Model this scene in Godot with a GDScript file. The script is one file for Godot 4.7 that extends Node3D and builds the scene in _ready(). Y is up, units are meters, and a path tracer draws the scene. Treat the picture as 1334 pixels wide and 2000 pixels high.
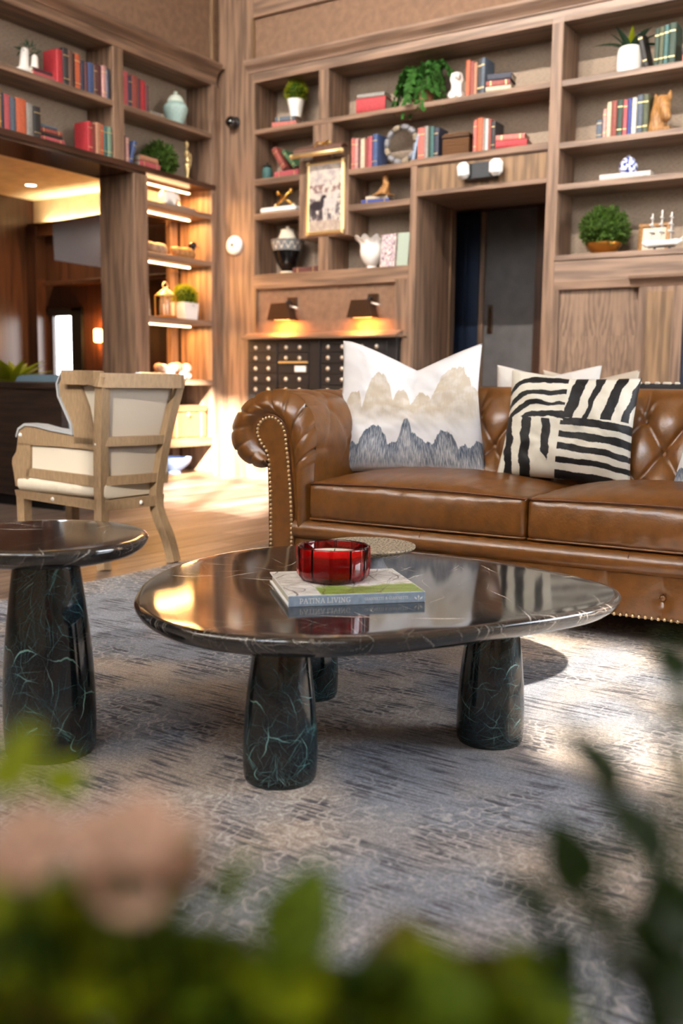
extends Node3D
# World: the corner of the two panelled walls is the origin, x runs along the back wall, z comes towards the camera; metres.
var taken := {}
var M := {}
var boxes := {}
var rng := RandomNumberGenerator.new()

# ---------------------------------------------------------------- naming
func numbered(n: String) -> String:
	if not taken.has(n):
		taken[n] = 0
		return n
	taken[n] += 1
	return "%s_%03d" % [n, taken[n]]

func tag(o: Node3D, label: String, category: String, group := "") -> Node3D:
	if label: o.set_meta("label", label)
	if category: o.set_meta("category", category)
	if group: o.set_meta("group", group)
	return o

func thing(n: String, label: String, category: String, at := Vector3.ZERO, turn := 0.0, group := "") -> Node3D:
	var o := Node3D.new()
	o.name = numbered(n)
	add_child(o)
	o.position = at
	o.rotation_degrees.y = turn
	return tag(o, label, category, group)

func obj(n: String, mesh: Mesh, mat: Material, par: Node = null, pos := Vector3.ZERO, rot := Vector3.ZERO, sc := Vector3.ONE) -> MeshInstance3D:
	var o := MeshInstance3D.new()
	o.mesh = mesh
	o.material_override = mat
	if par == null or par == self:
		o.name = numbered(n)
		add_child(o)
	else:
		o.name = n
		par.add_child(o, true)
	o.position = pos
	o.rotation_degrees = rot
	o.scale = sc
	return o

func struct(n: String, mesh: Mesh, mat: Material, pos := Vector3.ZERO, label := "") -> MeshInstance3D:
	var o := obj(n, mesh, mat, self, pos)
	o.set_meta("kind", "structure")
	if label: o.set_meta("label", label)
	return o

func stuff(o: Node3D) -> Node3D:
	o.set_meta("kind", "stuff")
	return o

# ---------------------------------------------------------------- shapes
func tri(st: SurfaceTool, a: Vector3, b: Vector3, c: Vector3, out: Vector3) -> void:
	if (b - a).cross(c - a).dot(out) > 0.0:
		var t := b
		b = c
		c = t
	for p in [a, b, c]:
		st.add_vertex(p)

func begin() -> SurfaceTool:
	var st := SurfaceTool.new()
	st.begin(Mesh.PRIMITIVE_TRIANGLES)
	st.set_smooth_group(-1)
	return st

func finish(st: SurfaceTool) -> ArrayMesh:
	st.generate_normals()
	return st.commit()

func add_box(st: SurfaceTool, c: Vector3, s: Vector3, b := 0.0) -> void:
	var h := s * 0.5
	b = minf(b, minf(h.x, minf(h.y, h.z)) * 0.8)
	for a in 3:
		for sg in [-1.0, 1.0]:
			var n := Vector3.ZERO
			n[a] = sg
			var u := (a + 1) % 3
			var v := (a + 2) % 3
			var q := []
			for k in [[-1, -1], [1, -1], [1, 1], [-1, 1]]:
				var p := Vector3.ZERO
				p[a] = sg * h[a]
				p[u] = k[0] * (h[u] - b)
				p[v] = k[1] * (h[v] - b)
				q.append(c + p)
			tri(st, q[0], q[1], q[2], n)
			tri(st, q[0], q[2], q[3], n)
	if b <= 0.0:
		return
	for a in 3:
		var u := (a + 1) % 3
		var v := (a + 2) % 3
		for su in [-1.0, 1.0]:
			for sv in [-1.0, 1.0]:
				var n := Vector3.ZERO
				n[u] = su
				n[v] = sv
				var q := []
				for e in [-1.0, 1.0]:
					var p := Vector3.ZERO
					p[a] = e * (h[a] - b)
					p[u] = su * h[u]
					p[v] = sv * (h[v] - b)
					q.append(c + p)
					p[u] = su * (h[u] - b)
					p[v] = sv * h[v]
					q.append(c + p)
				tri(st, q[0], q[1], q[2], n)
				tri(st, q[1], q[2], q[3], n)
	for sx in [-1.0, 1.0]:
		for sy in [-1.0, 1.0]:
			for sz in [-1.0, 1.0]:
				var n := Vector3(sx, sy, sz)
				tri(st, c + n * (h - Vector3(0, b, b)), c + n * (h - Vector3(b, 0, b)), c + n * (h - Vector3(b, b, 0)), n)

func box(x: float, y: float, z: float, b := 0.003) -> ArrayMesh:
	var key := "%.4f %.4f %.4f %.4f" % [x, y, z, b]
	if not boxes.has(key):
		var st := begin()
		add_box(st, Vector3.ZERO, Vector3(x, y, z), b)
		boxes[key] = finish(st)
	return boxes[key]

# a box between two corners
func slab(n: String, lo: Vector3, hi: Vector3, mat: Material, par: Node = null, b := 0.003) -> MeshInstance3D:
	var s := hi - lo
	return obj(n, box(s.x, s.y, s.z, b), mat, par, (lo + hi) * 0.5)

func wall(n: String, lo: Vector3, hi: Vector3, mat: Material, label := "") -> MeshInstance3D:
	var o := slab(n, lo, hi, mat, null, 0.0)
	o.set_meta("kind", "structure")
	if label: o.set_meta("label", label)
	return o

func grid(nu: int, nv: int, f: Callable) -> ArrayMesh:
	var st := SurfaceTool.new()
	st.begin(Mesh.PRIMITIVE_TRIANGLES)
	st.set_smooth_group(0)
	grid_into(st, nu, nv, f, 0)
	st.generate_normals()
	return st.commit()

func grid_into(st: SurfaceTool, nu: int, nv: int, f: Callable, first: int) -> int:
	for j in nv + 1:
		for i in nu + 1:
			var u := float(i) / nu
			var v := float(j) / nv
			st.set_uv(Vector2(u, v))
			st.add_vertex(f.call(u, v))
	for j in nv:
		for i in nu:
			var a := first + j * (nu + 1) + i
			var b := a + 1
			var c := a + nu + 2
			var d := a + nu + 1
			for k in [a, b, c, a, c, d]:
				st.add_index(k)
	return first + (nu + 1) * (nv + 1)

# profile of (radius, height) from bottom to top turned about y
func lathe(p: Array, segs := 32, wob := 0.0, lobes := 0) -> ArrayMesh:
	var n := p.size() - 1
	return grid(segs, n, func(u: float, v: float) -> Vector3:
		var k := clampi(roundi(v * n), 0, n)
		var a := u * TAU
		var r: float = p[k].x * (1.0 + wob * absf(sin(a * lobes * 0.5)) - wob * 0.5)
		return Vector3(cos(a) * r, p[k].y, sin(a) * r))

func smooth_profile(p: Array, per := 6) -> Array:
	var c := Curve2D.new()
	for i in p.size():
		var t: Vector2 = (p[mini(i + 1, p.size() - 1)] - p[maxi(i - 1, 0)]) / 6.0
		c.add_point(p[i], -t, t)
	var out := []
	for i in p.size() - 1:
		for k in per:
			out.append(c.sample(i, float(k) / per))
	out.append(p[-1])
	return out

func v2(a: Array) -> Array:
	var out := []
	for i in range(0, a.size(), 2):
		out.append(Vector2(a[i], a[i + 1]))
	return out

func tube_into(st: SurfaceTool, pts: Array, r: Variant, sides: int, first: int, flat := 1.0) -> int:
	var n := pts.size() - 1
	var ref := Vector3.UP
	var d0: Vector3 = (pts[n] - pts[0]).normalized()
	if absf(d0.dot(ref)) > 0.85: ref = Vector3.FORWARD
	return grid_into(st, sides, n + 2, func(u: float, v: float) -> Vector3:
		var k := clampi(roundi(v * (n + 2)) - 1, 0, n)
		var cap := roundi(v * (n + 2)) == 0 or roundi(v * (n + 2)) == n + 2
		var t: Vector3 = (pts[mini(k + 1, n)] - pts[maxi(k - 1, 0)]).normalized()
		var s := t.cross(ref).normalized()
		var w := s.cross(t)
		var rr: float = 0.0 if cap else (r[k] if r is Array else r)
		return pts[k] + (s * cos(u * TAU) + w * sin(u * TAU) * flat) * rr, first)

func tube(pts: Array, r: Variant, sides := 8, flat := 1.0) -> ArrayMesh:
	var st := SurfaceTool.new()
	st.begin(Mesh.PRIMITIVE_TRIANGLES)
	st.set_smooth_group(0)
	tube_into(st, pts, r, sides, 0, flat)
	st.generate_normals()
	return st.commit()

func curve3(p: Array, per := 6) -> Array:
	var c := Curve3D.new()
	for i in p.size():
		var t: Vector3 = (p[mini(i + 1, p.size() - 1)] - p[maxi(i - 1, 0)]) / 6.0
		c.add_point(p[i], -t, t)
	var out := []
	for i in p.size() - 1:
		for k in per:
			out.append(c.sample(i, float(k) / per))
	out.append(p[-1])
	return out

# a polygon in x-y, given a depth along z, its rim chamfered
func add_prism(st: SurfaceTool, poly: Array, z0: float, z1: float, bev := 0.0) -> void:
	var pg := PackedVector2Array(poly)
	if not Geometry2D.is_polygon_clockwise(pg): pg.reverse()
	var inner := pg
	if bev > 0.0:
		var off := Geometry2D.offset_polygon(pg, -bev)
		if off.size() == 1 and off[0].size() >= 3:
			inner = off[0]
	var idx := Geometry2D.triangulate_polygon(pg)
	for z in [z0, z1]:
		var sg := 1.0 if z == maxf(z0, z1) else -1.0
		for i in range(0, idx.size(), 3):
			tri(st, Vector3(pg[idx[i]].x, pg[idx[i]].y, z), Vector3(pg[idx[i + 1]].x, pg[idx[i + 1]].y, z), Vector3(pg[idx[i + 2]].x, pg[idx[i + 2]].y, z), Vector3(0, 0, sg))
	var n := pg.size()
	for i in n:
		var a := pg[i]
		var b := pg[(i + 1) % n]
		var e := b - a
		var out := Vector3(-e.y, e.x, 0) # clockwise list: the outside is on the left in y-up axes
		tri(st, Vector3(a.x, a.y, z0), Vector3(b.x, b.y, z0), Vector3(b.x, b.y, z1), out)
		tri(st, Vector3(a.x, a.y, z0), Vector3(b.x, b.y, z1), Vector3(a.x, a.y, z1), out)

func prism(poly: Array, z0: float, z1: float) -> ArrayMesh:
	var st := begin()
	add_prism(st, poly, z0, z1)
	return finish(st)

# a chamfered bar between two points, w across and h along «up»
func bar(n: String, p: Vector3, q: Vector3, w: float, h: float, mat: Material, par: Node, up := Vector3.UP, b := 0.004) -> MeshInstance3D:
	var d := q - p
	var zz := d.normalized()
	if absf(zz.dot(up)) > 0.98: up = Vector3.RIGHT
	var xx := up.cross(zz).normalized()
	var yy := zz.cross(xx)
	var o := obj(n, box(w, h, d.length(), b), mat, par)
	o.transform = Transform3D(Basis(xx, yy, zz), (p + q) * 0.5)
	return o

# a flat strip of boards bent along a path: section w (sideways) by h (up)
func sweep(path: Array, w: float, h: float, up := Vector3.UP) -> ArrayMesh:
	var n := path.size() - 1
	var sec := [Vector2(-.5, -.5), Vector2(.5, -.5), Vector2(.5, .5), Vector2(-.5, .5)]
	var st := begin()
	var rings := []
	for k in n + 1:
		var t: Vector3 = (path[mini(k + 1, n)] - path[maxi(k - 1, 0)]).normalized()
		var s := t.cross(up).normalized()
		var v := s.cross(t).normalized()
		var ring := []
		for c in sec:
			ring.append(path[k] + s * c.x * w + v * c.y * h)
		rings.append(ring)
	for k in n:
		var mid: Vector3 = (path[k] + path[k + 1]) * 0.5
		for i in 4:
			var a: Vector3 = rings[k][i]
			var b: Vector3 = rings[k][(i + 1) % 4]
			var c: Vector3 = rings[k + 1][(i + 1) % 4]
			var d: Vector3 = rings[k + 1][i]
			var out: Vector3 = (a + b + c + d) * 0.25 - mid
			tri(st, a, b, c, out)
			tri(st, a, c, d, out)
	for k in [0, n]:
		var out: Vector3 = (path[0] - path[1]) if k == 0 else (path[n] - path[n - 1])
		tri(st, rings[k][0], rings[k][1], rings[k][2], out)
		tri(st, rings[k][0], rings[k][2], rings[k][3], out)
	return finish(st)

func ball(r: float, segs := 20, rings := 10) -> SphereMesh:
	var s := SphereMesh.new()
	s.radius = r
	s.height = 2.0 * r
	s.radial_segments = segs
	s.rings = rings
	return s

func many(n: String, mesh: Mesh, mat: Material, par: Node, where: Array) -> MultiMeshInstance3D:
	var mm := MultiMesh.new()
	mm.transform_format = MultiMesh.TRANSFORM_3D
	mm.mesh = mesh
	mm.instance_count = where.size()
	for i in where.size():
		mm.set_instance_transform(i, where[i])
	var o := MultiMeshInstance3D.new()
	o.multimesh = mm
	o.material_override = mat
	o.name = n
	par.add_child(o, true)
	o.set_meta("kind", "stuff")
	return o

func text_mesh(s: String, size: float, depth := 0.0006, serif := true) -> TextMesh:
	var t := TextMesh.new()
	var f := SystemFont.new()
	f.font_names = PackedStringArray(["Droid Serif" if serif else "Droid Sans"])
	t.font = f
	t.text = s
	t.font_size = 32
	t.pixel_size = size / 32.0
	t.depth = depth
	t.curve_step = 1.0
	return t

# ---------------------------------------------------------------- materials
func noise(freq: float, oct := 4, sd := 1, kind := FastNoiseLite.TYPE_SIMPLEX_SMOOTH) -> FastNoiseLite:
	var f := FastNoiseLite.new()
	f.seed = sd
	f.noise_type = kind
	f.frequency = freq
	f.fractal_octaves = oct
	f.fractal_type = FastNoiseLite.FRACTAL_FBM if oct > 1 else FastNoiseLite.FRACTAL_NONE
	return f

func ntex(f: FastNoiseLite, stops: Array, size := 512) -> NoiseTexture2D:
	var t := NoiseTexture2D.new()
	t.width = size
	t.height = size
	t.seamless = true
	t.noise = f
	var g := Gradient.new()
	var off := PackedFloat32Array()
	var col := PackedColorArray()
	for s in stops:
		off.append(s[0])
		col.append(s[1])
	g.offsets = off
	g.colors = col
	t.color_ramp = g
	return t

func grey(v: float) -> Color:
	return Color(v, v, v)

func mat(n: String, c: Color, rough := 0.6, metal := 0.0) -> StandardMaterial3D:
	var m := StandardMaterial3D.new()
	m.resource_name = n
	m.albedo_color = c
	m.roughness = rough
	m.metallic = metal
	M[n] = m
	return m

func tri_map(m: StandardMaterial3D, t: Texture2D, sc: Vector3, world := true) -> StandardMaterial3D:
	m.albedo_texture = t
	m.uv1_triplanar = true
	m.uv1_world_triplanar = world
	m.uv1_scale = sc
	m.uv1_triplanar_sharpness = 4.0
	return m

func detail(m: StandardMaterial3D, t: Texture2D, sc: Vector3, world := true) -> StandardMaterial3D:
	m.detail_enabled = true
	m.detail_blend_mode = BaseMaterial3D.BLEND_MODE_MUL
	m.detail_albedo = t
	m.detail_uv_layer = BaseMaterial3D.DETAIL_UV_2
	m.uv2_triplanar = true
	m.uv2_world_triplanar = world
	m.uv2_scale = sc
	return m

var T := {}

func wood(n: String, c: Color, axis: String, rough := 0.5, spec := 0.5) -> StandardMaterial3D:
	var m := mat(n, c, rough)
	var lo := 0.16
	var hi := 2.4
	tri_map(m, T.grain, Vector3(lo if axis == "x" else hi, lo if axis == "y" else hi, lo if axis == "z" else hi))
	if n.begins_with("plank"):
		detail(m, T.pore, Vector3(0.45 if axis == "x" else 5.1, 0.45 if axis == "y" else 5.1, 0.45 if axis == "z" else 5.1))
	m.metallic_specular = spec
	return m

func glow(n: String, c: Color, e: float) -> StandardMaterial3D:
	var m := mat(n, c, 0.5)
	m.emission_enabled = true
	m.emission = c
	m.emission_energy_multiplier = e
	return m

func image_mat(n: String, im: Image, rough := 0.8, spec := 0.4) -> StandardMaterial3D:
	var m := mat(n, Color.WHITE, rough)
	m.albedo_texture = ImageTexture.create_from_image(im)
	m.metallic_specular = spec
	return m

func veins(im: Image, sd: int, count: int, c: Color, thick: float, wander: float, bundle := 1) -> void:
	var r := RandomNumberGenerator.new()
	r.seed = sd
	var w := im.get_width()
	var h := im.get_height()
	var todo := []
	for i in count:
		var from := Vector2(r.randf() * w, r.randf() * h)
		var dir := r.randf() * TAU
		var len := r.randi_range(180, 800)
		var bow := r.randf_range(-0.006, 0.006)
		for q in bundle:
			var f2 := from + Vector2(r.randfn(), r.randfn()) * 9.0 * float(bundle > 1)
			todo.append([f2, dir + r.randfn() * 0.10 * float(bundle > 1), int(len * r.randf_range(0.6, 1.0)), thick * r.randf_range(0.35, 1.3), r.randf_range(0.35, 1.0), bow + r.randfn() * 0.0008])
	while todo.size():
		var v: Array = todo.pop_back()
		var p: Vector2 = v[0]
		var a: float = v[1]
		var bend: float = v[5]
		for k in int(v[2]):
			a += r.randfn(0.0, wander) + bend
			if r.randf() < 0.012: a += r.randf_range(-0.7, 0.7)
			p += Vector2(cos(a), sin(a)) * 1.4
			var fade: float = v[4] * clampf((v[2] - k) / 90.0, 0.0, 1.0) * r.randf_range(0.55, 1.0)
			var rad: float = v[3] * (0.6 + 0.5 * sin(k * 0.05 + v[1] * 9.0))
			var ir := int(ceil(rad))
			for dy in range(-ir, ir + 1):
				for dx in range(-ir, ir + 1):
					var q := Vector2(dx, dy)
					var f := clampf(rad + 0.5 - q.length(), 0.0, 1.0) * fade
					if f > 0.02:
						var x := posmod(int(p.x) + dx, w)
						var y := posmod(int(p.y) + dy, h)
						im.set_pixel(x, y, im.get_pixel(x, y).lerp(c, f))
			if r.randf() < 0.006 and v[3] > 0.5 and todo.size() < 400:
				todo.append([p, a + r.randf_range(-1.3, 1.3), int(v[2] * 0.45), v[3] * 0.6, v[4] * 0.8, r.randf_range(-0.008, 0.008)])

func marble(sd: int, size: int, base: Color, cloud: Color, sets: Array, specks: int) -> Image:
	var im := Image.create(size, size, false, Image.FORMAT_RGB8)
	var a := noise(0.006, 5, sd).get_seamless_image(size, size).get_data()
	var out := PackedByteArray()
	out.resize(size * size * 3)
	for i in size * size:
		var t := a[i] / 255.0
		t = clampf((t - 0.35) * 1.6, 0.0, 1.0)
		var c := base.lerp(cloud, t * t)
		out[i * 3] = int(c.r * 255.0)
		out[i * 3 + 1] = int(c.g * 255.0)
		out[i * 3 + 2] = int(c.b * 255.0)
	im.set_data(size, size, false, Image.FORMAT_RGB8, out)
	var r := RandomNumberGenerator.new()
	r.seed = sd
	for i in specks:
		var x := r.randi() % size
		var y := r.randi() % size
		im.set_pixel(x, y, im.get_pixel(x, y).lerp(Color(0.55, 0.64, 0.64), r.randf() * 0.7))
	for s in sets:
		veins(im, sd + s[0], s[0], s[1], s[2], s[3], s[4] if s.size() > 4 else 1)
	return im

func rug_image(size: int) -> Image:
	var big := noise(0.0035, 4, 31).get_seamless_image(size, size).get_data()
	var mid := noise(0.013, 4, 32).get_seamless_image(size, size).get_data()
	var hue := noise(0.0028, 3, 33).get_seamless_image(size, size).get_data()
	var orn := noise(0.034, 2, 34).get_seamless_image(size, size).get_data()
	var fine := noise(0.22, 2, 35).get_seamless_image(size, size).get_data()
	var s := noise(0.16, 3, 36).get_seamless_image(size / 16, size)
	s.resize(size, size, Image.INTERPOLATE_CUBIC)
	var streak := s.get_data()
	var s2 := noise(0.28, 2, 37).get_seamless_image(size / 8, size)
	s2.resize(size, size, Image.INTERPOLATE_CUBIC)
	var thin := s2.get_data()
	var out := PackedByteArray()
	out.resize(size * size * 3)
	var warm := Vector3(0.71, 0.655, 0.61)
	var cool := Vector3(0.57, 0.585, 0.62)
	var dark := Vector3(0.30, 0.30, 0.325)
	var k := TAU / size
	for y in size:
		for x in size:
			var i := y * size + x
			var h := clampf((hue[i] / 255.0 - 0.36) * 3.4, 0.0, 1.0)
			var c := warm.lerp(cool, h)
			var wear := big[i] / 255.0
			# bands and medallions of the old pattern, worn away where «wear» is low
			var px := absf(sin(x * k * 3.0))
			var py := absf(sin(y * k * 3.0))
			var ring := absf(fmod((px * px + py * py) * 4.0 + orn[i] / 255.0 * 1.6, 1.0) - 0.5)
			var line := clampf(1.0 - ring * 7.0, 0.0, 1.0) * clampf((wear - 0.30) * 3.0, 0.0, 1.0)
			var curl := clampf(1.0 - absf(fmod(orn[i] / 255.0 * 2.6, 1.0) - 0.5) * 5.5, 0.0, 1.0) * clampf((wear - 0.30) * 4.5, 0.0, 1.0)
			var st := clampf((streak[i] / 255.0 - 0.48) * 4.0, 0.0, 1.0)
			var d := clampf(st * (0.16 + 0.95 * clampf((mid[i] / 255.0 - 0.38) * 3.0, 0.0, 1.0)), 0.0, 0.80)
			d = maxf(d, clampf((thin[i] / 255.0 - 0.54) * 4.0, 0.0, 0.5) * clampf((mid[i] / 255.0 - 0.25) * 2.2, 0.0, 1.0))
			d = maxf(d, line * 0.30)
			d *= 1.0 - curl * 0.8
			c = c.lerp(dark, d)
			c = c.lerp(Vector3(0.84, 0.81, 0.78), curl * (0.22 + 0.40 * clampf((big[i] / 255.0 - 0.40) * 4.0, 0.0, 1.0)))
			var f := 0.86 + 0.28 * (fine[i] / 255.0)
			out[i * 3] = clampi(int(c.x * f * 255.0), 0, 255)
			out[i * 3 + 1] = clampi(int(c.y * f * 255.0), 0, 255)
			out[i * 3 + 2] = clampi(int(c.z * f * 255.0), 0, 255)
	return Image.create_from_data(size, size, false, Image.FORMAT_RGB8, out)

# a cathedral-grained veneer leaf, book-matched twice
func veneer_image() -> Image:
	var w := 256
	var h := 512
	var n := noise(0.012, 4, 51)
	var im := Image.create(w, h, false, Image.FORMAT_RGB8)
	for y in h:
		for x in w:
			var u := absf(fmod(x / 128.0, 1.0) - 0.5) * 2.0
			if x >= 128: u = absf(fmod((x - 128) / 128.0, 1.0) - 0.5) * 2.0
			var q := n.get_noise_2d(u * 90.0, y * 0.35) * 1.6
			var t := fposmod(u * u * 3.2 - u * 0.4 + y / 210.0 + q, 1.0)
			var v := 0.80 + 0.20 * smoothstep(0.0, 0.55, t) - 0.19 * smoothstep(0.80, 1.0, t)
			v *= 0.94 + 0.10 * n.get_noise_2d(x * 9.0, y * 0.6)
			im.set_pixel(x, y, Color(v, v * 0.985, v * 0.965))
	return im

func mountain(x: float, peaks: Array, base: float) -> float:
	var h := base
	for p in peaks:
		var d: float = absf(x - p[0]) / p[1]
		h = maxf(h, p[2] * (1.0 - 0.62 * pow(d, 2.4)) if d < 1.0 else 0.0)
	return h

func landscape_print() -> Image:
	var s := 512
	var im := Image.create(s, s, false, Image.FORMAT_RGB8)
	var n := noise(0.02, 4, 61)
	var far := [[0.12, 0.10, 0.60], [0.30, 0.14, 0.80], [0.46, 0.10, 0.72], [0.60, 0.12, 0.70], [0.82, 0.20, 0.86], [0.97, 0.1, 0.66]]
	var near := [[0.05, 0.14, 0.15], [0.16, 0.10, 0.20], [0.29, 0.115, 0.32], [0.40, 0.14, 0.20], [0.515, 0.10, 0.29], [0.505, 0.05, 0.39], [0.60, 0.12, 0.22], [0.76, 0.10, 0.29], [0.90, 0.12, 0.20], [0.985, 0.07, 0.25]]
	for y in s:
		for x in s:
			var u := x / float(s)
			var v := 1.0 - y / float(s)
			var j := n.get_noise_2d(x * 1.5, 3.0) * 0.045 + n.get_noise_2d(x * 6.0, 9.0) * 0.016
			var c := Color(0.87, 0.87, 0.875)
			var hf := mountain(u, far, 0.46) + j
			if v < hf and v > 0.30:
				var str := 0.5 + 0.5 * n.get_noise_2d(x * 14.0, y * 0.7)
				var k := clampf((v - 0.32) * 5.0, 0.0, 1.0) * clampf(0.45 + str * 0.55, 0.0, 1.0) * (0.8 + 0.8 * clampf(n.get_noise_2d(x * 0.8, y * 0.8 + 200.0) + 0.35, 0.0, 1.0))
				c = c.lerp(Color(0.74, 0.69, 0.61), clampf(k, 0.0, 0.9))
			var hn := mountain(u, near, 0.10) + j * 0.8
			if v < hn:
				var str2 := n.get_noise_2d(x * 16.0, y * 1.1)
				var low := clampf((hn - v) / 0.16, 0.0, 1.0)
				var k2 := clampf(0.72 - 0.36 * low + str2 * 0.75, 0.08, 0.95)
				k2 *= clampf((v - 0.015) * 22.0, 0.0, 1.0)
				c = c.lerp(Color(0.25, 0.30, 0.37), k2)
			im.set_pixel(x, y, c)
	return im

# four quarters of striped hide, sewn with the stripes turned
func hide_print() -> Image:
	var s := 512
	var im := Image.create(s, s, false, Image.FORMAT_RGB8)
	var n := noise(0.008, 3, 71)
	for y in s:
		for x in s:
			var u := x / float(s)
			var v := y / float(s)
			var q := n.get_noise_2d(x, y) * 0.028
			var edge := n.get_noise_2d(x * 12.0, y * 12.0) * 0.003
			var c := false
			if u < 0.46 and v < 0.46:
				var t := v + 0.10 * u - 3.0 * pow(clampf(0.22 - u, 0.0, 1.0), 2.0) - 0.02 + q + edge
				c = absf(t - 0.075) < 0.022 + 0.02 * u or absf(t - 0.20) < 0.028 or absf(t - 0.315) < 0.036 - 0.05 * u or absf(t - 0.43) < 0.030 - 0.03 * (0.4 - u)
			elif u >= 0.46 and v < 0.43:
				var t := u - 0.46 + 0.16 * v + q * 0.8 + edge
				c = absf(t - 0.10) < 0.044 or absf(t - 0.245) < 0.032 - 0.03 * v or absf(t - 0.40) < 0.040 or absf(t - 0.545) < 0.020 + 0.03 * v
			elif u < 0.44:
				var t := u - 0.10 * (v - 0.46) + q * 0.9 + edge
				c = absf(t - 0.03) < 0.03 * smoothstep(0.55, 0.7, v) or absf(t - 0.16) < 0.042 or absf(t - 0.32) < 0.036 * (1.0 - smoothstep(0.74, 0.86, v))
				c = c or absf(t + 0.02 - 0.06 * v) < 0.028
			else:
				var t := v - 0.43 - 0.06 * (u - 0.44) + q * 0.5 + edge
				c = absf(t - 0.03) < 0.036 or absf(t - 0.165) < 0.034 or absf(t - 0.285) < 0.030 or absf(t - 0.40) < 0.025 or absf(t - 0.53) < 0.040
			var m := 0.5 + 0.5 * n.get_noise_2d(x * 30.0, y * 30.0)
			im.set_pixel(x, y, Color(0.075, 0.07, 0.075).lerp(Color(0.15, 0.145, 0.15), m) if c else Color(0.86, 0.845, 0.79).lerp(Color(0.79, 0.77, 0.71), m * 0.6))
	return im

func horse(im: Image, cx: float, cy: float, s: float, c: Color) -> void:
	var parts := [[0.0, 0.0, 0.34, 0.17], [0.27, -0.16, 0.10, 0.17], [0.36, -0.32, 0.13, 0.065], [-0.22, 0.26, 0.045, 0.26], [-0.10, 0.27, 0.04, 0.25], [0.14, 0.28, 0.04, 0.26], [0.24, 0.26, 0.045, 0.24], [-0.36, 0.10, 0.04, 0.2]]
	for y in im.get_height():
		for x in im.get_width():
			var k := 0.0
			for p in parts:
				var d := Vector2((x - cx) / s - p[0], (y - cy) / s - p[1]) / Vector2(p[2], p[3])
				k = maxf(k, clampf((1.15 - d.length()) * 4.0, 0.0, 1.0))
			if k > 0.0: im.set_pixel(x, y, im.get_pixel(x, y).lerp(c, k * 0.9))

func meadow_picture() -> Image:
	var w := 144
	var h := 210
	var n := noise(0.035, 4, 81)
	var im := Image.create(w, h, false, Image.FORMAT_RGB8)
	for y in h:
		for x in w:
			var v := y / float(h)
			var q := n.get_noise_2d(x, y)
			var c := Color(0.93, 0.90, 0.86).lerp(Color(0.78, 0.74, 0.74), clampf(q * 1.4 + 0.3, 0.0, 1.0))
			if v > 0.30 and v < 0.42: c = c.lerp(Color(0.56, 0.43, 0.42), clampf(0.5 + q * 2.0, 0.0, 0.8))
			if v > 0.50: c = c.lerp(Color(0.42, 0.39, 0.42), clampf(0.55 + q * 1.6, 0.0, 0.9))
			if v > 0.83: c = c.lerp(Color(0.84, 0.77, 0.71), 0.8)
			im.set_pixel(x, y, c)
	horse(im, 88, 122, 100, Color(0.92, 0.90, 0.89))
	horse(im, 36, 128, 84, Color(0.16, 0.13, 0.17))
	return im

func floral_image() -> Image:
	var im := Image.create(96, 160, false, Image.FORMAT_RGB8)
	var n := noise(0.05, 3, 91)
	for y in 160:
		for x in 96:
			var q := n.get_noise_2d(x, y)
			var c := Color(0.88, 0.82, 0.79)
			if q > 0.10: c = Color(0.62, 0.54, 0.60)
			elif q < -0.22: c = Color(0.36, 0.30, 0.34)
			im.set_pixel(x, y, c)
	return im

func cover_image() -> Image:
	var im := Image.create(256, 192, false, Image.FORMAT_RGB8)
	var n := noise(0.02, 4, 95)
	for y in 192:
		for x in 256:
			var q := n.get_noise_2d(x, y)
			var c := Color(0.86, 0.86, 0.84).lerp(Color(0.70, 0.70, 0.68), clampf(q + 0.3, 0.0, 1.0))
			if y > 118 and x > 60: c = c.lerp(Color(0.46, 0.55, 0.20), clampf((y - 118) / 40.0 + q, 0.0, 0.9))
			im.set_pixel(x, y, c)
	veins(im, 12, 12, Color(0.22, 0.16, 0.14), 1.4, 0.10)
	return im

func china_image() -> Image:
	var im := Image.create(128, 64, false, Image.FORMAT_RGB8)
	var n := noise(0.08, 3, 97)
	for y in 64:
		for x in 128:
			im.set_pixel(x, y, Color(0.88, 0.90, 0.95) if n.get_noise_2d(x, y) < 0.02 else Color(0.17, 0.22, 0.52))
	return im

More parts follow.
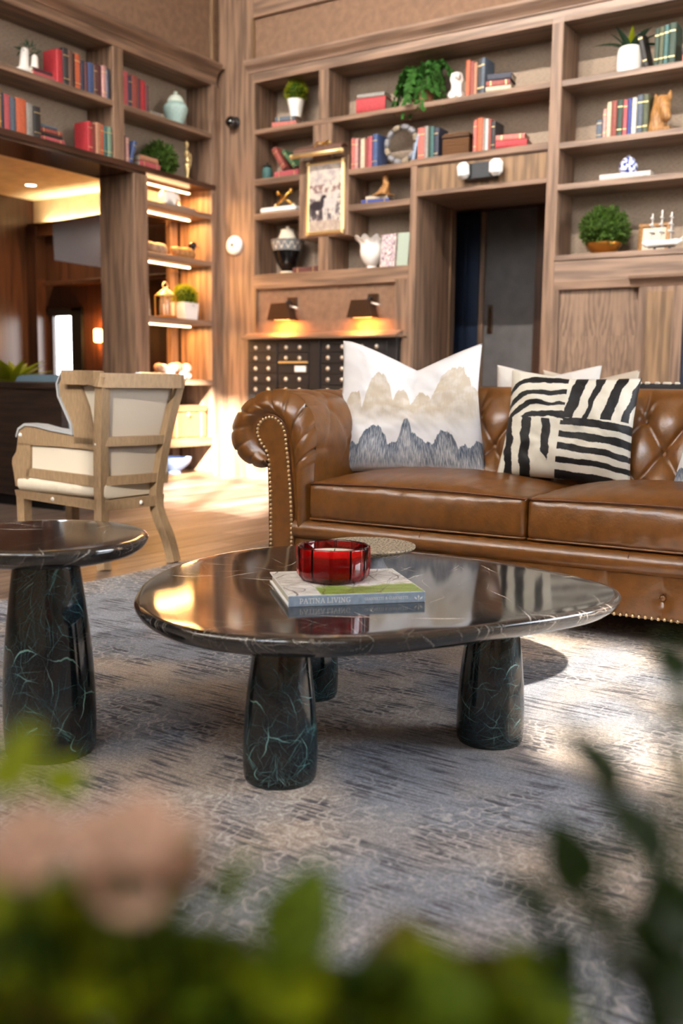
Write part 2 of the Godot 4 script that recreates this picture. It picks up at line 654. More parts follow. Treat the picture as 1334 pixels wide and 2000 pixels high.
func materials() -> void:
	T.grain = ntex(noise(0.012, 5, 11), [[0.0, grey(0.60)], [0.38, grey(0.76)], [0.58, grey(0.90)], [1.0, grey(1.0)]])
	T.pore = ntex(noise(0.045, 3, 12), [[0.0, grey(0.62)], [0.45, grey(0.93)], [1.0, grey(1.0)]])
	T.suede = ntex(noise(0.02, 5, 13), [[0.0, grey(0.84)], [1.0, grey(1.0)]])
	T.cloth = ntex(noise(0.12, 3, 14), [[0.0, grey(0.74)], [0.5, grey(0.9)], [1.0, grey(1.0)]])
	T.pebble = ntex(noise(0.06, 3, 15, FastNoiseLite.TYPE_CELLULAR), [[0.0, grey(0.0)], [1.0, grey(1.0)]])
	T.hide = ntex(noise(0.011, 5, 16), [[0.0, grey(0.80)], [0.5, grey(0.92)], [1.0, grey(1.0)]])
	T.leaf = ntex(noise(0.02, 3, 17), [[0.0, grey(0.55)], [1.0, grey(1.0)]])
	var walnut := Color(0.565, 0.45, 0.365)
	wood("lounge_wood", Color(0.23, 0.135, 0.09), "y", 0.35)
	for a in ["x", "y", "z"]:
		wood("walnut_" + a, walnut, a, 0.48)
		wood("dark_walnut_" + a, Color(0.30, 0.19, 0.13), a, 0.30)
		wood("ash_" + a, Color(0.56, 0.44, 0.32), a, 0.6)
	wood("sheen_walnut_x", Color(0.60, 0.495, 0.42), "x", 0.40)  # walnut copy with the cool window sheen put into its colour
	wood("gloss_walnut_z", Color(0.24, 0.15, 0.11), "z", 0.14, 0.7)
	for i in 4:
		wood("plank_%d" % i, [Color(0.56, 0.475, 0.42), Color(0.51, 0.43, 0.38), Color(0.60, 0.515, 0.46), Color(0.47, 0.385, 0.335)][i], "z", 0.42)
	wood("floor_base", Color(0.42, 0.32, 0.25), "z", 0.5)
	var m := image_mat("veneer", veneer_image(), 0.5)
	m.albedo_color = Color(0.55, 0.46, 0.395)
	m.uv1_triplanar = true
	m.uv1_world_triplanar = true
	m.uv1_scale = Vector3(1.62, 0.62, 1.62)
	m.uv1_offset = Vector3(-3.368 * 1.62, 0.2, 0.0)
	tri_map(mat("suede_panel", Color(0.51, 0.395, 0.31), 0.85), T.suede, Vector3(1.1, 1.1, 1.1))
	m = tri_map(mat("grasscloth", Color(0.62, 0.55, 0.48), 0.9), T.pore, Vector3(1.0, 9.0, 1.0))
	tri_map(mat("plaster", Color(0.86, 0.80, 0.70), 0.9), T.suede, Vector3(0.5, 0.5, 0.5))
	tri_map(mat("grey_wall", Color(0.36, 0.35, 0.35), 0.85), T.suede, Vector3(0.5, 0.5, 0.5))
	m = mat("tinted_glass", Color(0.5, 0.5, 0.5, 0.80), 0.02)
	m.transparency = BaseMaterial3D.TRANSPARENCY_ALPHA
	m = mat("pale_glass", Color(0.6, 0.62, 0.64, 0.42), 0.02)
	m.transparency = BaseMaterial3D.TRANSPARENCY_ALPHA
	m = mat("sheer", Color(0.95, 0.95, 0.94), 0.9)
	m.backlight_enabled = true
	m.backlight = Color(1, 1, 1)
	mat("white_paint", Color(0.86, 0.85, 0.83), 0.7)
	mat("black_metal", Color(0.06, 0.06, 0.065), 0.42, 0.4)
	mat("black_plastic", Color(0.035, 0.035, 0.04), 0.4)
	mat("navy", Color(0.07, 0.13, 0.22), 0.5)
	mat("white_plastic", Color(0.88, 0.88, 0.87), 0.45)
	mat("white_ceramic", Color(0.90, 0.89, 0.87), 0.22)
	mat("brass", Color(0.78, 0.60, 0.30), 0.28, 1.0)
	mat("pale_brass", Color(0.86, 0.76, 0.55), 0.4, 0.8)
	mat("bronze", Color(0.27, 0.18, 0.11), 0.4, 0.5)
	mat("antique_nail", Color(0.86, 0.76, 0.60), 0.3, 0.85)
	mat("nickel", Color(0.75, 0.72, 0.68), 0.3, 0.9)
	mat("terracotta", Color(0.68, 0.47, 0.36), 0.8)
	mat("carved_wood", Color(0.72, 0.52, 0.30), 0.55)
	tri_map(M.carved_wood, T.grain, Vector3(9, 2.5, 9), false)
	mat("paper", Color(0.88, 0.85, 0.77), 0.9)
	tri_map(M.paper, T.cloth, Vector3(6, 20, 6), false)
	m = tri_map(mat("linen", Color(0.80, 0.755, 0.69), 0.95), T.cloth, Vector3(7, 7, 7), false)
	m = tri_map(mat("cream_linen", Color(0.90, 0.865, 0.79), 0.95), T.cloth, Vector3(7, 7, 7), false)
	m = tri_map(mat("leather", Color(0.475, 0.295, 0.11), 0.29), T.hide, Vector3(2.6, 2.6, 2.6), false)
	m.heightmap_enabled = true
	m.heightmap_texture = T.pebble
	m.heightmap_scale = 0.05
	m.metallic_specular = 0.62
	mat("piping", Color(0.36, 0.19, 0.08), 0.4)
	# stone
	image_mat("dark_marble", marble(3, 1024, Color(0.115, 0.11, 0.11), Color(0.22, 0.20, 0.195), [[9, Color(0.95, 0.92, 0.87), 1.0, 0.02, 4], [16, Color(0.93, 0.90, 0.86), 1.5, 0.03], [12, Color(0.85, 0.82, 0.77), 1.6, 0.07], [90, Color(0.62, 0.59, 0.56), 0.8, 0.09]], 9000), 0.08, 0.85)
	M.dark_marble.uv1_triplanar = true
	M.dark_marble.uv1_scale = Vector3(0.78, 0.78, 0.78)
	image_mat("green_marble", marble(8, 1024, Color(0.03, 0.05, 0.065), Color(0.10, 0.17, 0.20), [[9, Color(0.34, 0.52, 0.50), 1.0, 0.03, 18], [5, Color(0.50, 0.68, 0.65), 1.4, 0.035, 7], [12, Color(0.50, 0.68, 0.65), 2.0, 0.08], [120, Color(0.36, 0.53, 0.52), 0.8, 0.14]], 30000), 0.10, 0.6)
	tri_map(mat("travertine", Color(0.66, 0.60, 0.51), 0.85), ntex(noise(0.07, 3, 19), [[0.0, grey(0.25)], [0.40, grey(0.65)], [0.55, grey(0.95)], [1.0, grey(1.0)]]), Vector3(3, 3, 3), false)
	m = image_mat("rug", rug_image(1280), 1.0, 0.1)
	m.uv1_triplanar = true
	m.uv1_world_triplanar = true
	m.uv1_scale = Vector3(0.30, 0.30, 0.30)
	detail(m, ntex(noise(0.25, 2, 18), [[0.0, grey(0.62)], [0.5, grey(0.92)], [1.0, grey(1.0)]]), Vector3(2.0, 2.0, 2.0))
	image_mat("landscape_cloth", landscape_print(), 0.95, 0.2)
	image_mat("striped_hide", hide_print(), 0.6, 0.4)
	image_mat("meadow_print", meadow_picture(), 0.5)
	m = image_mat("floral_paper", floral_image(), 0.6)
	m.uv1_triplanar = true
	m.uv1_scale = Vector3(6.5, 3.4, 6.5)
	image_mat("cover_print", cover_image(), 0.35)
	m = image_mat("blue_china", china_image(), 0.2)
	m.texture_filter = BaseMaterial3D.TEXTURE_FILTER_LINEAR
	# planting
	for g in [["leaf_green", Color(0.42, 0.52, 0.09)], ["leaf_bright", Color(0.60, 0.66, 0.07)], ["leaf_deep", Color(0.25, 0.37, 0.08)], ["leaf_olive", Color(0.44, 0.40, 0.10)], ["box_green", Color(0.38, 0.50, 0.22)], ["twig_green", Color(0.17, 0.25, 0.06)], ["leaf_lime", Color(0.60, 0.64, 0.10)], ["leaf_sage", Color(0.30, 0.42, 0.32)], ["fern_green", Color(0.30, 0.52, 0.22)], ["petal", Color(0.97, 0.80, 0.70)]]:
		m = tri_map(mat(g[0], g[1], 0.6), T.leaf, Vector3(14, 14, 14), false)
		m.metallic_specular = 0.25
		m.backlight_enabled = true
		m.backlight = Color(0.7, 0.7, 0.7)
	mat("stem", Color(0.24, 0.22, 0.08), 0.7)
	mat("soil", Color(0.12, 0.08, 0.06), 1.0)
	mat("gold_bowl", Color(0.72, 0.50, 0.22), 0.3, 0.9)
	glow("led_lamp", Color(1.0, 0.84, 0.62), 5.0)
	glow("bulb_lamp", Color(1.0, 0.72, 0.40), 7.0)
	glow("down_lamp", Color(1.0, 0.93, 0.82), 9.0)
	m = mat("red_glass", Color(0.78, 0.02, 0.035, 0.0), 0.03)
	m.refraction_enabled = true
	m.refraction_scale = 0.05
	m = mat("smoked_glass", Color(0.55, 0.42, 0.25, 0.12), 0.04)
	m.refraction_enabled = true
	m.refraction_scale = 0.03
	m = mat("window_glass", Color(0.95, 0.97, 1.0, 0.12), 0.02)
	m.transparency = BaseMaterial3D.TRANSPARENCY_ALPHA
	mat("wax", Color(0.93, 0.89, 0.85), 0.5)
	M.wax.subsurf_scatter_enabled = true
	M.wax.subsurf_scatter_strength = 0.3
	mat("black_glass", Color(0.02, 0.02, 0.03), 0.12)
	M.black_glass.metallic_specular = 0.8
	tri_map(mat("blue_fabric", Color(0.42, 0.52, 0.58), 0.95), T.cloth, Vector3(6, 6, 6))
	tri_map(mat("charcoal_fabric", Color(0.16, 0.16, 0.17), 0.95), T.cloth, Vector3(6, 6, 6), false)
	tri_map(mat("white_fabric", Color(0.88, 0.87, 0.85), 0.95), T.cloth, Vector3(6, 6, 6), false)

# ---------------------------------------------------------------- camera, light
func camera_and_light() -> void:
	var cam := Camera3D.new()
	cam.name = "camera"
	add_child(cam)
	cam.basis = Basis(Vector3.UP, 0.5754) * Basis(Vector3.RIGHT, -0.13048) * Basis(Vector3.BACK, 0.01312)
	cam.position = Vector3(6.14, 0.9, 7.3)
	cam.near = 0.05
	cam.far = 60.0
	var at := CameraAttributesPhysical.new()
	at.frustum_focal_length = 22.79   # 55.5 degrees from top to bottom
	at.frustum_near = 0.05
	at.frustum_far = 60.0
	at.frustum_focus_distance = 3.0
	at.exposure_aperture = 1.75
	cam.attributes = at
	cam.fov = 55.55
	cam.current = true
	var env := Environment.new()
	env.background_mode = Environment.BG_SKY
	var sky := Sky.new()
	var sm := ProceduralSkyMaterial.new()
	sm.sky_top_color = Color(0.90, 0.94, 1.0)
	sm.sky_horizon_color = Color(1.0, 0.99, 0.97)
	sm.ground_bottom_color = Color(0.55, 0.53, 0.50)
	sm.ground_horizon_color = Color(0.80, 0.79, 0.77)
	sm.sky_energy_multiplier = 1.0
	sky.sky_material = sm
	env.sky = sky
	env.background_energy_multiplier = SKY
	env.tonemap_mode = Environment.TONE_MAPPER_LINEAR
	env.tonemap_exposure = EXPOSURE
	env.sdfgi_enabled = true
	env.ssao_enabled = true
	env.ssil_enabled = true
	var we := WorldEnvironment.new()
	we.name = "world_environment"
	we.environment = env
	add_child(we)
	var sun := DirectionalLight3D.new()
	sun.name = "sun"
	add_child(sun)
	sun.basis = Basis.looking_at(Vector3(-0.505, -0.55, -0.863))
	sun.light_color = Color(1.0, 0.95, 0.88)
	sun.light_energy = SUN
	sun.light_angular_distance = 0.9
	sun.shadow_enabled = true
	sun.sky_mode = DirectionalLight3D.SKY_MODE_LIGHT_ONLY

const UNSEEN_WASH := 6.0  # strength of the unseen spotlights on the back wall
const SKY := 8.0
const SUN := 10.0
const EXPOSURE := 2.75

func area(n: String, at: Vector3, down: Vector3, sx: float, sy: float, e: float, c: Color) -> void:
	var l := AreaLight3D.new()
	l.name = n
	add_child(l, true)
	l.position = at
	l.basis = Basis.looking_at(down, Vector3.RIGHT if absf(down.y) > 0.9 else Vector3.UP)
	l.area_size = Vector2(sx, sy)
	l.light_energy = e
	l.light_color = c
	l.area_range = 20.0
	l.area_attenuation = 2.0
	l.shadow_enabled = true

func spot(n: String, at: Vector3, dir: Vector3, e: float, c: Color, angle := 60.0, size := 0.04) -> void:
	var l := SpotLight3D.new()
	l.name = n
	add_child(l, true)
	l.position = at
	l.basis = Basis.looking_at(dir, Vector3.RIGHT if absf(dir.normalized().y) > 0.95 else Vector3.UP)
	l.light_energy = e
	l.light_color = c
	l.spot_angle = angle
	l.spot_range = 20.0
	l.spot_attenuation = 2.0
	l.light_size = size
	l.shadow_enabled = true

func omni(n: String, at: Vector3, e: float, c: Color, size := 0.03) -> void:
	var l := OmniLight3D.new()
	l.name = n
	add_child(l, true)
	l.position = at
	l.light_energy = e
	l.light_color = c
	l.omni_range = 20.0
	l.omni_attenuation = 2.0
	l.light_size = size
	l.shadow_enabled = true

# a wall in the plane across z (or x) with rectangular openings: strips around the holes
func window_wall(n: String, across_x: bool, at: float, th: float, a0: float, a1: float, y1: float, holes: Array, m: Material) -> void:
	var cuts := [a0]
	for h in holes:
		cuts.append(h[0])
		cuts.append(h[1])
	cuts.append(a1)
	var root := Node3D.new()
	root.name = n
	add_child(root)
	root.set_meta("kind", "structure")
	var put := func(p0: float, p1: float, q0: float, q1: float) -> void:
		if p1 - p0 < 0.001 or q1 - q0 < 0.001: return
		var lo := Vector3(p0, q0, at) if across_x else Vector3(at, q0, p0)
		var hi := Vector3(p1, q1, at + th) if across_x else Vector3(at + th, q1, p1)
		slab("wall_section", lo, hi, m, root, 0.0)
	for i in range(0, cuts.size(), 2):
		put.call(cuts[i], cuts[i + 1], 0.0, y1)
	for h in holes:
		put.call(h[0], h[1], 0.0, h[2])
		put.call(h[0], h[1], h[3], y1)

func window_unit(n: String, across_x: bool, at: float, a0: float, a1: float, y0: float, y1: float, nx: int, ny: int) -> void:
	var root := Node3D.new()
	root.name = n
	add_child(root)
	root.set_meta("kind", "structure")
	for i in nx + 1:
		var p := lerpf(a0, a1, float(i) / nx)
		var lo := Vector3(p - 0.025, y0, at - 0.03) if across_x else Vector3(at - 0.03, y0, p - 0.025)
		var hi := Vector3(p + 0.025, y1, at + 0.03) if across_x else Vector3(at + 0.03, y1, p + 0.025)
		slab("mullion", lo, hi, M.black_metal, root, 0.003)
	for j in ny + 1:
		var q := lerpf(y0, y1, float(j) / ny)
		var lo2 := Vector3(a0, q - 0.02, at - 0.025) if across_x else Vector3(at - 0.025, q - 0.02, a0)
		var hi2 := Vector3(a1, q + 0.02, at + 0.025) if across_x else Vector3(at + 0.025, q + 0.02, a1)
		slab("transom", lo2, hi2, M.black_metal, root, 0.003)

# ---------------------------------------------------------------- room shell
func room() -> void:
	# floor: oak boards over a subfloor
	var fl := wall("floor", Vector3(-6.0, -0.2, -3.0), Vector3(11.2, -0.014, 9.0), M.floor_base)
	fl.set_meta("label", "warm brown wooden plank floor of the lounge")
	var holder := fl
	rng.seed = 5
	var k := 0
	var x := -1.6
	while x < 6.2:
		var z := -0.2 - rng.randf() * 1.6
		while z < (8.4 if x < 2.9 else 3.6):
			var ln := rng.randf_range(1.5, 2.3)
			var z1 := z + ln
			if z1 > -0.2:
				var z0 := maxf(z, -0.4)
				var o := slab("plank", Vector3(x + 0.0015, -0.014, z0 + 0.001), Vector3(x + 0.1865, 0.0, z1 - 0.001), M["plank_%d" % (rng.randi() % 4)], null, 0.0)
				remove_child(o)
				o.name = "plank"
				holder.add_child(o, true)
				o.position -= holder.position
				k += 1
			z += ln
		x += 0.188
	taken.erase("plank")
	wall("ceiling", Vector3(-0.4, 7.0, -0.4), Vector3(11.2, 7.2, 9.0), M.plaster, "pale ceiling high above the lounge")
	# unseen walls behind and beside the viewer, windows placed to shape the daylight
	window_wall("unseen_wall_front", true, 8.7, 0.25, -0.4, 11.2, 7.0, [[0.2, 4.5, 3.5, 6.8], [4.7, 6.1, 2.35, 6.4], [6.4, 7.3, 3.6, 6.8], [7.4, 9.6, 2.28, 3.15]], M.plaster)
	window_unit("unseen_window_1", true, 8.82, 4.7, 6.1, 2.35, 6.4, 2, 4)  # unseen, sized so sun patches reach the pilaster and floor
	window_unit("unseen_window_2", true, 8.82, 7.4, 9.6, 2.28, 3.15, 3, 1)  # unseen, kept low so sun reaches the rug but not the sofa
	window_unit("unseen_window_4", true, 8.82, 0.2, 4.5, 3.5, 6.8, 4, 2)  # unseen high windows, blinds spread their daylight onto the back wall
	window_unit("unseen_window_5", true, 8.82, 6.4, 7.3, 3.6, 6.8, 1, 2)
	for q in [[0.22, 4.48, 3.52, 6.78, "wide unseen sheer roller blind behind the viewer, spreading daylight onto the bookcases"], [6.42, 7.28, 3.62, 6.78, "narrow unseen sheer roller blind behind the viewer, spreading daylight onto the bookcases"]]:
		var bl := thing("unseen_blind", q[4], "blind", Vector3(0, 0, 8.76))
		slab("blind_cloth", Vector3(q[0], q[2], -0.001), Vector3(q[1], q[3], 0.001), M.sheer, bl, 0)
		obj("roller", tube([Vector3(q[0], q[3], 0), Vector3(q[1], q[3], 0)], 0.03, 12), M.white_plastic, bl)
	# unseen tinted panes, placed to dim the sun on chair and rug
	for q in [[4.73, 6.07, 2.38, 4.3, "unseen_dimming_pane"], [7.43, 9.57, 2.31, 3.12, "unseen_dimming_pane"]]:
		wall(q[4], Vector3(q[0], q[2], 8.845), Vector3(q[1], q[3], 8.847), M.tinted_glass if q[0] < 6.0 else M.pale_glass)
	# unseen track spotlights, out of view, placed to light the back bookcases
	var tr := thing("unseen_track_spotlights", "unseen ceiling track of small spotlights, placed to light the bookcases", "lamp", Vector3(2.8, 6.35, 4.6))
	obj("track", box(5.4, 0.04, 0.05), M.black_metal, tr)
	for x2 in [-2.2, -0.2, 1.8]:
		obj("drop_rod", box(0.02, 0.64, 0.02), M.black_metal, tr, Vector3(x2, 0.33, 0))
	for i in 5:
		var sx := -2.2 + i * 1.15
		var from := Vector3(2.8 + sx, 6.22, 4.55)
		var to := Vector3(2.8 + sx + 0.2, 2.2, 0.0)
		var can := obj("spot_can", lathe(v2([0.0, 0.09, 0.05, 0.09, 0.05, -0.07, 0.046, -0.07, 0.046, 0.0, 0.0, 0.0]), 20), M.black_metal, tr)
		can.transform = aim(from - tr.position, from - to)
		var lens := obj("lamp_face", lathe(v2([0.0, -0.012, 0.045, -0.012, 0.045, -0.002]), 20), M.down_lamp, can)
		spot("unseen_track_light", from + (to - from).normalized() * 0.09, to - from, UNSEEN_WASH, Color(1.0, 0.96, 0.92), 38.0, 0.05)
	window_wall("unseen_wall_right", false, 11.0, 0.25, -0.4, 9.0, 7.0, [[0.3, 3.4, 1.2, 4.6]], M.plaster)
	window_unit("unseen_window_3", false, 11.12, 0.3, 3.4, 1.2, 4.6, 3, 2)  # unseen side window, placed to light the right bay
	back_wall()
	left_wall()
	lounge()
	corridor()

func cornice(par: Node, along_x: bool, a0: float, a1: float, front: float, y: float, mt: Material) -> void:
	# a stepped and coved crown, front face at «front», top at y + 0.2
	var prof := v2([-0.02, 0.0, 0.0, 0.0, 0.0, 0.085, 0.012, 0.088, 0.014, 0.10, 0.03, 0.118, 0.058, 0.14, 0.075, 0.165, 0.078, 0.185, -0.02, 0.19])
	var m := prism(prof, 0.0, a1 - a0)
	var o := obj("cornice", m, mt, par)
	if along_x:
		o.transform = Transform3D(Basis(Vector3(0, 0, 1), Vector3(0, 1, 0), Vector3(-1, 0, 0)), Vector3(a1, y, front))
	else:
		o.transform = Transform3D(Basis.IDENTITY, Vector3(front, y, a0))

func back_wall() -> void:
	var vx: Material = M.walnut_x
	var vy: Material = M.walnut_y
	# structural wall behind everything, in strips round the doorway
	var root := Node3D.new()
	root.name = "wall_back"
	add_child(root)
	root.set_meta("kind", "structure")
	slab("wall_section", Vector3(-0.5, -0.1, -0.55), Vector3(2.05, 7, -0.355), M.walnut_y, root, 0)
	slab("wall_section", Vector3(3.32, -0.1, -0.55), Vector3(11.2, 7, -0.355), M.walnut_y, root, 0)
	slab("wall_section", Vector3(2.04, 2.5, -0.55), Vector3(3.33, 7, -0.355), M.walnut_y, root, 0)
	slab("frieze_panel", Vector3(0.39, 3.70, -0.36), Vector3(11.0, 7.0, -0.03), M.suede_panel, root, 0)
	slab("rail", Vector3(0.39, 4.16, -0.03), Vector3(11.0, 4.34, 0.0), vx, root)
	slab("pilaster", Vector3(-0.30, 0, -0.36), Vector3(0.388, 7.0, 0.0), M.walnut_y, root, 0.002)
	slab("edge_bead", Vector3(0.366, 3.79, -0.03), Vector3(0.392, 4.16, 0.012), M.ash_y, root)
	# --- built-in bookcase, left part, over the mailboxes and the doorway
	var b := thing("bookcase", "walnut built-in bookcase over the mailboxes and the doorway", "bookcase", Vector3.ZERO)
	var D := -0.34
	slab("side_panel", Vector3(0.388, 1.9, D), Vector3(0.406, 3.6, 0.0), vy, b, 0.0015)
	slab("back_panel", Vector3(0.406, 1.9, D - 0.018), Vector3(2.045, 3.62, D), M.grasscloth, b, 0)
	slab("back_panel", Vector3(2.045, 2.75, D - 0.018), Vector3(3.235, 3.62, D), M.grasscloth, b, 0)
	slab("top_panel", Vector3(0.388, 3.60, D), Vector3(3.235, 3.635, 0.0), vx, b)
	cornice(b, true, 0.335, 7.0, -0.002, 3.60, M.sheen_walnut_x)
	slab("shelf", Vector3(0.406, 3.148, D), Vector3(3.235, 3.19, 0.0), vx, b)
	slab("shelf", Vector3(1.432, 2.690, D), Vector3(2.075, 2.737, 0.0), vx, b)
	slab("shelf", Vector3(2.045, 2.700, D), Vector3(3.235, 2.750, 0.004), vx, b)
	slab("shelf", Vector3(0.406, 2.700, D), Vector3(0.91, 2.755, 0.0), vx, b)
	slab("shelf", Vector3(0.406, 2.392, D), Vector3(0.91, 2.445, 0.0), vx, b)
	slab("shelf", Vector3(1.432, 2.390, D), Vector3(2.045, 2.442, 0.0), vx, b)
	slab("divider", Vector3(1.11, 3.19, D), Vector3(1.212, 3.60, -0.001), vy, b)
	slab("divider", Vector3(1.053, 2.80, D), Vector3(1.252, 3.148, -0.001), vy, b)
	slab("picture_board", Vector3(0.91, 2.19, D), Vector3(1.432, 2.86, 0.0), vy, b)
	slab("divider", Vector3(1.12, 1.9, D), Vector3(1.224, 2.19, -0.002), vy, b)
	slab("stile", Vector3(2.045, 0.0, D), Vector3(2.105, 2.70, 0.0), vy, b)
	slab("bottom_rail", Vector3(0.388, 1.79, -0.36), Vector3(2.045, 1.90, 0.0), vx, b)
	# recessed panel with the lamps
	slab("lamp_panel", Vector3(0.388, 1.30, -0.34), Vector3(2.045, 1.79, -0.025), M.suede_panel, b, 0)
	slab("panel_stile", Vector3(1.915, 1.31, -0.025), Vector3(2.045, 1.79, 0.0), vy, b)
	slab("panel_bead", Vector3(0.388, 1.31, -0.025), Vector3(0.43, 1.79, 0.006), M.ash_y, b)
	slab("panel_rail", Vector3(0.43, 1.765, -0.025), Vector3(1.915, 1.79, 0.008), vx, b)
	var sill := prism(v2([-0.03, 0.0, 0.125, 0.0, 0.125, 0.018, 0.11, 0.024, 0.02, 0.062, -0.03, 0.066]), 0.0, 1.66)
	var o := obj("sill", sill, vx, b)
	o.transform = Transform3D(Basis(Vector3(0, 0, 1), Vector3(0, 1, 0), Vector3(-1, 0, 0)), Vector3(2.005, 1.303, 0))
	# base cupboard under the mailboxes
	slab("base_panel", Vector3(0.47, 0.0, -0.34), Vector3(2.045, 0.30, -0.10), vy, b)
	slab("base_shelf", Vector3(0.388, 0.0, -0.34), Vector3(2.045, 0.06, 0.0), vx, b)
	slab("base_stile", Vector3(1.98, 0.06, -0.10), Vector3(2.045, 1.30, 0.0), vy, b)
	# door header
	slab("header", Vector3(2.105, 2.49, -0.34), Vector3(3.235, 2.70, -0.012), M.ash_y, b)
	slab("header_rail", Vector3(2.105, 2.45, -0.75), Vector3(3.235, 2.49, 0.0), vx, b)
	slab("header_bead", Vector3(2.105, 2.69, -0.02), Vector3(3.235, 2.70, 0.003), M.dark_walnut_x, b, 0.001)
	slab("door_jamb", Vector3(2.045, 0.0, -0.75), Vector3(2.105, 2.45, D), M.walnut_y, b)
	slab("jamb_bead", Vector3(2.105, 0.0, -0.655), Vector3(2.118, 2.45, -0.63), M.ash_y, b)
	slab("door_jamb", Vector3(3.235, 0.0, -0.75), Vector3(3.325, 2.45, D), M.walnut_y, b)
	slab("stile", Vector3(3.235, 0.0, D), Vector3(3.325, 3.60, 0.003), vy, b)
	# --- right-hand bookcase over the panelling
	var c := thing("bookcase", "walnut built-in bookcase right of the doorway above panelled wainscot", "bookcase", Vector3.ZERO)
	slab("back_panel", Vector3(3.325, 1.9, D - 0.018), Vector3(7.0, 3.62, D), M.grasscloth, c, 0)
	slab("top_panel", Vector3(3.325, 3.60, D), Vector3(7.0, 3.635, 0.0), vx, c)
	for y in [3.139, 2.689, 2.384]:
		slab("shelf", Vector3(3.325, y, D), Vector3(7.0, y + 0.045, -0.002), M.sheen_walnut_x, c)
	slab("base_shelf", Vector3(3.325, 1.86, D), Vector3(7.0, 1.901, 0.012), M.sheen_walnut_x, c)
	slab("fascia", Vector3(3.325, 1.695, -0.36), Vector3(7.0, 1.86, 0.0), M.sheen_walnut_x, c)
	slab("side_panel", Vector3(5.6, 1.9, D), Vector3(5.7, 3.6, 0.0), vy, c)
	# --- wainscot
	var w := Node3D.new()
	w.name = "wall_back_wainscot"
	add_child(w)
	w.set_meta("kind", "structure")
	slab("panel_field", Vector3(3.325, 0.0, -0.36), Vector3(7.0, 1.66, -0.03), M.veneer, w, 0)
	slab("stile", Vector3(3.325, 0.0, -0.03), Vector3(3.368, 1.642, 0.0), vy, w)
	slab("rail", Vector3(3.325, 1.640, -0.03), Vector3(7.0, 1.695, 0.004), vx, w)
	slab("rail", Vector3(3.368, 0.0, -0.03), Vector3(3.98, 0.18, 0.0), vx, w)
	slab("pilaster", Vector3(4.0, 0.0, -0.03), Vector3(4.318, 1.64, 0.055), vy, w)
	slab("pilaster_field", Vector3(4.06, 0.1, 0.05), Vector3(4.255, 1.60, 0.062), M.ash_y, w, 0.006)
	var cap := prism(v2([0.0, 0.0, 0.06, 0.0, 0.064, 0.02, 0.085, 0.045, 0.11, 0.055, 0.112, 0.075, 0.0, 0.078]), 0.0, 0.46)
	o = obj("capital", cap, vx, w)
	o.transform = Transform3D(Basis(Vector3(0, 0, 1), Vector3(0, 1, 0), Vector3(-1, 0, 0)), Vector3(4.395, 1.635, 0.0))
	slab("slate_surround", Vector3(4.32, 0.0, -0.03), Vector3(5.6, 1.60, 0.02), M.navy, w)

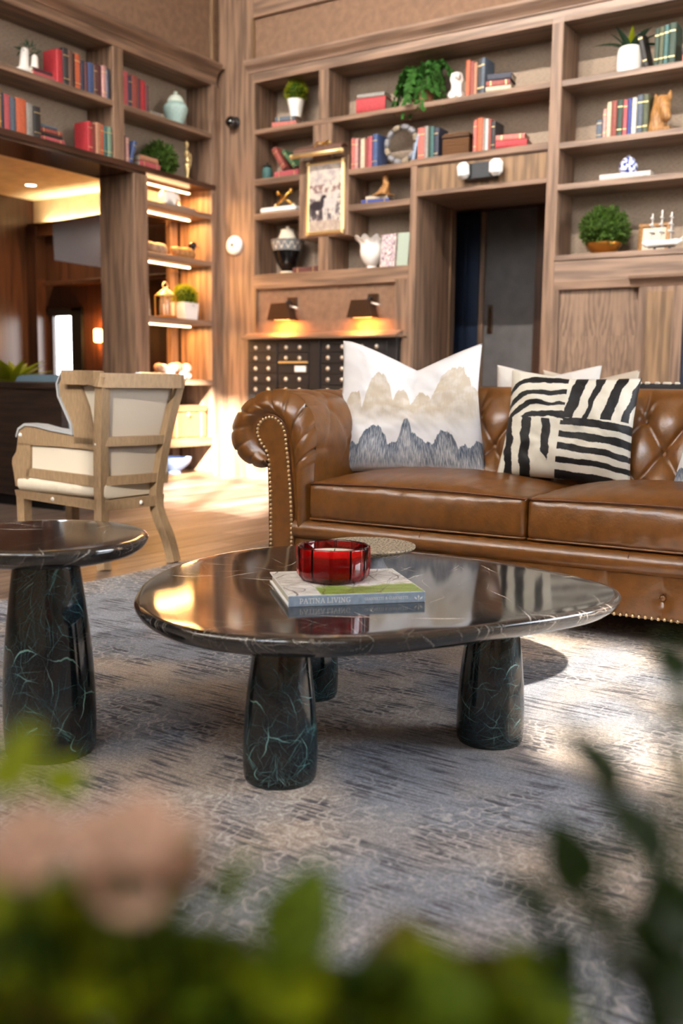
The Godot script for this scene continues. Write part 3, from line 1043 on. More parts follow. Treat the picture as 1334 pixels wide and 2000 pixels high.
func left_wall() -> void:
	var z1 := 4.6
	var root := Node3D.new()
	root.name = "wall_left"
	add_child(root)
	root.set_meta("kind", "structure")
	slab("wall_section", Vector3(-0.52, 2.68, -0.3), Vector3(-0.325, 7.0, 9.0), M.walnut_y, root, 0)
	slab("wall_section", Vector3(-0.52, 0.0, z1), Vector3(-0.0, 2.68, 9.0), M.walnut_y, root, 0)
	slab("frieze_panel", Vector3(-0.325, 3.70, 0.0), Vector3(-0.03, 7.0, 9.0), M.suede_panel, root, 0)
	slab("edge_bead", Vector3(-0.03, 3.79, 0.085), Vector3(0.004, 7.0, 0.115), M.ash_y, root)
	# --- upper bookcase over the opening
	var b := thing("bookcase", "walnut built-in bookcase running high over the lounge opening", "bookcase", Vector3.ZERO)
	slab("back_panel", Vector3(-0.325, 2.70, 0.1), Vector3(-0.307, 3.62, z1), M.grasscloth, b, 0)
	slab("top_panel", Vector3(-0.307, 3.615, 0.05), Vector3(0, 3.65, z1), M.walnut_z, b)
	cornice(b, false, 0.045, z1, -0.002, 3.615, M.walnut_z)
	slab("shelf", Vector3(-0.307, 3.140, 0.12), Vector3(0, 3.185, z1), M.walnut_z, b)
	slab("shelf", Vector3(-0.46, 2.682, 0.07), Vector3(0.004, 2.728, z1), M.dark_walnut_z, b)
	slab("soffit", Vector3(-0.46, 2.655, 0.975), Vector3(-0.006, 2.682, z1), M.gloss_walnut_z, b)
	slab("divider", Vector3(-0.307, 2.728, 1.235), Vector3(0.003, 3.612, 1.352), M.walnut_y, b)
	slab("side_panel", Vector3(-0.307, 2.728, 0.105), Vector3(-0.002, 3.615, 0.123), M.walnut_y, b)
	slab("stile", Vector3(-0.307, 0.0, 0.0), Vector3(0.0, 3.615, 0.105), M.walnut_y, b)
	# --- lit shelves
	var c := thing("display_shelves", "open walnut display shelves with lit strips under each board", "shelving", Vector3.ZERO)
	slab("pillar", Vector3(-0.42, 0.0, 0.966), Vector3(0.0, 2.655, 1.127), M.walnut_y, c)
	slab("side_panel", Vector3(-0.40, 0.0, 0.105), Vector3(-0.002, 2.682, 0.125), M.walnut_y, c)
	slab("back_post", Vector3(-0.50, 0.0, 0.105), Vector3(-0.44, 2.682, 0.215), M.walnut_y, c)
	for y in [2.410, 1.978, 1.430]:
		slab("shelf", Vector3(-0.40, y, 0.125), Vector3(-0.004, y + 0.048, 0.966), M.walnut_z, c)
	slab("counter", Vector3(-0.44, 0.875, 0.125), Vector3(0.006, 0.925, 0.966), M.walnut_z, c)
	slab("shelf", Vector3(-0.40, 0.305, 0.125), Vector3(-0.002, 0.385, 0.966), M.ash_z, c)
	slab("base", Vector3(-0.42, 0.0, 0.105), Vector3(0.0, 0.055, 0.966), M.ash_z, c)
	for y in [2.655, 2.410, 1.978, 1.430]:
		slab("led_lamp_strip", Vector3(-0.215, y - 0.014, 0.215), Vector3(-0.187, y - 0.001, 0.93), M.led_lamp, c, 0.004)
		area("led_light", Vector3(-0.2, y - 0.02, 0.57), Vector3.DOWN, 0.71, 0.026, 0.9, Color(1.0, 0.72, 0.42))

func lounge() -> void:
	# the darker room seen through the opening in the left wall
	var X := -2.95
	var Z := -0.28
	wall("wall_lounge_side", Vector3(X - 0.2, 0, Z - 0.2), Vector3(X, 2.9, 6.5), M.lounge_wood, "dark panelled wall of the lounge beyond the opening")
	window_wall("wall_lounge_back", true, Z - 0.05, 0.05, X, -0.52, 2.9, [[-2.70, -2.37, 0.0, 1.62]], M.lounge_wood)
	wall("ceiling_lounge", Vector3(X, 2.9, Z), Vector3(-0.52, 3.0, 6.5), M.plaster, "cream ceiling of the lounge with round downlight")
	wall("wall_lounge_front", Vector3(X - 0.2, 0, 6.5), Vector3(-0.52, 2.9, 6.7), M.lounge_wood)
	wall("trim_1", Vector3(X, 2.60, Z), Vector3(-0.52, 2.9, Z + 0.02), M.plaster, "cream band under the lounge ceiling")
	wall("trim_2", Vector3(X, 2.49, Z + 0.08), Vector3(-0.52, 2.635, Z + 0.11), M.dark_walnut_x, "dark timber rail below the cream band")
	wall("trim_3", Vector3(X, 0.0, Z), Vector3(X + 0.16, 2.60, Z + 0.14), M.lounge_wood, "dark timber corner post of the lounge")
	var d := Node3D.new()
	d.name = "door_2"
	add_child(d)
	d.set_meta("kind", "structure")
	slab("door_frame", Vector3(-2.37, 0, Z - 0.05), Vector3(-2.20, 1.70, Z + 0.03), M.black_metal, d)
	slab("door_frame", Vector3(-2.74, 1.62, Z - 0.05), Vector3(-2.20, 1.70, Z + 0.03), M.black_metal, d)
	slab("glass_pane", Vector3(-2.70, 0.02, Z - 0.04), Vector3(-2.37, 1.62, Z - 0.034), M.window_glass, d, 0)
	# downlight
	var l := thing("downlight", "round recessed downlight in the cream lounge ceiling", "light", Vector3(-2.237, 2.9, 0.359))
	obj("trim_ring", lathe(v2([0.052, -0.004, 0.058, -0.006, 0.066, -0.002, 0.066, 0.002]), 24), M.white_plastic, l)
	obj("down_lamp", lathe(v2([0.0, -0.005, 0.052, -0.004]), 24), M.down_lamp, l)
	spot("downlight_light", Vector3(-2.237, 2.885, 0.359), Vector3.DOWN, 2.5, Color(1.0, 0.86, 0.66), 70.0)
	# unseen light strip behind the timber rail, placed to wash the ceiling
	slab("cove_lamp", Vector3(X + 0.3, 2.58, Z + 0.025), Vector3(-0.6, 2.592, Z + 0.045), M.led_lamp, tag(thing("unseen_cove_light", "unseen warm light strip behind the dark rail, lighting the ceiling", "light"), "", ""))
	area("cove_area_light", Vector3(-1.7, 2.60, Z + 0.045), Vector3(0.0, 1, 0.2).normalized(), 0.03, 2.1, 1.1, Color(1.0, 0.86, 0.66))
	# glossy timber panel, shaped and angled to catch a reflection of the windows
	var hood := struct("trim_4", prism(v2([-0.225, 0.168, 0.44, 0.303, 0.431, -0.276, -0.215, -0.191]), -0.05, 0.0), M.gloss_walnut_z, Vector3(-1.291, 2.245, 0.609), "glossy dark timber panel beyond the pillar, angled to reflect the windows")
	hood.basis = Basis(Vector3(0.722, 0, -0.692), Vector3.UP, Vector3(0.692, 0, 0.722))
	for hx in [0.25, 0.40]:
		bar("hanger", Vector3(hx, 0.22, -0.025), Vector3(hx, 0.66, -0.025), 0.012, 0.012, M.black_metal, hood)
	# ledge under it
	slab("ledge_board", Vector3(-2.667, 1.94, Z), Vector3(-0.55, 1.985, Z + 0.16), M.gloss_walnut_z, thing("wall_ledge", "thin glossy ledge on the lounge wall under the glossy panel", "shelf"))
	# wall lamp whose glow shows beside the pillar
	var s := thing("wall_lamp", "small glowing wall lamp on the dark lounge wall", "lamp", Vector3(-1.90, 1.39, Z + 0.0))
	obj("backplate", box(0.07, 0.16, 0.015), M.bronze, s, Vector3(0, 0, 0.0075))
	obj("lamp_shade", lathe(v2([0.03, -0.07, 0.045, -0.06, 0.045, 0.06, 0.03, 0.07]), 20), M.bulb_lamp, s, Vector3(0, 0, 0.07))
	omni("wall_lamp_light", Vector3(-1.90, 1.39, Z + 0.07), 0.35, Color(1.0, 0.68, 0.34))

func corridor() -> void:
	var Z := -1.2
	var root := Node3D.new()
	root.name = "wall_corridor"
	add_child(root)
	root.set_meta("kind", "structure")
	slab("wall_section", Vector3(2.19, -0.1, Z - 0.1), Vector3(3.4, 2.6, Z), M.grey_wall, root, 0)
	slab("wall_section", Vector3(3.30, -0.1, Z), Vector3(3.4, 2.6, -0.75), M.grey_wall, root, 0)
	slab("wall_section", Vector3(1.3, -0.1, Z - 0.1), Vector3(1.4, 2.6, -0.56), M.grey_wall, root, 0)
	slab("trim_post", Vector3(2.145, -0.1, Z - 0.1), Vector3(2.192, 2.6, Z + 0.03), M.walnut_y, root)
	slab("trim_post", Vector3(2.70, 0, Z), Vector3(2.78, 2.6, Z + 0.05), M.dark_walnut_y, root)
	slab("corridor_ceiling", Vector3(1.3, 2.5, Z - 0.1), Vector3(3.4, 2.6, -0.56), M.dark_walnut_x, root, 0)
	var d := Node3D.new()
	d.name = "door_1"
	add_child(d)
	d.set_meta("kind", "structure")
	d.set_meta("label", "navy boarded door deep in the dark corridor")
	slab("door_leaf", Vector3(1.35, -0.1, Z - 0.08), Vector3(2.15, 2.55, Z - 0.02), M.navy, d, 0)
	for i in 5:
		slab("board", Vector3(1.405 + i * 0.148, 0.01, Z - 0.02), Vector3(1.405 + i * 0.148 + 0.135, 2.49, Z), M.navy, d, 0.008)
	var p := thing("push_plate", "dark upright plate fixed on the grey corridor wall", "plate", Vector3(2.255, 1.52, Z))
	obj("plate", box(0.055, 0.26, 0.012, 0.004), M.bronze, p, Vector3(0, 0, 0.006))
	obj("handle", tube(curve3([Vector3(0, -0.09, 0.012), Vector3(0, -0.08, 0.04), Vector3(0, 0.08, 0.04), Vector3(0, 0.09, 0.012)]), 0.008), M.bronze, p)

# ---------------------------------------------------------------- makers shared by many things
# smooth union of tapered capsules [p, q, r0, r1], meshed as surface nets
func blob(bones: Array, cell: float, k := 0.012) -> ArrayMesh:
	var lo := Vector3.INF
	var hi := -Vector3.INF
	for b in bones:
		var r: float = maxf(b[2], b[3])
		for e in [b[0], b[1]]:
			lo = lo.min(e - Vector3.ONE * r)
			hi = hi.max(e + Vector3.ONE * r)
	lo -= Vector3.ONE * cell * 2.0
	hi += Vector3.ONE * cell * 2.0
	var n := Vector3i(((hi - lo) / cell).ceil()) + Vector3i.ONE
	var f := PackedFloat32Array()
	f.resize(n.x * n.y * n.z)
	var i := 0
	for z in n.z:
		for y in n.y:
			for x in n.x:
				var p := lo + Vector3(x, y, z) * cell
				var s := 0.0
				for b in bones:
					var ab: Vector3 = b[1] - b[0]
					var t := 0.0
					var l2 := ab.length_squared()
					if l2 > 0.0: t = clampf((p - b[0]).dot(ab) / l2, 0.0, 1.0)
					s += exp(-(p.distance_to(b[0] + ab * t) - lerpf(b[2], b[3], t)) / k)
				f[i] = -k * log(maxf(s, 1e-30))
				i += 1
	var st := SurfaceTool.new()
	st.begin(Mesh.PRIMITIVE_TRIANGLES)
	st.set_smooth_group(0)
	var ids := PackedInt32Array()
	ids.resize(f.size())
	ids.fill(-1)
	var count := 0
	var sx := 1
	var sy := n.x
	var sz := n.x * n.y
	var corners := [0, sx, sy, sx + sy, sz, sx + sz, sy + sz, sx + sy + sz]
	var offs := [Vector3(0, 0, 0), Vector3(1, 0, 0), Vector3(0, 1, 0), Vector3(1, 1, 0), Vector3(0, 0, 1), Vector3(1, 0, 1), Vector3(0, 1, 1), Vector3(1, 1, 1)]
	var edges := [[0, 1], [2, 3], [4, 5], [6, 7], [0, 2], [1, 3], [4, 6], [5, 7], [0, 4], [1, 5], [2, 6], [3, 7]]
	for z in n.z - 1:
		for y in n.y - 1:
			for x in n.x - 1:
				var at := x + y * sy + z * sz
				var inside := 0
				for c in corners:
					if f[at + c] < 0.0: inside += 1
				if inside == 0 or inside == 8: continue
				var sum := Vector3.ZERO
				var m := 0
				for e in edges:
					var a := f[at + corners[e[0]]]
					var b := f[at + corners[e[1]]]
					if (a < 0.0) != (b < 0.0):
						sum += offs[e[0]].lerp(offs[e[1]], a / (a - b))
						m += 1
				st.add_vertex(lo + (Vector3(x, y, z) + sum / m) * cell)
				ids[at] = count
				count += 1
	for z in range(1, n.z - 1):
		for y in range(1, n.y - 1):
			for x in range(1, n.x - 1):
				var at := x + y * sy + z * sz
				for ax in 3:
					var d: int = [sx, sy, sz][ax]
					var u: int = [sy, sz, sx][ax]
					var v: int = [sz, sx, sy][ax]
					if (f[at] < 0.0) == (f[at + d] < 0.0): continue
					var q := [ids[at - u - v], ids[at - v], ids[at], ids[at - u]]
					if q.min() < 0: continue
					if f[at] < 0.0: q.reverse()
					for j in [0, 1, 2, 0, 2, 3]:
						st.add_index(q[j])
	st.generate_normals()
	return st.commit()

func leaf_mesh(ln: float, w: float, curl: float, fold := 0.25, blunt := 0.5) -> ArrayMesh:
	return grid(4, 8, func(u: float, v: float) -> Vector3:
		var s := u * 2.0 - 1.0
		var half := w * 0.5 * pow(sin(PI * clampf(pow(v, blunt + 0.25), 0.0, 1.0)), 0.8)
		return Vector3(s * half, v * ln, -curl * v * v * ln + absf(s) * half * fold))

func aim(p: Vector3, dir: Vector3, roll := 0.0, sc := 1.0) -> Transform3D:
	var y := dir.normalized()
	var ref := Vector3.UP if absf(y.y) < 0.95 else Vector3.RIGHT
	var x := y.cross(ref).normalized()
	var b := Basis(x, y, x.cross(y)) * Basis(Vector3.UP, roll)
	return Transform3D(b.scaled(Vector3.ONE * sc) if sc != 1.0 else b, p)

# leaves set all over a ball
func leafy(n: String, par: Node, c: Vector3, r: Vector3, count: int, leaf: Mesh, m: Material, sd: int, spread := 0.7) -> void:
	var g := RandomNumberGenerator.new()
	g.seed = sd
	var where := []
	for i in count:
		var d := Vector3(g.randfn(), g.randfn(), g.randfn()).normalized()
		var p := c + d * r * g.randf_range(0.72, 0.98)
		var dir := (d + Vector3(g.randfn(), g.randfn() + 0.3, g.randfn()) * spread * 0.6).normalized()
		where.append(aim(p, dir, g.randf() * TAU, g.randf_range(0.75, 1.25)))
	many(n, leaf, m, par, where)

func lump(r: Vector3, c := Vector3.ZERO, sd := 1, rough := 0.12) -> ArrayMesh:
	var n := noise(2.2 / maxf(r.x, 0.01) * 0.5, 3, sd)
	return grid(20, 12, func(u: float, v: float) -> Vector3:
		var a := -u * TAU
		var b := (v - 0.5) * PI
		var d := Vector3(cos(a) * cos(b), sin(b), -sin(a) * cos(b))
		return c + d * r * (1.0 + rough * n.get_noise_3dv(d * r)))

# ---------------------------------------------------------------- books
var BOOK := {}
const HUES := {
	"orange": Color(0.80, 0.33, 0.17), "brick red": Color(0.55, 0.20, 0.16), "tan": Color(0.70, 0.47, 0.34), "charcoal": Color(0.10, 0.10, 0.12), "slate blue": Color(0.25, 0.32, 0.40),
	"salmon": Color(0.78, 0.38, 0.34), "pale pink": Color(0.80, 0.58, 0.56), "maroon": Color(0.28, 0.09, 0.12), "cream": Color(0.84, 0.78, 0.67), "rose": Color(0.72, 0.26, 0.30), "blue": Color(0.16, 0.27, 0.50),
	"navy": Color(0.07, 0.10, 0.20), "light blue": Color(0.55, 0.66, 0.80), "grey": Color(0.55, 0.54, 0.52), "forest green": Color(0.08, 0.20, 0.15), "teal": Color(0.14, 0.36, 0.36), "white": Color(0.88, 0.87, 0.85),
	"black": Color(0.045, 0.045, 0.05), "olive": Color(0.24, 0.29, 0.18), "crimson": Color(0.70, 0.07, 0.12), "royal blue": Color(0.13, 0.22, 0.58), "brown": Color(0.34, 0.20, 0.14), "mustard": Color(0.74, 0.52, 0.22), "sage green": Color(0.45, 0.58, 0.48), "green": Color(0.15, 0.33, 0.17),
}
const NTH := ["first", "second", "third", "fourth", "fifth", "sixth", "seventh", "eighth", "ninth", "tenth", "eleventh", "twelfth", "thirteenth", "fourteenth"]

func book_meshes() -> void:
	var cov := v2([-.5, -1, -.5, -.05, -.42, -.015, -.2, 0, .2, 0, .42, -.015, .5, -.05, .5, -1, .4, -1, .4, -.07, -.4, -.07, -.4, -1])
	var st := begin()
	add_prism(st, cov, -1.0, 0.0)
	var up := begin()
	up.append_from(finish(st), 0, Transform3D(Basis(Vector3.RIGHT, PI / 2), Vector3.ZERO))
	BOOK.cover = up.commit()
	st = begin()
	add_box(st, Vector3(0, 0.5, -0.515), Vector3(0.80, 0.96, 0.89))
	BOOK.pages = finish(st)
	st = begin()
	for y in [0.80, 0.16]:
		add_box(st, Vector3(0, y, -0.012), Vector3(0.86, 0.022, 0.05))
	BOOK.band = finish(st)

func hue_mat(h: String) -> StandardMaterial3D:
	var key := "cover_" + h.replace(" ", "_")
	if not M.has(key):
		tri_map(mat(key, HUES[h].lerp(Color(0.62, 0.58, 0.54), 0.20), 0.6), T.suede, Vector3(3, 3, 3))
	return M[key]

# origin: middle of the foot of the spine; the spine looks along +z
func book(w: float, h: float, d: float, hue: String, label: String, group: String) -> Node3D:
	var t := thing("book", label, "book", Vector3.ZERO, 0.0, group)
	obj("cover", BOOK.cover, hue_mat(hue), t, Vector3.ZERO, Vector3.ZERO, Vector3(w, h, d))
	obj("pages", BOOK.pages, M.paper, t, Vector3.ZERO, Vector3.ZERO, Vector3(w, h, d))
	if w > 0.026 and rng.randf() < 0.55:
		obj("spine_band", BOOK.band, M.pale_brass, t, Vector3.ZERO, Vector3.ZERO, Vector3(w, h, d))
	return t

# a row of upright books along a shelf. side: 0 back wall (at = x), 1 left wall (at = z, running towards smaller z)
func row(side: int, at: float, y: float, items: Array, place: String, group: String) -> void:
	var i := 0
	for it in items:
		var w: float = it[0]
		var d := rng.randf_range(0.15, 0.19)
		var lab := "%s book, %s in the row %s" % [it[2], NTH[i], place]
		var b := book(w - 0.001, it[1], d, it[2], lab, group)
		var set := rng.randf_range(0.004, 0.016)
		if side == 0:
			b.position = Vector3(at + w * 0.5, y, -set)
		else:
			b.position = Vector3(-set, y, at - w * 0.5)
			b.rotation_degrees.y = 90.0
		if it.size() > 3:   # leaning: turn about the lower corner it leans on
			var a := deg_to_rad(it[3])
			b.basis = b.basis * Basis(Vector3.BACK, a)
			b.position.y += absf(sin(a)) * w * 0.5
			w += absf(sin(a)) * it[1] * 0.55
		at += w if side == 0 else -w
		i += 1

# books lying one on another, from the lowest up; spines to the room
func stack(side: int, at: float, y: float, items: Array, place: String, group: String, turn := 0.0, set := 0.02) -> float:
	var i := 0
	for it in items:
		var ln: float = it[0]
		var th: float = it[1]
		var b := book(th, ln, it[4] if it.size() > 4 else 0.17, it[2], "%s book lying %s %s" % [it[2], ["flat", "second from the bottom", "third from the bottom", "on top"][i] if items.size() < 3 or i < items.size() - 1 else "on top", place], group)
		if items.size() == 1: b.set_meta("label", "%s book lying flat %s" % [it[2], place])
		elif i == 0: b.set_meta("label", "%s book lying lowest of those %s" % [it[2], place])
		elif i == items.size() - 1: b.set_meta("label", "%s book lying uppermost of those %s" % [it[2], place])
		var c: float = at + (it[3] if it.size() > 3 else 0.0)
		b.basis = Basis(Vector3.UP, deg_to_rad((90.0 if side == 1 else 0.0) + turn)) * Basis(Vector3.BACK, PI / 2)
		if side == 0:
			b.position = Vector3(c + ln, y + th * 0.5, -set)
		else:
			b.position = Vector3(-set, y + th * 0.5, c - ln)
		y += th
		i += 1
	return y

# ---------------------------------------------------------------- what stands on the shelves
func shelf_books() -> void:
	book_meshes()
	rng.seed = 21
	var g := "books on the top shelf of the back wall"
	stack(0, 0.595, 3.19, [[0.24, 0.042, "salmon"], [0.19, 0.045, "slate blue", 0.03]], "under the small round topiary in the left bay", g, 12.0, 0.05)
	stack(0, 1.50, 3.19, [[0.27, 0.115, "crimson", 0.0, 0.2], [0.25, 0.035, "grey", 0.01]], "left of the trailing fern", g, 8.0, 0.03)
	row(0, 2.515, 3.19, [[0.036, 0.27, "orange"], [0.037, 0.255, "brick red"], [0.03, 0.24, "tan"], [0.034, 0.26, "charcoal"], [0.034, 0.265, "slate blue"]], "right of the white dog figurine", g)
	stack(0, 2.70, 3.19, [[0.20, 0.036, "cream"], [0.19, 0.044, "brick red", 0.0], [0.19, 0.05, "navy", 0.01]], "at the end of the dog figurine's row", g, 10.0, 0.03)
	g = "books on the second shelf of the back wall"
	stack(0, 0.60, 2.755, [[0.27, 0.055, "rose"]], "under two tipped books beside the picture", g, 0.0, 0.04)
	var b := book(0.052, 0.22, 0.16, "brick red", "red book tipped left on the rose book beside the picture", g)
	b.position = Vector3(0.715, 2.828, -0.03)
	b.rotation_degrees.z = 33.0
	b = book(0.04, 0.21, 0.16, "green", "green book slumped left beside the framed picture", g)
	b.position = Vector3(0.838, 2.826, -0.03)
	b.rotation_degrees.z = 43.0
	row(0, 1.447, 2.737, [[0.034, 0.255, "salmon"], [0.035, 0.25, "pale pink"], [0.024, 0.24, "maroon"], [0.045, 0.24, "cream"], [0.03, 0.235, "brick red"], [0.042, 0.25, "rose"], [0.05, 0.265, "blue"]], "left of the stone ring", g)
	row(0, 2.035, 2.737, [[0.026, 0.22, "light blue", -14.0], [0.07, 0.26, "salmon"], [0.035, 0.265, "grey"], [0.02, 0.262, "forest green"], [0.032, 0.255, "teal"], [0.042, 0.245, "navy"]], "right of the stone ring", g)
	row(0, 2.60, 2.750, [[0.03, 0.24, "salmon"], [0.052, 0.255, "orange"], [0.022, 0.245, "grey"], [0.024, 0.24, "white"], [0.026, 0.235, "brick red"], [0.034, 0.215, "charcoal"]], "right of the woven basket over the doorway", g)
	stack(0, 2.80, 2.750, [[0.25, 0.055, "crimson"], [0.23, 0.045, "salmon", 0.0]], "over the doorway beside the right post", g, 9.0, 0.03)
	g = "books in the small bays beside the picture"
	stack(0, 1.55, 2.442, [[0.26, 0.032, "royal blue"], [0.20, 0.028, "cream", 0.04]], "under the seated carved figure", g, 6.0, 0.05)
	stack(0, 0.80, 1.90, [[0.27, 0.05, "maroon"]], "behind the tall black urn", g, 0.0, 0.06)
	for i in 2:
		b = thing("picture_book", ["large flowered book standing face out right of white vase", "narrow pale green flowered book beside the post"][i], "book", Vector3([1.80, 1.945][i], 1.90, -0.06), [0.0, 0.0][i], g)
		b.rotation_degrees.x = -6.0
		obj("cover", box([0.145, 0.11][i], [0.28, 0.285][i], 0.008, 0.002), M.floral_paper if i == 0 else M.cover_sage, b, Vector3(0, 0.142, 0.0))
		obj("cover", box([0.145, 0.11][i], [0.28, 0.285][i], 0.008, 0.002), M.floral_paper if i == 0 else M.cover_sage, b, Vector3(0, 0.142, -0.034))
		obj("pages", box([0.135, 0.10][i], [0.265, 0.27][i], 0.026, 0.001), M.paper, b, Vector3(0, 0.142, -0.017))
	g = "books in the right-hand bookcase"
	row(0, 3.93, 3.185, [[0.036, 0.25, "black", 14.0], [0.035, 0.25, "forest green"], [0.033, 0.255, "olive"], [0.033, 0.26, "teal"], [0.05, 0.27, "forest green"]], "right of the spiky potted plant", g)
	stack(0, 4.20, 3.185, [[0.26, 0.045, "salmon"], [0.26, 0.045, "navy"], [0.24, 0.05, "rose", 0.01]], "at the right edge beside the green books", g, 4.0, 0.03)
	row(0, 3.60, 2.734, [[0.05, 0.13, "slate blue"], [0.028, 0.20, "pale pink"], [0.034, 0.245, "cream"], [0.042, 0.25, "brick red"], [0.045, 0.25, "forest green"], [0.033, 0.245, "rose"], [0.03, 0.25, "royal blue"], [0.035, 0.25, "white"], [0.045, 0.265, "slate blue"], [0.04, 0.262, "olive"]], "left of the carved horse head", g)
	stack(0, 3.64, 2.429, [[0.37, 0.042, "white"]], "under the small blue and white jar", g, 3.0, 0.04)
	# left wall
	g = "books on the top shelf of the left wall"
	row(1, 1.925, 3.185, [[0.062, 0.245, "crimson"], [0.056, 0.27, "charcoal"], [0.043, 0.265, "brown"], [0.02, 0.25, "black"], [0.066, 0.262, "orange"], [0.038, 0.225, "navy"], [0.032, 0.222, "maroon"], [0.062, 0.232, "blue"], [0.03, 0.225, "brown"], [0.058, 0.24, "maroon"], [0.046, 0.247, "pale pink"], [0.017, 0.225, "light blue"], [0.023, 0.235, "navy"]], "by the white figurines over the opening", g)
	stack(1, 2.14, 3.185, [[0.20, 0.03, "rose"], [0.18, 0.028, "maroon", 0.0]], "between the white figurines and crimson book", g, 0.0, 0.02)
	row(1, 1.228, 3.185, [[0.066, 0.27, "rose"], [0.036, 0.245, "navy"], [0.073, 0.262, "brick red"], [0.034, 0.25, "maroon"], [0.058, 0.248, "crimson"], [0.028, 0.215, "maroon"]], "left of the pale ginger jar", g)
	stack(1, 0.925, 3.185, [[0.21, 0.035, "grey"]], "beside the pale ginger jar", g, 0.0, 0.03)
	g = "books on the lower shelf of the left wall"
	row(1, 2.512, 2.728, [[0.06, 0.28, "mustard"], [0.024, 0.25, "navy"], [0.056, 0.25, "rose"], [0.055, 0.24, "slate blue"], [0.098, 0.25, "orange"], [0.058, 0.235, "grey"], [0.068, 0.225, "black"]], "at the left edge above the lounge opening", g)
	stack(1, 2.105, 2.728, [[0.25, 0.034, "rose"], [0.23, 0.024, "black", 0.0], [0.23, 0.036, "brick red"], [0.20, 0.024, "slate blue", 0.02]], "between the black and crimson books", g, 0.0, 0.02)
	row(1, 1.622, 2.728, [[0.046, 0.235, "crimson"], [0.042, 0.225, "brick red"], [0.05, 0.245, "tan"], [0.034, 0.24, "orange"], [0.042, 0.235, "teal"], [0.046, 0.24, "sage green"]], "left of the divider above the opening", g)
	row(1, 1.228, 2.728, [[0.028, 0.21, "maroon"], [0.04, 0.20, "pale pink"], [0.035, 0.19, "blue", -17.0]], "left of the leafy ball above the pillar", g)
	stack(1, 1.03, 2.728, [[0.24, 0.052, "rose"], [0.22, 0.045, "tan", 0.0]], "behind the leafy ball above the pillar", g, 0.0, 0.02)
	b = book(0.03, 0.30, 0.18, "cream", "cream book standing against the pillar on a lit shelf", "books on the lit shelves")
	b.position = Vector3(-0.06, 1.478, 0.895)
	b.rotation_degrees = Vector3(0, 90, 0)
	b.basis = b.basis * Basis(Vector3.BACK, deg_to_rad(6.0))
	stack(1, 0.72, 2.458, [[0.40, 0.022, "grey"]], "under the round white pig on a lit shelf", "books on the lit shelves", 0.0, 0.03)

func pot_plant_ball(n: String, label: String, at: Vector3, pot: Mesh, pm: Material, ph: float, r: Vector3, lm: Material, count: int, leaf: Mesh, sd: int) -> Node3D:
	var t := thing(n, label, "plant", at)
	obj("pot", pot, pm, t)
	obj("leaf_core", lump(r * 0.82, Vector3(0, ph + r.y * 0.82, 0), sd), M.leaf_deep, t)
	leafy("foliage", t, Vector3(0, ph + r.y * 0.82, 0), r, count, leaf, lm, sd)
	return t

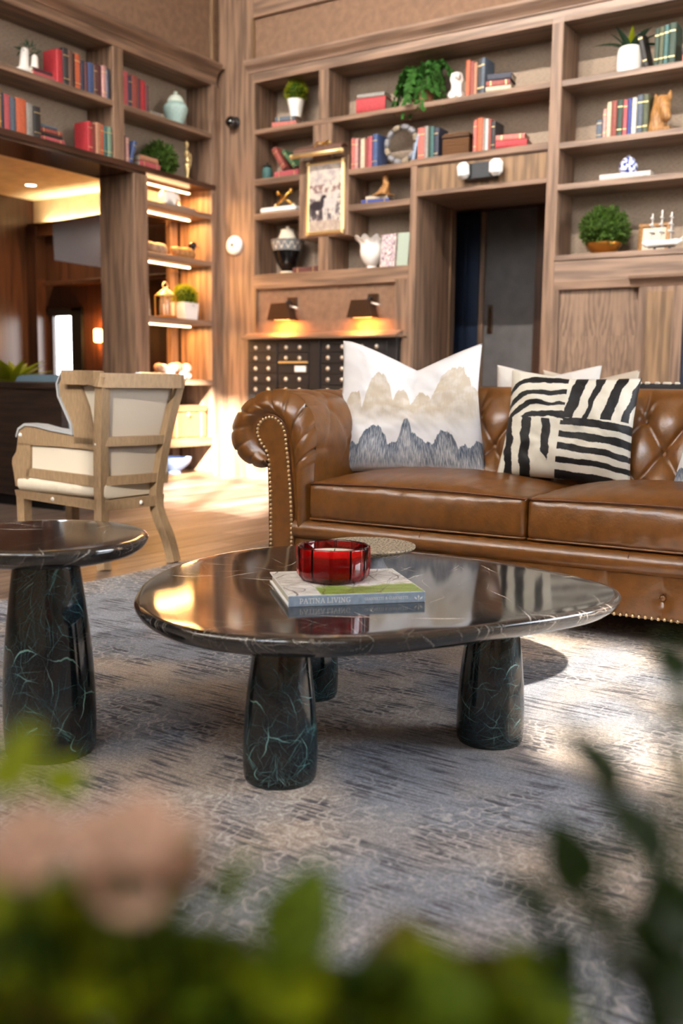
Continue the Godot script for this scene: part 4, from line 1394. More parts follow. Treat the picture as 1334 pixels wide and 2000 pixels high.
func shelf_things() -> void:
	var small := leaf_mesh(0.035, 0.016, 0.2)
	var tiny := leaf_mesh(0.024, 0.010, 0.2)
	# back wall, top shelf
	pot_plant_ball("topiary", "small round lime topiary in a tapered white pot", Vector3(0.79, 3.278, -0.11), lathe(smooth_profile(v2([0.0, 0.0, 0.046, 0.0, 0.05, 0.01, 0.078, 0.135, 0.078, 0.142, 0.07, 0.142, 0.066, 0.12, 0, 0.12]), 3), 28), M.white_ceramic, 0.13, Vector3(0.105, 0.10, 0.105), M.leaf_lime, 520, tiny, 1)
	var t := thing("trailing_fern", "bushy trailing fern spilling over the edge of the top shelf", "plant", Vector3(2.07, 3.19, -0.13))
	obj("pot", lathe(smooth_profile(v2([0.0, 0.0, 0.07, 0.0, 0.085, 0.06, 0.092, 0.11, 0.084, 0.11, 0.07, 0.09, 0, 0.09]), 3), 24), M.terracotta, t)
	var g := RandomNumberGenerator.new()
	g.seed = 9
	var where := []
	var stems := SurfaceTool.new()
	stems.begin(Mesh.PRIMITIVE_TRIANGLES)
	stems.set_smooth_group(0)
	var first := 0
	for i in 46:
		var a := g.randf() * TAU
		var reach := g.randf_range(0.10, 0.30)
		var out := Vector3(cos(a), 0, sin(a) * (0.45 if sin(a) < 0 else 0.7))
		var hgt := g.randf_range(0.10, 0.28)
		var droop := g.randf_range(0.02, 0.22) if sin(a) > 0.0 else 0.0
		var pts := curve3([Vector3(0, 0.1, 0), out * reach * 0.45 + Vector3(0, 0.10 + hgt * 0.8, 0), out * reach * 0.8 + Vector3(0, 0.10 + hgt * 0.8 - droop * 0.4, 0), out * reach + Vector3(0, 0.08 + hgt * 0.55 - droop, 0)], 5)
		first = tube_into(stems, pts, 0.002, 4, first)
		for k in range(3, pts.size()):
			var d: Vector3 = pts[k] - pts[k - 1]
			for s in [-1, 1]:
				where.append(aim(pts[k], d + d.cross(Vector3.UP).normalized() * s * d.length() * 1.3 + Vector3(0, g.randf_range(-0.3, 0.3) * d.length(), 0), g.randf() * 2.0, g.randf_range(0.8, 1.3)))
	stems.generate_normals()
	obj("stem", stems.commit(), M.stem, t)
	many("fronds", leaf_mesh(0.055, 0.026, 0.3), M.fern_green, t, where)
	var V := func(x: float, y: float, z: float) -> Vector3: return Vector3(x, y, z)
	t = thing("dog_figurine", "small white china dog sitting beside the fern", "figurine", Vector3(2.40, 3.19, -0.09), 30.0)
	obj("body", blob([[V.call(0, .05, 0), V.call(0, .12, .02), .05, .036], [V.call(0, .13, .025), V.call(0, .165, .03), .03, .028], [V.call(0, .175, .04), V.call(0, .165, .085), .032, .018], [V.call(-.022, .11, .04), V.call(-.026, .012, .055), .018, .013], [V.call(.022, .11, .04), V.call(.026, .012, .055), .018, .013], [V.call(-.04, .04, -.01), V.call(-.045, .015, .04), .03, .014], [V.call(.04, .04, -.01), V.call(.045, .015, .04), .03, .014], [V.call(-.032, .19, .03), V.call(-.042, .145, .035), .012, .014], [V.call(.032, .19, .03), V.call(.042, .145, .035), .012, .014]], 0.008, 0.008), M.white_ceramic, t)
	# second shelf
	t = thing("lidded_jar", "small dark teal lidded jar on the second shelf", "jar", Vector3(0.50, 2.755, -0.07))
	obj("body", lathe(smooth_profile(v2([0, 0, 0.036, 0, 0.046, 0.03, 0.046, 0.085, 0.036, 0.105, 0.036, 0.11, 0, 0.11]), 3), 24), M.cover_teal, t)
	obj("lid", lathe(smooth_profile(v2([0.04, 0.108, 0.042, 0.118, 0.02, 0.13, 0.008, 0.138, 0.01, 0.15, 0, 0.154]), 3), 20), M.black_metal, t)
	t = thing("stone_ring", "upright pale ring of linked stone pieces on the shelf", "ornament", Vector3(1.90, 2.737, -0.09))
	for i in 12:
		var pts := []
		for k in 5:
			var a := deg_to_rad(97.0 + i * 29.6 + k * 6.7)
			pts.append(Vector3(cos(a) * 0.142, 0.168 + sin(a) * 0.142, 0))
		obj("ring_link", tube(pts, [0.019, 0.024, 0.025, 0.024, 0.019], 10), M.ring_stone if i % 3 else M.travertine, t)
	t = thing("basket", "brown woven basket box between the books over the doorway", "basket", Vector3(2.43, 2.750, -0.115), 4.0)
	obj("lining", box(0.22, 0.13, 0.16), M.brown_weave, t, Vector3(0, 0.068, 0))
	for j in 8:
		obj("woven_band", box(0.232 + 0.004 * (j % 2), 0.012, 0.172 + 0.004 * (j % 2), 0.004), M.brown_weave, t, Vector3(0, 0.01 + j * 0.0155, 0))
	obj("lid", box(0.25, 0.03, 0.19, 0.008), M.bronze, t, Vector3(0, 0.148, 0))
	obj("lid_top", box(0.22, 0.016, 0.16, 0.007), M.brown_weave, t, Vector3(0, 0.168, 0))
	# third shelf
	t = thing("seated_figure", "small carved brown seated figure on two books", "figurine", Vector3(1.745, 2.502, -0.10), -25.0)
	obj("body", blob([[V.call(0, .03, -.01), V.call(0, .095, -.01), .036, .030], [V.call(0, .10, -.01), V.call(0, .115, 0), .02, .016], [V.call(0, .14, .0), V.call(0, .148, .004), .027, .024], [V.call(-.03, .025, .0), V.call(-.05, .022, .045), .022, .014], [V.call(.03, .025, .0), V.call(.05, .022, .045), .022, .014], [V.call(-.05, .02, .045), V.call(.02, .018, .06), .014, .011], [V.call(.05, .02, .045), V.call(-.02, .018, .07), .014, .011], [V.call(-.036, .09, 0), V.call(-.045, .055, .02), .013, .011], [V.call(.036, .09, 0), V.call(.045, .055, .02), .013, .011], [V.call(-.045, .055, .02), V.call(0, .05, .045), .011, .010], [V.call(.045, .055, .02), V.call(0, .05, .045), .011, .010], [V.call(0, .165, -.004), V.call(0, .176, -.004), .014, .009]], 0.0065, 0.006), M.carved_wood, t)
	obj("plinth", box(0.13, 0.012, 0.15, 0.004), M.carved_wood, t, Vector3(0, 0.006, 0.02))
	t = thing("marble_block", "long white marble block on the shelf left of the picture", "ornament", Vector3(0.655, 2.445, -0.085))
	obj("block", box(0.40, 0.052, 0.15, 0.014), M.white_ceramic, t, Vector3(0, 0.026, 0))
	t = thing("crossed_ornament", "gold crossed rods with ball ends on the marble block", "ornament", Vector3(0.69, 2.497, -0.08))
	for s in [-1.0, 1.0]:
		obj("rod", tube([Vector3(-0.085 * s, 0.014, 0.018 * s), Vector3(0.085 * s, 0.135, 0.018 * s)], 0.014, 12), M.brass, t)
		obj("ball_end", ball(0.024, 16, 8), M.brass, t, Vector3(0.085 * s, 0.135, 0.018 * s))
		obj("ball_end", ball(0.018, 16, 8), M.pale_brass, t, Vector3(-0.085 * s, 0.018, 0.018 * s))
	# lowest shelf
	t = thing("urn", "tall black and grey urn with pale lid on lowest shelf", "vase", Vector3(0.675, 1.90, -0.15))
	obj("foot", lathe(smooth_profile(v2([0, 0, 0.062, 0, 0.064, 0.022, 0.05, 0.03, 0, 0.03]), 2), 32), M.paper, t)
	obj("body", lathe(smooth_profile(v2([0, 0.03, 0.046, 0.03, 0.06, 0.045, 0.10, 0.11, 0.128, 0.19, 0.134, 0.215]), 5), 36), M.black_glaze, t)
	obj("shoulder", lathe(smooth_profile(v2([0.134, 0.212, 0.146, 0.27, 0.152, 0.30, 0.155, 0.306, 0.148, 0.312, 0.09, 0.318]), 4), 36), M.grey_glaze, t)
	var zig := begin()
	for i in 14:
		var a := TAU * i / 14.0
		var da := TAU / 28.0
		var P := func(an: float, y: float) -> Vector3:
			var r := lerpf(0.1355, 0.1535, (y - 0.215) / 0.085)
			return Vector3(cos(an) * r, y, sin(an) * r)
		tri(zig, P.call(a - da, 0.288), P.call(a + da, 0.288), P.call(a, 0.222), Vector3(cos(a), 0, sin(a)))
	obj("zigzag_band", finish(zig), M.paper, t)
	obj("lid", lathe(smooth_profile(v2([0.088, 0.314, 0.085, 0.33, 0.066, 0.375, 0.062, 0.40, 0.066, 0.406, 0.03, 0.416, 0.016, 0.42, 0.018, 0.436, 0, 0.442]), 4), 28), M.paper, t)
	t = thing("ruffled_vase", "white vase with a wide ruffled mouth on lowest shelf", "vase", Vector3(1.60, 1.90, -0.14))
	var rp := smooth_profile(v2([0.0, 0.0, 0.05, 0.0, 0.052, 0.012, 0.045, 0.022, 0.07, 0.05, 0.098, 0.10, 0.108, 0.15, 0.106, 0.19, 0.112, 0.225, 0.135, 0.255, 0.150, 0.262, 0.144, 0.264, 0.108, 0.235, 0.098, 0.19, 0.0, 0.10]), 4)
	obj("body", grid(64, rp.size() - 1, func(u: float, v: float) -> Vector3:
		var q: Vector2 = rp[roundi(v * (rp.size() - 1))]
		var a := -u * TAU
		var k := smoothstep(0.16, 0.26, q.y) if v > 0.3 else 0.0
		return Vector3(cos(a) * q.x * (1.0 + 0.07 * k * sin(a * 9.0)), q.y + 0.018 * k * sin(a * 9.0 + 0.8) * float(q.x > 0.1), sin(a) * q.x * (1.0 + 0.07 * k * sin(a * 9.0)))), M.white_ceramic, t)
	# framed picture with its lamp
	t = thing("framed_picture", "gold framed print of two horses on the bookcase", "picture", Vector3(1.20, 2.52, 0.0))
	var fw := 0.40
	var fh := 0.625
	obj("print", box(fw - 0.05, fh - 0.05, 0.006, 0), M.meadow_print, t, Vector3(0, 0, 0.012))
	M.meadow_print.albedo_color = Color(0.80, 0.79, 0.78)
	M.meadow_print.uv1_triplanar = true
	M.meadow_print.uv1_scale = Vector3(1.0 / (fw - 0.05), 1.0 / (fh - 0.05), 1.0)
	M.meadow_print.uv1_offset = Vector3(0.5, 0.5, 0)
	var mould := v2([0, 0, 0.032, 0, 0.032, 0.012, 0.024, 0.028, 0.008, 0.024, 0, 0.014])
	for k in 4:
		var ln := fh if k < 2 else fw
		var o := obj("frame_side", prism(mould, -ln * 0.5, ln * 0.5), M.pale_brass, t)
		# profile x points into the picture, y out of the wall
		var inward: Vector3 = [Vector3.RIGHT, Vector3.LEFT, Vector3.UP, Vector3.DOWN][k]
		o.transform = Transform3D(Basis(inward, Vector3(0, 0, 1), inward.cross(Vector3(0, 0, 1))), -inward * (fw * 0.5 if k < 2 else fh * 0.5))
	t = thing("picture_lamp", "brass picture lamp with brown hood above the horse print", "lamp", Vector3(1.18, 2.90, 0.0))
	obj("backplate", box(0.10, 0.05, 0.015, 0.004), M.brass, t, Vector3(0.02, 0.07, 0.008))
	for s in [-0.035, 0.075]:
		obj("arm", tube(curve3([Vector3(s, 0.07, 0.01), Vector3(s, 0.085, 0.06), Vector3(s, 0.03, 0.10)]), 0.007), M.brass, t)
		obj("knob", ball(0.016, 12, 6), M.pale_brass, t, Vector3(s, 0.075, 0.03))
	var o2 := obj("hood", prism(v2([-0.0, 0.04, 0.07, 0.055, 0.12, 0.02, 0.13, -0.03, 0.124, -0.032, 0.112, 0.014, 0.066, 0.045, 0.0, 0.03]), -0.25, 0.25), M.cover_brown, t)
	o2.transform = Transform3D(Basis(Vector3(0, 0, 1), Vector3(0, 1, 0), Vector3(-1, 0, 0)), Vector3(0.0, 0.0, 0.0))
	obj("brass_bar", tube([Vector3(-0.26, -0.03, 0.13), Vector3(0.26, -0.03, 0.13)], 0.019, 14), M.pale_brass, t)
	for s in [-0.26, 0.26]:
		obj("end_cap", ball(0.022, 14, 8), M.pale_brass, t, Vector3(s, -0.03, 0.13))
	# twin-headed emergency light on the header
	t = thing("emergency_light", "black emergency light with two white heads over the doorway", "light", Vector3(2.70, 2.585, -0.012))
	obj("housing", box(0.27, 0.135, 0.06, 0.014), M.black_plastic, t, Vector3(0, 0, 0.03))
	obj("front_panel", box(0.16, 0.12, 0.012, 0.004), M.slate_plastic, t, Vector3(0.01, 0.005, 0.064))
	for s in [-1.0, 1.0]:
		obj("lamp_head", box(0.105, 0.125, 0.085, 0.028), M.white_plastic, t, Vector3(0.14 * s, 0.012, 0.075), Vector3(8, 28 * s, 0))
	# round alarm and camera on the pilaster
	t = thing("smoke_alarm", "round white alarm disc on the corner pilaster", "alarm", Vector3(0.175, 2.18, 0.0))
	obj("body", lathe(smooth_profile(v2([0.0, 0.045, 0.03, 0.044, 0.07, 0.036, 0.088, 0.02, 0.09, 0.0]), 4), 36), M.white_plastic, t, Vector3.ZERO, Vector3(90, 0, 0))
	obj("sensor_grille", lathe(v2([0.0, 0.052, 0.011, 0.052, 0.016, 0.042]), 16), M.slate_plastic, t, Vector3.ZERO, Vector3(90, 0, 0))
	t = thing("dome_camera", "small black round device high on the corner pilaster", "camera", Vector3(0.18, 3.28, 0.0))
	obj("mount", lathe(v2([0.0, 0.03, 0.05, 0.03, 0.058, 0.0]), 20), M.black_plastic, t, Vector3.ZERO, Vector3(90, 0, 0))
	obj("lens_ball", ball(0.052, 20, 10), M.black_glass, t, Vector3(0.0, -0.005, 0.06))
	# right-hand bookcase
	t = thing("agave", "spiky agave in a white rounded pot on top shelf", "plant", Vector3(3.80, 3.185, -0.11))
	obj("pot", lathe(smooth_profile(v2([0, 0, 0.085, 0, 0.092, 0.012, 0.095, 0.08, 0.092, 0.15, 0.082, 0.178, 0.07, 0.178, 0.066, 0.16, 0, 0.155]), 4), 32), M.white_ceramic, t)
	for i in 13:
		var a := i * 2.4
		var up := 0.45 + 0.10 * i
		obj("leaf", leaf_mesh(0.25 - 0.007 * i, 0.062 - 0.001 * i, 0.55 - 0.045 * i, 0.35, 0.35), M.leaf_lime if i > 9 else M.leaf_sage, t).transform = aim(Vector3(cos(a) * 0.02, 0.155, sin(a) * 0.02), Vector3(cos(a), up, sin(a) * (0.75 if sin(a) > 0.0 else 0.35)), 0.0)
	t = thing("horse_head", "carved pale wooden horse head at end of book row", "figurine", Vector3(4.055, 2.734, -0.09), -8.0)
	obj("head", blob([[V.call(-.03, .03, 0), V.call(-.02, .13, 0), .075, .055], [V.call(-.02, .13, 0), V.call(.0, .20, .005), .056, .05], [V.call(.0, .205, .01), V.call(.03, .175, .03), .052, .042], [V.call(.03, .17, .035), V.call(.062, .10, .055), .038, .027], [V.call(.062, .10, .055), V.call(.066, .085, .06), .028, .026], [V.call(-.045, .235, -.01), V.call(-.055, .275, -.01), .02, .008], [V.call(.045, .235, -.012), V.call(.055, .285, -.012), .022, .008], [V.call(-.07, .06, -.01), V.call(-.045, .22, -.02), .035, .022]], 0.009, 0.009), M.carved_wood, t)
	obj("plinth", box(0.20, 0.022, 0.14, 0.006), M.carved_wood, t, Vector3(-0.005, 0.011, 0.0))
	t = thing("china_jar", "small blue and white china jar on a white book", "jar", Vector3(3.82, 2.471, -0.13))
	obj("body", lathe(smooth_profile(v2([0, 0, 0.042, 0, 0.06, 0.025, 0.068, 0.06, 0.058, 0.09, 0.04, 0.098]), 4), 32), M.blue_china, t)
	obj("lid", lathe(smooth_profile(v2([0.046, 0.096, 0.05, 0.10, 0.036, 0.12, 0.01, 0.128, 0.012, 0.138, 0, 0.142]), 3), 24), M.blue_china, t)
	pot_plant_ball("boxwood_ball", "large round boxwood ball in a gold bowl", Vector3(3.655, 1.901, -0.15), lathe(smooth_profile(v2([0, 0.0, 0.06, 0.0, 0.09, 0.02, 0.128, 0.062, 0.134, 0.085, 0.126, 0.085, 0, 0.06]), 4), 32), M.gold_bowl, 0.055, Vector3(0.185, 0.165, 0.16), M.box_green, 1300, small, 4)
	t = thing("small_frame", "small gold frame leaning behind the model ship", "picture", Vector3(3.99, 1.901, -0.285))
	t.rotation_degrees.x = -9.0
	for k in 4:
		var ln2 := 0.235
		var o3 := obj("frame_side", prism(mould, -ln2 * 0.5, ln2 * 0.5), M.carved_wood, t)
		var inw: Vector3 = [Vector3.RIGHT, Vector3.LEFT, Vector3.UP, Vector3.DOWN][k]
		o3.transform = Transform3D(Basis(inw, Vector3(0, 0, 1), inw.cross(Vector3(0, 0, 1))), Vector3(0, 0.1175, 0) - inw * 0.1175)
	obj("print", box(0.19, 0.19, 0.005, 0), M.paper, t, Vector3(0, 0.1175, 0.008))
	t = thing("model_ship", "white three-masted model ship on a dark stand", "model", Vector3(4.11, 1.901, -0.07), -4.0)
	obj("hull", blob([[V.call(-.11, .05, 0), V.call(.10, .05, 0), .024, .022], [V.call(.10, .052, 0), V.call(.15, .06, 0), .02, .008], [V.call(-.11, .055, 0), V.call(-.125, .058, 0), .024, .02]], 0.007, 0.006), M.white_paint, t)
	obj("keel", box(0.20, 0.012, 0.02, 0.004), M.black_plastic, t, Vector3(0, 0.026, 0))
	for s in [-0.05, 0.06]:
		obj("stand_post", box(0.012, 0.028, 0.03, 0.003), M.black_plastic, t, Vector3(s, 0.014, 0))
	obj("bowsprit", tube([Vector3(0.13, 0.065, 0), Vector3(0.185, 0.105, 0)], 0.005), M.white_paint, t)
	for i in 3:
		var mx: float = [-0.075, -0.005, 0.065][i]
		obj("mast", tube([Vector3(mx, 0.06, 0), Vector3(mx, 0.285 if i == 1 else 0.265, 0)], 0.005), M.white_paint, t)
		for j in 3:
			obj("furled_sail", tube([Vector3(mx, 0.13 + j * 0.05, -0.05 + j * 0.01), Vector3(mx, 0.13 + j * 0.05, 0.05 - j * 0.01)], 0.009 - j * 0.0015, 8), M.white_fabric, t)

func left_shelf_things() -> void:
	var V := func(x: float, y: float, z: float) -> Vector3: return Vector3(x, y, z)
	var t := thing("white_figurine", "pair of upright white china shapes with sprigs on top shelf", "figurine", Vector3(-0.09, 3.185, 2.13), 90.0)
	obj("body", blob([[V.call(-.045, .04, 0), V.call(-.03, .17, 0), .035, .03], [V.call(.04, .04, .02), V.call(.045, .14, .02), .03, .025], [V.call(-.12, .02, .01), V.call(-.05, .035, .01), .012, .028], [V.call(.02, .03, .02), V.call(.09, .025, .03), .028, .02]], 0.009, 0.01), M.white_ceramic, t)
	leafy("sprigs", t, Vector3(0.02, 0.19, -0.02), Vector3(0.08, 0.045, 0.05), 70, leaf_mesh(0.05, 0.008, 0.3), M.leaf_sage, 31)
	t = thing("ginger_jar", "pale green and white ginger jar on top shelf corner", "jar", Vector3(-0.12, 3.185, 0.475))
	obj("body", lathe(smooth_profile(v2([0, 0, 0.062, 0, 0.066, 0.012, 0.085, 0.06, 0.108, 0.13, 0.105, 0.17, 0.075, 0.20, 0.06, 0.205]), 5), 36), M.celadon, t)
	obj("lid", lathe(smooth_profile(v2([0.064, 0.202, 0.074, 0.21, 0.07, 0.23, 0.045, 0.262, 0.015, 0.272, 0.02, 0.288, 0.012, 0.30, 0, 0.305]), 4), 28), M.celadon_pale, t)
	pot_plant_ball("leafy_ball", "round green leafy ball on the shelf above the pillar", Vector3(-0.15, 2.728, 0.66), lathe(v2([0, 0, 0.07, 0, 0.08, 0.03, 0.07, 0.03, 0, 0.02]), 20), M.bronze, 0.0, Vector3(0.15, 0.155, 0.165), M.box_green, 900, leaf_mesh(0.035, 0.016, 0.2), 5)
	for i in 2:
		t = thing("gold_figure", ["slender gold figure, shorter and nearer the leafy ball", "slender gold figure, taller and nearer the corner"][i], "figurine", Vector3([-0.05, -0.11][i], 2.728, [0.40, 0.345][i]))
		var s: float = [0.78, 1.1][i]
		obj("body", lathe(smooth_profile(v2([0, 0, 0.036, 0, 0.034, 0.012, 0.012, 0.03, 0.018, 0.09, 0.022, 0.13, 0.012, 0.17, 0.024, 0.21, 0.018, 0.24, 0.008, 0.26, 0.019, 0.29, 0.016, 0.315, 0.0, 0.335]), 4), 20), M.pale_brass, t, Vector3.ZERO, Vector3.ZERO, Vector3.ONE * s)
		obj("ring", tube(curve3([Vector3(0, 0.20, -0.02), Vector3(0, 0.23, -0.045), Vector3(0, 0.17, -0.05), Vector3(0, 0.12, -0.022)]), 0.006), M.pale_brass, t, Vector3.ZERO, Vector3.ZERO, Vector3.ONE * s)
	t = thing("pig_figurine", "round white pig with pink ears on the topmost lit shelf", "figurine", Vector3(-0.09, 2.481, 0.62), 70.0)
	obj("body", blob([[V.call(-.03, .06, 0), V.call(.03, .06, 0), .058, .056], [V.call(.075, .065, 0), V.call(.10, .05, 0), .035, .022], [V.call(-.04, .02, .03), V.call(-.04, .008, .035), .018, .016], [V.call(.045, .02, .03), V.call(.05, .008, .035), .018, .016], [V.call(-.04, .02, -.03), V.call(-.04, .008, -.035), .018, .016], [V.call(.045, .02, -.03), V.call(.05, .008, -.035), .018, .016]], 0.009, 0.008), M.white_ceramic, t)
	for s in [-1, 1]:
		obj("ear", leaf_mesh(0.045, 0.035, 0.3), M.pink_ceramic, t).transform = aim(Vector3(0.06, 0.105, 0.026 * s), Vector3(0.2, 1, 0.6 * s), 0.4 * s)
	for i in 2:
		t = thing("duck_decoy", ["pale carved duck decoy beside the pillar on lit shelf", "brown carved duck decoy with dark head on lit shelf"][i], "figurine", Vector3(-0.10, 2.026, [0.76, 0.40][i]), [95.0, 85.0][i])
		obj("body", blob([[V.call(-.10, .055, 0), V.call(.06, .05, 0), .04, .052], [V.call(-.16, .075, 0), V.call(-.10, .06, 0), .015, .035], [V.call(.02, .045, 0), V.call(.09, .05, 0), .05, .035]], 0.010, 0.012), M.carved_wood if i else M.pale_wood, t)
		obj("head", blob([[V.call(.095, .07, 0), V.call(.105, .125, 0), .026, .024], [V.call(.10, .135, 0), V.call(.12, .14, 0), .032, .028]], 0.008, 0.008), M.black_glaze if i else M.carved_wood, t, Vector3([-0.16, 0.0][i], 0, 0), Vector3(0, [180.0, 0.0][i], 0))
		obj("bill", blob([[V.call(.135, .132, 0), V.call(.185, .122, 0), .014, .010]], 0.006, 0.006), M.pale_wood, t, Vector3([-0.16, 0.0][i], 0, 0), Vector3(0, [180.0, 0.0][i], 0))
	t = thing("lantern", "brass and glass lantern with ring top on lit shelf", "lantern", Vector3(-0.11, 1.478, 0.645))
	obj("base", box(0.15, 0.02, 0.15, 0.005), M.brass, t, Vector3(0, 0.01, 0))
	for k in 4:
		obj("corner_post", box(0.012, 0.18, 0.012, 0.003), M.brass, t, Vector3(0.065 * (1 if k % 2 else -1), 0.11, 0.065 * (1 if k < 2 else -1)))
	obj("glass_chimney", lathe(smooth_profile(v2([0.045, 0.022, 0.052, 0.06, 0.052, 0.16, 0.04, 0.20]), 4), 24), M.amber_glass, t)
	obj("candle", lathe(v2([0, 0.02, 0.02, 0.02, 0.02, 0.12, 0, 0.122]), 16), M.wax, t)
	obj("roof", lathe(smooth_profile(v2([0.085, 0.198, 0.08, 0.21, 0.04, 0.245, 0.02, 0.26, 0, 0.262]), 3), 24), M.pale_brass, t)
	obj("ring", tube(curve3([Vector3(0, 0.26, 0), Vector3(0, 0.285, 0.035), Vector3(0, 0.32, 0), Vector3(0, 0.285, -0.035), Vector3(0, 0.26, 0)]), 0.006), M.nickel, t)
	t = pot_plant_ball("potted_plant", "bright green round plant in a square white pot", Vector3(-0.12, 1.478, 0.375), prism(v2([-0.078, 0, 0.078, 0, 0.1, 0.155, -0.1, 0.155]), -0.085, 0.085), M.white_paint, 0.125, Vector3(0.125, 0.11, 0.115), M.leaf_bright, 900, leaf_mesh(0.022, 0.010, 0.2), 6)
	t.rotation_degrees.y = 90.0
	# pale stones and shells on the counter
	rng.seed = 77
	for i in 11:
		var r := rng.randf_range(0.032, 0.055)
		var z := 0.80 - (i % 6) * 0.092
		var y := 0.925 + r * 0.86 + (0.066 if i > 5 else 0.0)
		if i > 5: z -= 0.05
		tag(obj("stone_ball", lump(Vector3(r, r * 0.86, r), Vector3.ZERO, i + 3, 0.06), M.white_ceramic if i % 3 else M.pale_wood, self, Vector3(-0.10 - 0.03 * (i % 2), y, z)), "%s round stone, %s in the pile on the counter behind the armchair" % ["white" if i % 3 else "tan", NTH[i]], "stone", "stones piled on the counter")
	# leather box and china bowl below
	t = thing("leather_box", "tan leather box with metal catch on the low shelf", "box", Vector3(-0.17, 0.385, 0.38))
	obj("body", box(0.27, 0.235, 0.42, 0.012), M.tan_hide, t, Vector3(0, 0.1175, 0))
	obj("lid", box(0.28, 0.06, 0.43, 0.014), M.tan_hide, t, Vector3(0, 0.265, 0))
	obj("rim", box(0.285, 0.02, 0.436, 0.006), M.ash_z, t, Vector3(0, 0.29, 0))
	obj("catch", lathe(v2([0, 0.014, 0.02, 0.012, 0.024, 0.0]), 16), M.pale_brass, t, Vector3(0.14, 0.215, 0.05), Vector3(0, 0, -90))
	obj("strap", box(0.012, 0.235, 0.03, 0.003), M.cover_tan, t, Vector3(0.137, 0.12, -0.13))
	t = thing("china_bowl", "blue and white footed china bowl on the floor shelf", "bowl", Vector3(-0.12, 0.055, 0.56))
	obj("body", lathe(smooth_profile(v2([0, 0.0, 0.075, 0.0, 0.07, 0.025, 0.10, 0.045, 0.155, 0.095, 0.175, 0.145, 0.166, 0.145, 0.14, 0.095, 0, 0.05]), 5), 40), M.blue_white, t)

func mailboxes() -> void:
	var t := thing("mailbox_unit", "black bank of small locked mailboxes under the lamps", "mailbox", Vector3(0, 0, 0))
	slab("case", Vector3(0.37, 0.33, -0.10), Vector3(1.975, 1.302, 0.055), M.mailbox_metal, t, 0.004)
	slab("mullion", Vector3(1.085, 0.35, 0.055), Vector3(1.195, 1.285, 0.07), M.mailbox_metal, t, 0.004)
	var X := [[0.40, 0.72], [0.745, 1.075], [1.21, 1.53], [1.555, 1.885]]
	for c in 4:
		for r in 9:
			var y := 1.275 - (r + 1) * 0.0955
			if (c == 1 and r == 2) or (c == 3 and r == 3):
				# parcel slot with brass handle and label
				slab("parcel_door", Vector3(X[c][0], y + 0.003, 0.055), Vector3(X[c][1], y + 0.0925, 0.068), M.mailbox_metal, t, 0.004)
				slab("name_card", Vector3(X[c][1] - 0.15, y + 0.022, 0.068), Vector3(X[c][1] - 0.03, y + 0.070, 0.071), M.white_plastic, t, 0.001)
				slab("card_frame", Vector3(X[c][1] - 0.156, y + 0.016, 0.066), Vector3(X[c][1] - 0.024, y + 0.076, 0.0695), M.nickel, t, 0.001)
				slab("brass_pull", Vector3(X[c][0] + 0.0, y + 0.096, 0.068), Vector3(X[c][1], y + 0.112, 0.085), M.pale_brass, t, 0.005)
				continue
			var d := slab("mailbox_door", Vector3(X[c][0], y + 0.003, 0.055), Vector3(X[c][1], y + 0.0925, 0.067), M.mailbox_metal, t, 0.004)
			for k in 2:
				var o := obj("lock" if k == 0 else "knob", lathe(v2([0.0, 0.014, 0.012, 0.012, 0.019, 0.004, 0.02, 0.0]), 12), M.nickel, d)
				o.position = Vector3(-0.085 + 0.15 * k, 0.0, 0.006)
				o.rotation_degrees.x = 90.0
	# two lamps above
	for i in 2:
		var px: float = [0.80, 1.66][i]
		t = thing("wall_sconce", ["bronze shaded lamp over the left mailboxes", "bronze shaded lamp over the right mailboxes, behind white pillow"][i], "lamp", Vector3(px, 1.60, -0.025), 0.0, "lamps over the mailboxes")
		obj("backplate", box(0.11, 0.10, 0.018, 0.006), M.bronze, t, Vector3(0.03, 0.03, 0.009))
		obj("arm", tube(curve3([Vector3(0.03, 0.03, 0.015), Vector3(0.03, 0.04, 0.06), Vector3(0.0, 0.0, 0.10)]), 0.012, 10), M.mailbox_metal, t)
		obj("pivot", tube([Vector3(0.02, 0.005, 0.10), Vector3(0.16, -0.03, 0.10)], 0.012, 10), M.nickel, t)
		var sh := prism(v2([-0.085, 0.02, 0.085, 0.02, 0.13, -0.13, 0.122, -0.13, 0.08, 0.012, -0.08, 0.012, -0.122, -0.13, -0.13, -0.13]), -0.05, 0.05)
		obj("lamp_shade", sh, M.bronze, t, Vector3(-0.02, 0, 0.10))
		obj("shade_side", prism(v2([-0.085, 0.02, 0.085, 0.02, 0.13, -0.13, -0.13, -0.13]), -0.004, 0.004), M.bronze, t, Vector3(-0.02, 0, 0.15))
		obj("shade_side", prism(v2([-0.085, 0.02, 0.085, 0.02, 0.13, -0.13, -0.13, -0.13]), -0.004, 0.004), M.bronze, t, Vector3(-0.02, 0, 0.05))
		obj("bulb_lamp", box(0.20, 0.016, 0.05, 0.006), M.bulb_lamp, t, Vector3(-0.02, -0.118, 0.10))
		area("sconce_light", Vector3(px - 0.02, 1.465, 0.075), Vector3(0, -1, -0.25).normalized(), 0.05, 0.2, 0.36, Color(1.0, 0.60, 0.28))

